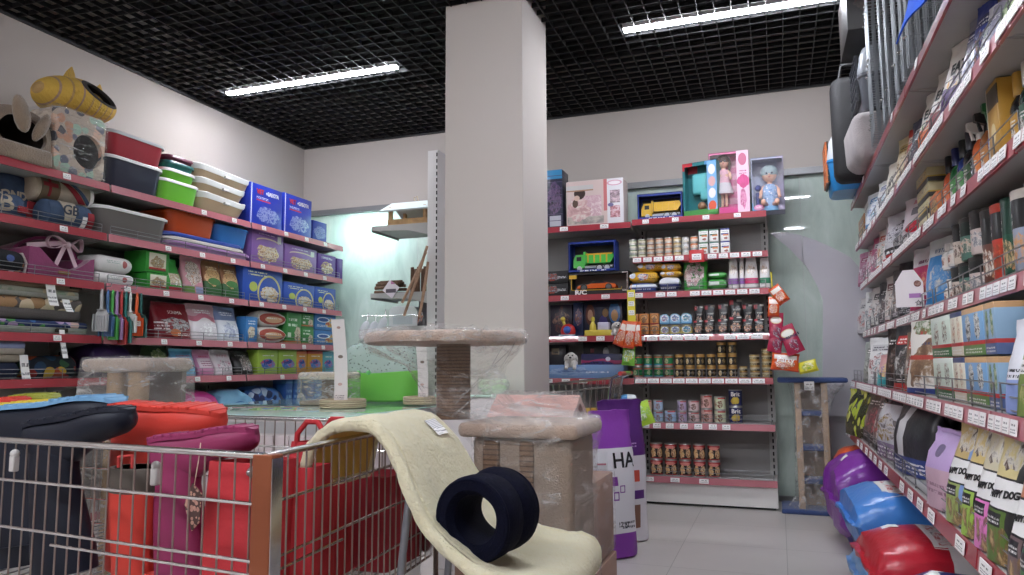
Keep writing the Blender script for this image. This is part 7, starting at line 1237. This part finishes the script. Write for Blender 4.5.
p = gp(391, 289, 4.97); t = thing('price_sign', 'diamond shaped white price card on the middle gondola shelf', 'sign', (p.x, p.y, p.z)); B().box(-.052, .052, -.002, .002, -.052, .052).tf(Matrix.Rotation(R(38), 4, 'Y')).build('card', art('diamond_card', (226, 214, 222), (('r', .2, .8, .3, .5, (90, 80, 90)), ('r', .5, 1, .75, 1, (190, 110, 160))), .5, 0), t)
p, q = gp(386, 306), gp(414, 306); w = q.x-p.x; h = p.z-1.40; t = thing('water_dispenser', 'white rounded pet dispenser box on the lowest gondola shelf', 'dispenser', ((p.x+q.x)/2, 5.17, 1.402)); B().prism([(-w/2, 0), (w/2, 0), (w/2, h*.8), (w*.38, h*.95), (w*.2, h), (-w*.2, h), (-w*.38, h*.95), (-w/2, h*.8)], -.12, .12).build('dispenser_body', plas('gloss_white', (226, 232, 232)), t); B().box(-w*.35, w*.35, -.124, -.12, h*.1, h*.5).build('front_panel', plas('front_pale', (200, 214, 216)), t)
p, q = gp(413, 312), gp(426, 312); t = thing('feed_bag', 'dark bag with an orange label next to the white dispenser', 'bag', ((p.x+q.x)/2-.01, 5.1, 1.402)); w = (q.x-p.x)*.9; pouch_b(w, .1, p.z-1.40+.1, 5).build('bag_body', art('dark_orange_bag', (70, 66, 70), (('p', .3, .3, .4, .2, ((214, 120, 60), (190, 190, 196), (70, 66, 70)), 4),), .35, .4), t)
for i, (px, py) in enumerate(((364, 330), (371, 330), (379, 326))):
    p = gp(px, py, 4.95); t = thing('grooming_brush', 'grey oval grooming brush hanging by the green carrier, %s from left' % ORD[i], 'brush', (p.x, p.y+.02*i, p.z), R(35), 'grey oval brushes'); B().ball((0, 0, 0), 1, 0, 16, .035, .014, .075).tf(Matrix.Rotation(R(20), 4, 'Y')).build('brush_head', plas('brush_grey', (190, 192, 198)), t); B().ball((.0, .012, 0), 1, 0, 14, .028, .010, .06).tf(Matrix.Rotation(R(20), 4, 'Y')).build('bristle_pad', plas('brush_dark', (90, 96, 106)), t); B().tube([(.022, 0, .065), (.03, .0, .12), (.03, .03, .13)], .004, 6).build('hook', CHROME, t)
hb = B().tube([gp(362, 316, 4.98), gp(386, 316, 4.98)], .004, 6).tube([gp(386, 316, 4.98), gp(386, 316, 4.98)+Vector((.3, .02, 0))], .004, 6); tag(hb.build('display_rail', CHROME), 'thin chrome rail that carries the grey brushes', 'rail')
# ------------------------------------------------------------------ pet food sacks on the floor
def sack(nm, lb, x, y, w, d, h, rz, m, grp='standing pet food sacks'):
    SEED[0] += 1; o = pouch_b(w, d, h, SEED[0], 'sack', 40).build(nm, m, None, (x, y, .003), rz); return tag(o, lb, 'sack', grp)
pw = art('purple_white_sack', (218, 216, 220), (('b', .74, 1, (140, 60, 172)), ('b', 0, .17, (132, 48, 160)), ('r', .34, .46, .49, .55, (126, 50, 150)), ('r', .5, .62, .44, .49, (126, 50, 150)), ('r', .52, .6, .447, .483, (218, 216, 220)), ('r', .36, .48, .39, .45, (126, 50, 150)), ('r', .38, .46, .4, .44, (218, 216, 220)), ('t', .55, .85, .2, .26, (60, 60, 70), 2)), .35, .6, 9)
q = at_y(616, 412, 4.22); s1 = sack('food_sack', 'big white pet food sack with purple top and base, lettered HA', -.955, 4.32, .30, .2, q.z, R(48), pw)
letter('HA', .12, BLK, s1, (.045, -.3, q.z*.655), on=s1, bold=.002); letter('22 кг', .04, BLK, s1, (.02, -.3, q.z*.23), on=s1, bold=.0005)
q = at_y(622, 401, 4.62); s2 = sack('food_sack', 'tall sack with dark purple top behind the purple and white one', -.975, 4.72, .34, .22, q.z, R(48), art('dark_purple_sack', (216, 212, 216), (('b', .6, 1, (86, 34, 116)), ('r', .2, .7, .42, .5, (206, 80, 60)), ('r', .2, .8, .3, .36, (90, 40, 120)), ('r', .1, .7, .1, .26, (130, 90, 70)), ('t', .2, .7, .66, .7, (190, 160, 206), 2)), .35, .6, 9))
q = at_y(600, 452, 4.08); s3 = sack('food_sack', 'white sack with a column of red dashes, before the purple sacks', -.98, 4.02, .16, .12, q.z, R(16), art('dash_sack', (216, 216, 220), (('w', 2, 9, .14, (190, 110, 126)), ('v', 0, .62, (218, 218, 222)), ('v', .93, 1, (218, 218, 222))), .35, .6, 9))
q = at_y(592, 468, 3.9); s4 = sack('food_sack', 'smaller pale blue-white sack beside the wrapped carton', -1.0, 3.84, .18, .12, q.z, R(10), art('blue_print_sack', (210, 214, 222), (('t', .3, .9, .3, .8, (130, 150, 200), 7), ('b', .0, .06, (150, 170, 210))), .35, .6, 9))
# ------------------------------------------------------------------ shopping cart in front of the back racks
sc_ = thing('shopping_cart', 'small chrome shopping cart with red and green handle by the tin rack', 'shopping cart', (0, 0, 0)); YA, YZ = 5.28, 5.66
hx, hz = at_y(640, 372, YA).x, at_y(640, 374, YA).z; xf, zf = at_y(548, 388, YA).x-.12, at_y(548, 386, YA).z; xr = at_y(612, 378, YA).x; zr = at_y(612, 378, YA).z
b = B(); zb = zf-.32
for y in (YA, YZ): b.tube([(xf, y+.04*(1 if y == YA else -1), zf), (xr, y, zr)], .009, 8).tube([(xf+.06, y+.05*(1 if y == YA else -1), zb), (xr-.06, y+.02*(1 if y == YA else -1), zb)], .006, 6).tube([(xf+.01, y+.04*(1 if y == YA else -1), zf-.06), (xr-.01, y, zr-.065)], .006, 6)
for y in (YA, YZ):
    s = 1 if y == YA else -1
    for i in range(13): u = i/12; b.tube([(xf+(xr-xf)*u, y+s*.04*(1-u), zf+(zr-zf)*u), (xf+.06+(xr-xf-.12)*u, y+s*.05*(1-u)+s*.02*u, zb)], .003, 5)
for i in range(9): u = i/8; y0, y1 = YA+.04+(YZ-YA-.08)*u, YA+(YZ-YA)*u; b.tube([(xf, y0, zf), (xf+.06, y0, zb)], .003, 5); b.tube([(xf+.06, y0, zb), (xr-.06, y1, zb)], .003, 5)
b.build('basket', CHROME, sc_)
b = B()
for i in range(9): y = YA+(YZ-YA)*i/8; b.tube([(xr-.01, y, zr), (xr+.0, y, zr-.1), (xr-.06, y, zb)], .0035, 5)
b.tube([(xr-.01, YA, zr), (xr-.01, YZ, zr)], .006, 6).tube([(xr-.03, YA, zr-.15), (xr-.03, YZ, zr-.15)], .004, 6).build('rear_gate', CHROME, sc_)
b = B()
for y in (YA, YZ): b.tube([(hx-.14, y, hz), (xr, y, zr+.0), (xr-.02, y, zr-.1), (xr-.08, y, .2), (xr-.02, y, .13)], .011, 8).tube([(xr-.08, y, .22), (xf+.1, y, .16)], .010, 8)
b.build('frame', CHROME, sc_)
B().tube([(hx-.14, YA-.02, hz+.003), (hx-.14, YZ+.02, hz+.003)], .016, 12).build('red_handle', plas('handle_red', (206, 44, 48)), sc_); B().tube([(hx-.14, YA+.14, hz+.003), (hx-.14, YZ-.06, hz+.003)], .0165, 12).build('green_grip', plas('handle_green', (110, 170, 60)), sc_)
wp_ = at_z(645, 511, 0)
for x, y in ((xr-.0, YA), (xr-.0, YZ), (xf+.12, YA+.05), (xf+.12, YZ-.05)):
    wh = B().lathe([(.001, -.012), (.02, -.012), (.06, -.014), (.063, -.008), (.063, .008), (.06, .014), (.02, .012), (.001, .012)], 22).tf(Matrix.Translation((x, y, .064)) @ Matrix.Rotation(R(90), 4, 'X')).build('wheel', plas('wheel_grey', (60, 62, 64)), sc_); B().box(x-.03, x+.03, y-.022, y-.016, .05, .15).box(x-.03, x+.03, y+.016, y+.022, .05, .15).box(x-.03, x+.03, y-.022, y+.022, .13, .15).build('caster_fork', ZINC, wh)
def inc(lb, px, py, w, d, h, m, y=5.45, zz=None):
    p = at_y(px, py, y); SEED[0] += 1; o = pillow_b(w, d, h, SEED[0]).build('goods_pack', m, None, (p.x, y, zb+.006 if zz is None else zz), R(12)); return tag(o, lb, 'pack', 'goods in the shopping cart')
inc('yellow pack lying in the front of the shopping cart', 590, 395, .26, .2, .14, lbag('pack_yellow', (206, 160, 40)))
inc('crimson pack lying in the shopping cart near its handle', 632, 400, .2, .24, .18, lbag('pack_crimson', (170, 30, 70)))
inc('blue and white pack on top of the crimson one in the cart', 628, 376, .12, .14, .06, lbag('pack_blue', (70, 150, 210), (226, 230, 234)), zz=zb+.195)
hpouch('hanging_pouch', 'bright lime treat pouch hooked on the cart side, low at its end', 640, 402, 16, 24, YA-.05, R(-20), art('lime_bright', (170, 210, 50), (('p', .5, .5, .4, .3, ((230, 236, 200), (120, 180, 50), (170, 210, 50)), 4),), .28, .4))
# ------------------------------------------------------------------ wrapped climbing tower right of the tin rack
tw = thing('climbing_tower', 'film-wrapped wooden cat tower with blue steps and blue platform', 'cat tree', (.2, 6.08, 0)); bl_ = mat('blue_plush', (48, 70, 124), .9, var=.12, bump=.6, bs=150, sheen=.3); tim = mat('tower_wood', (176, 150, 124), .6, var=.12, vs=18)
p, q = at_y(777, 378, 5.95), at_y(848, 380, 5.95); B().rbox(p.x-.2, q.x-.2, -.15, .2, p.z-.035, p.z+.002, .015).build('blue_platform', bl_, tw); zt = p.z-.035
xa, xb = at_y(800, 450, 5.98).x-.2, at_y(827, 450, 5.98).x-.2
for x in (xa, xb): B().rbox(x-.022, x+.022, -.12, -.07, .03, zt, .004).build('wooden_post', tim, tw)
B().rbox(xa-.02, xb+.02, .06, .08, .03, zt, .004).build('back_board', mat('tower_board', (150, 128, 108), .7, var=.1), tw)
for py in (412, 447, 480): z = at_y(812, py, 5.98).z; B().rbox(xa-.0, xb+.0, -.11, .06, z-.03, z+.01, .01).build('blue_step', bl_, tw)
x0, x1 = at_y(782, 515, 5.95).x-.2, at_y(846, 515, 5.95).x-.2; B().rbox(x0, x1, -.17, .2, 0, .035, .01).build('base_board', bl_, tw)
B().loft([ringp((xa+xb)/2+a, 0, hw_, .17, z, 36, 3, i) for i, (z, hw_, a) in enumerate(((.03, (x1-x0)/2, .03), (.1, (xb-xa)*.72, 0), (.4, (xb-xa)*.66, 0), (.7, (xb-xa)*.66, .0), (zt-.1, (xb-xa)*.8, .02), (zt-.01, .2, .05)))], 0, True, False, False).jig(.012, 10).build('film_wrap', film('tower_film', dens=.08, streak=.55, scale=8, stretch=(2, 1, 2)), tw)
B().rbox(-.03, .04, -.154, -.151, zt-.055, zt+.01, .001).tf(Matrix.Translation((.0, 0, 0))).build('price_tag', TAGW, tw)
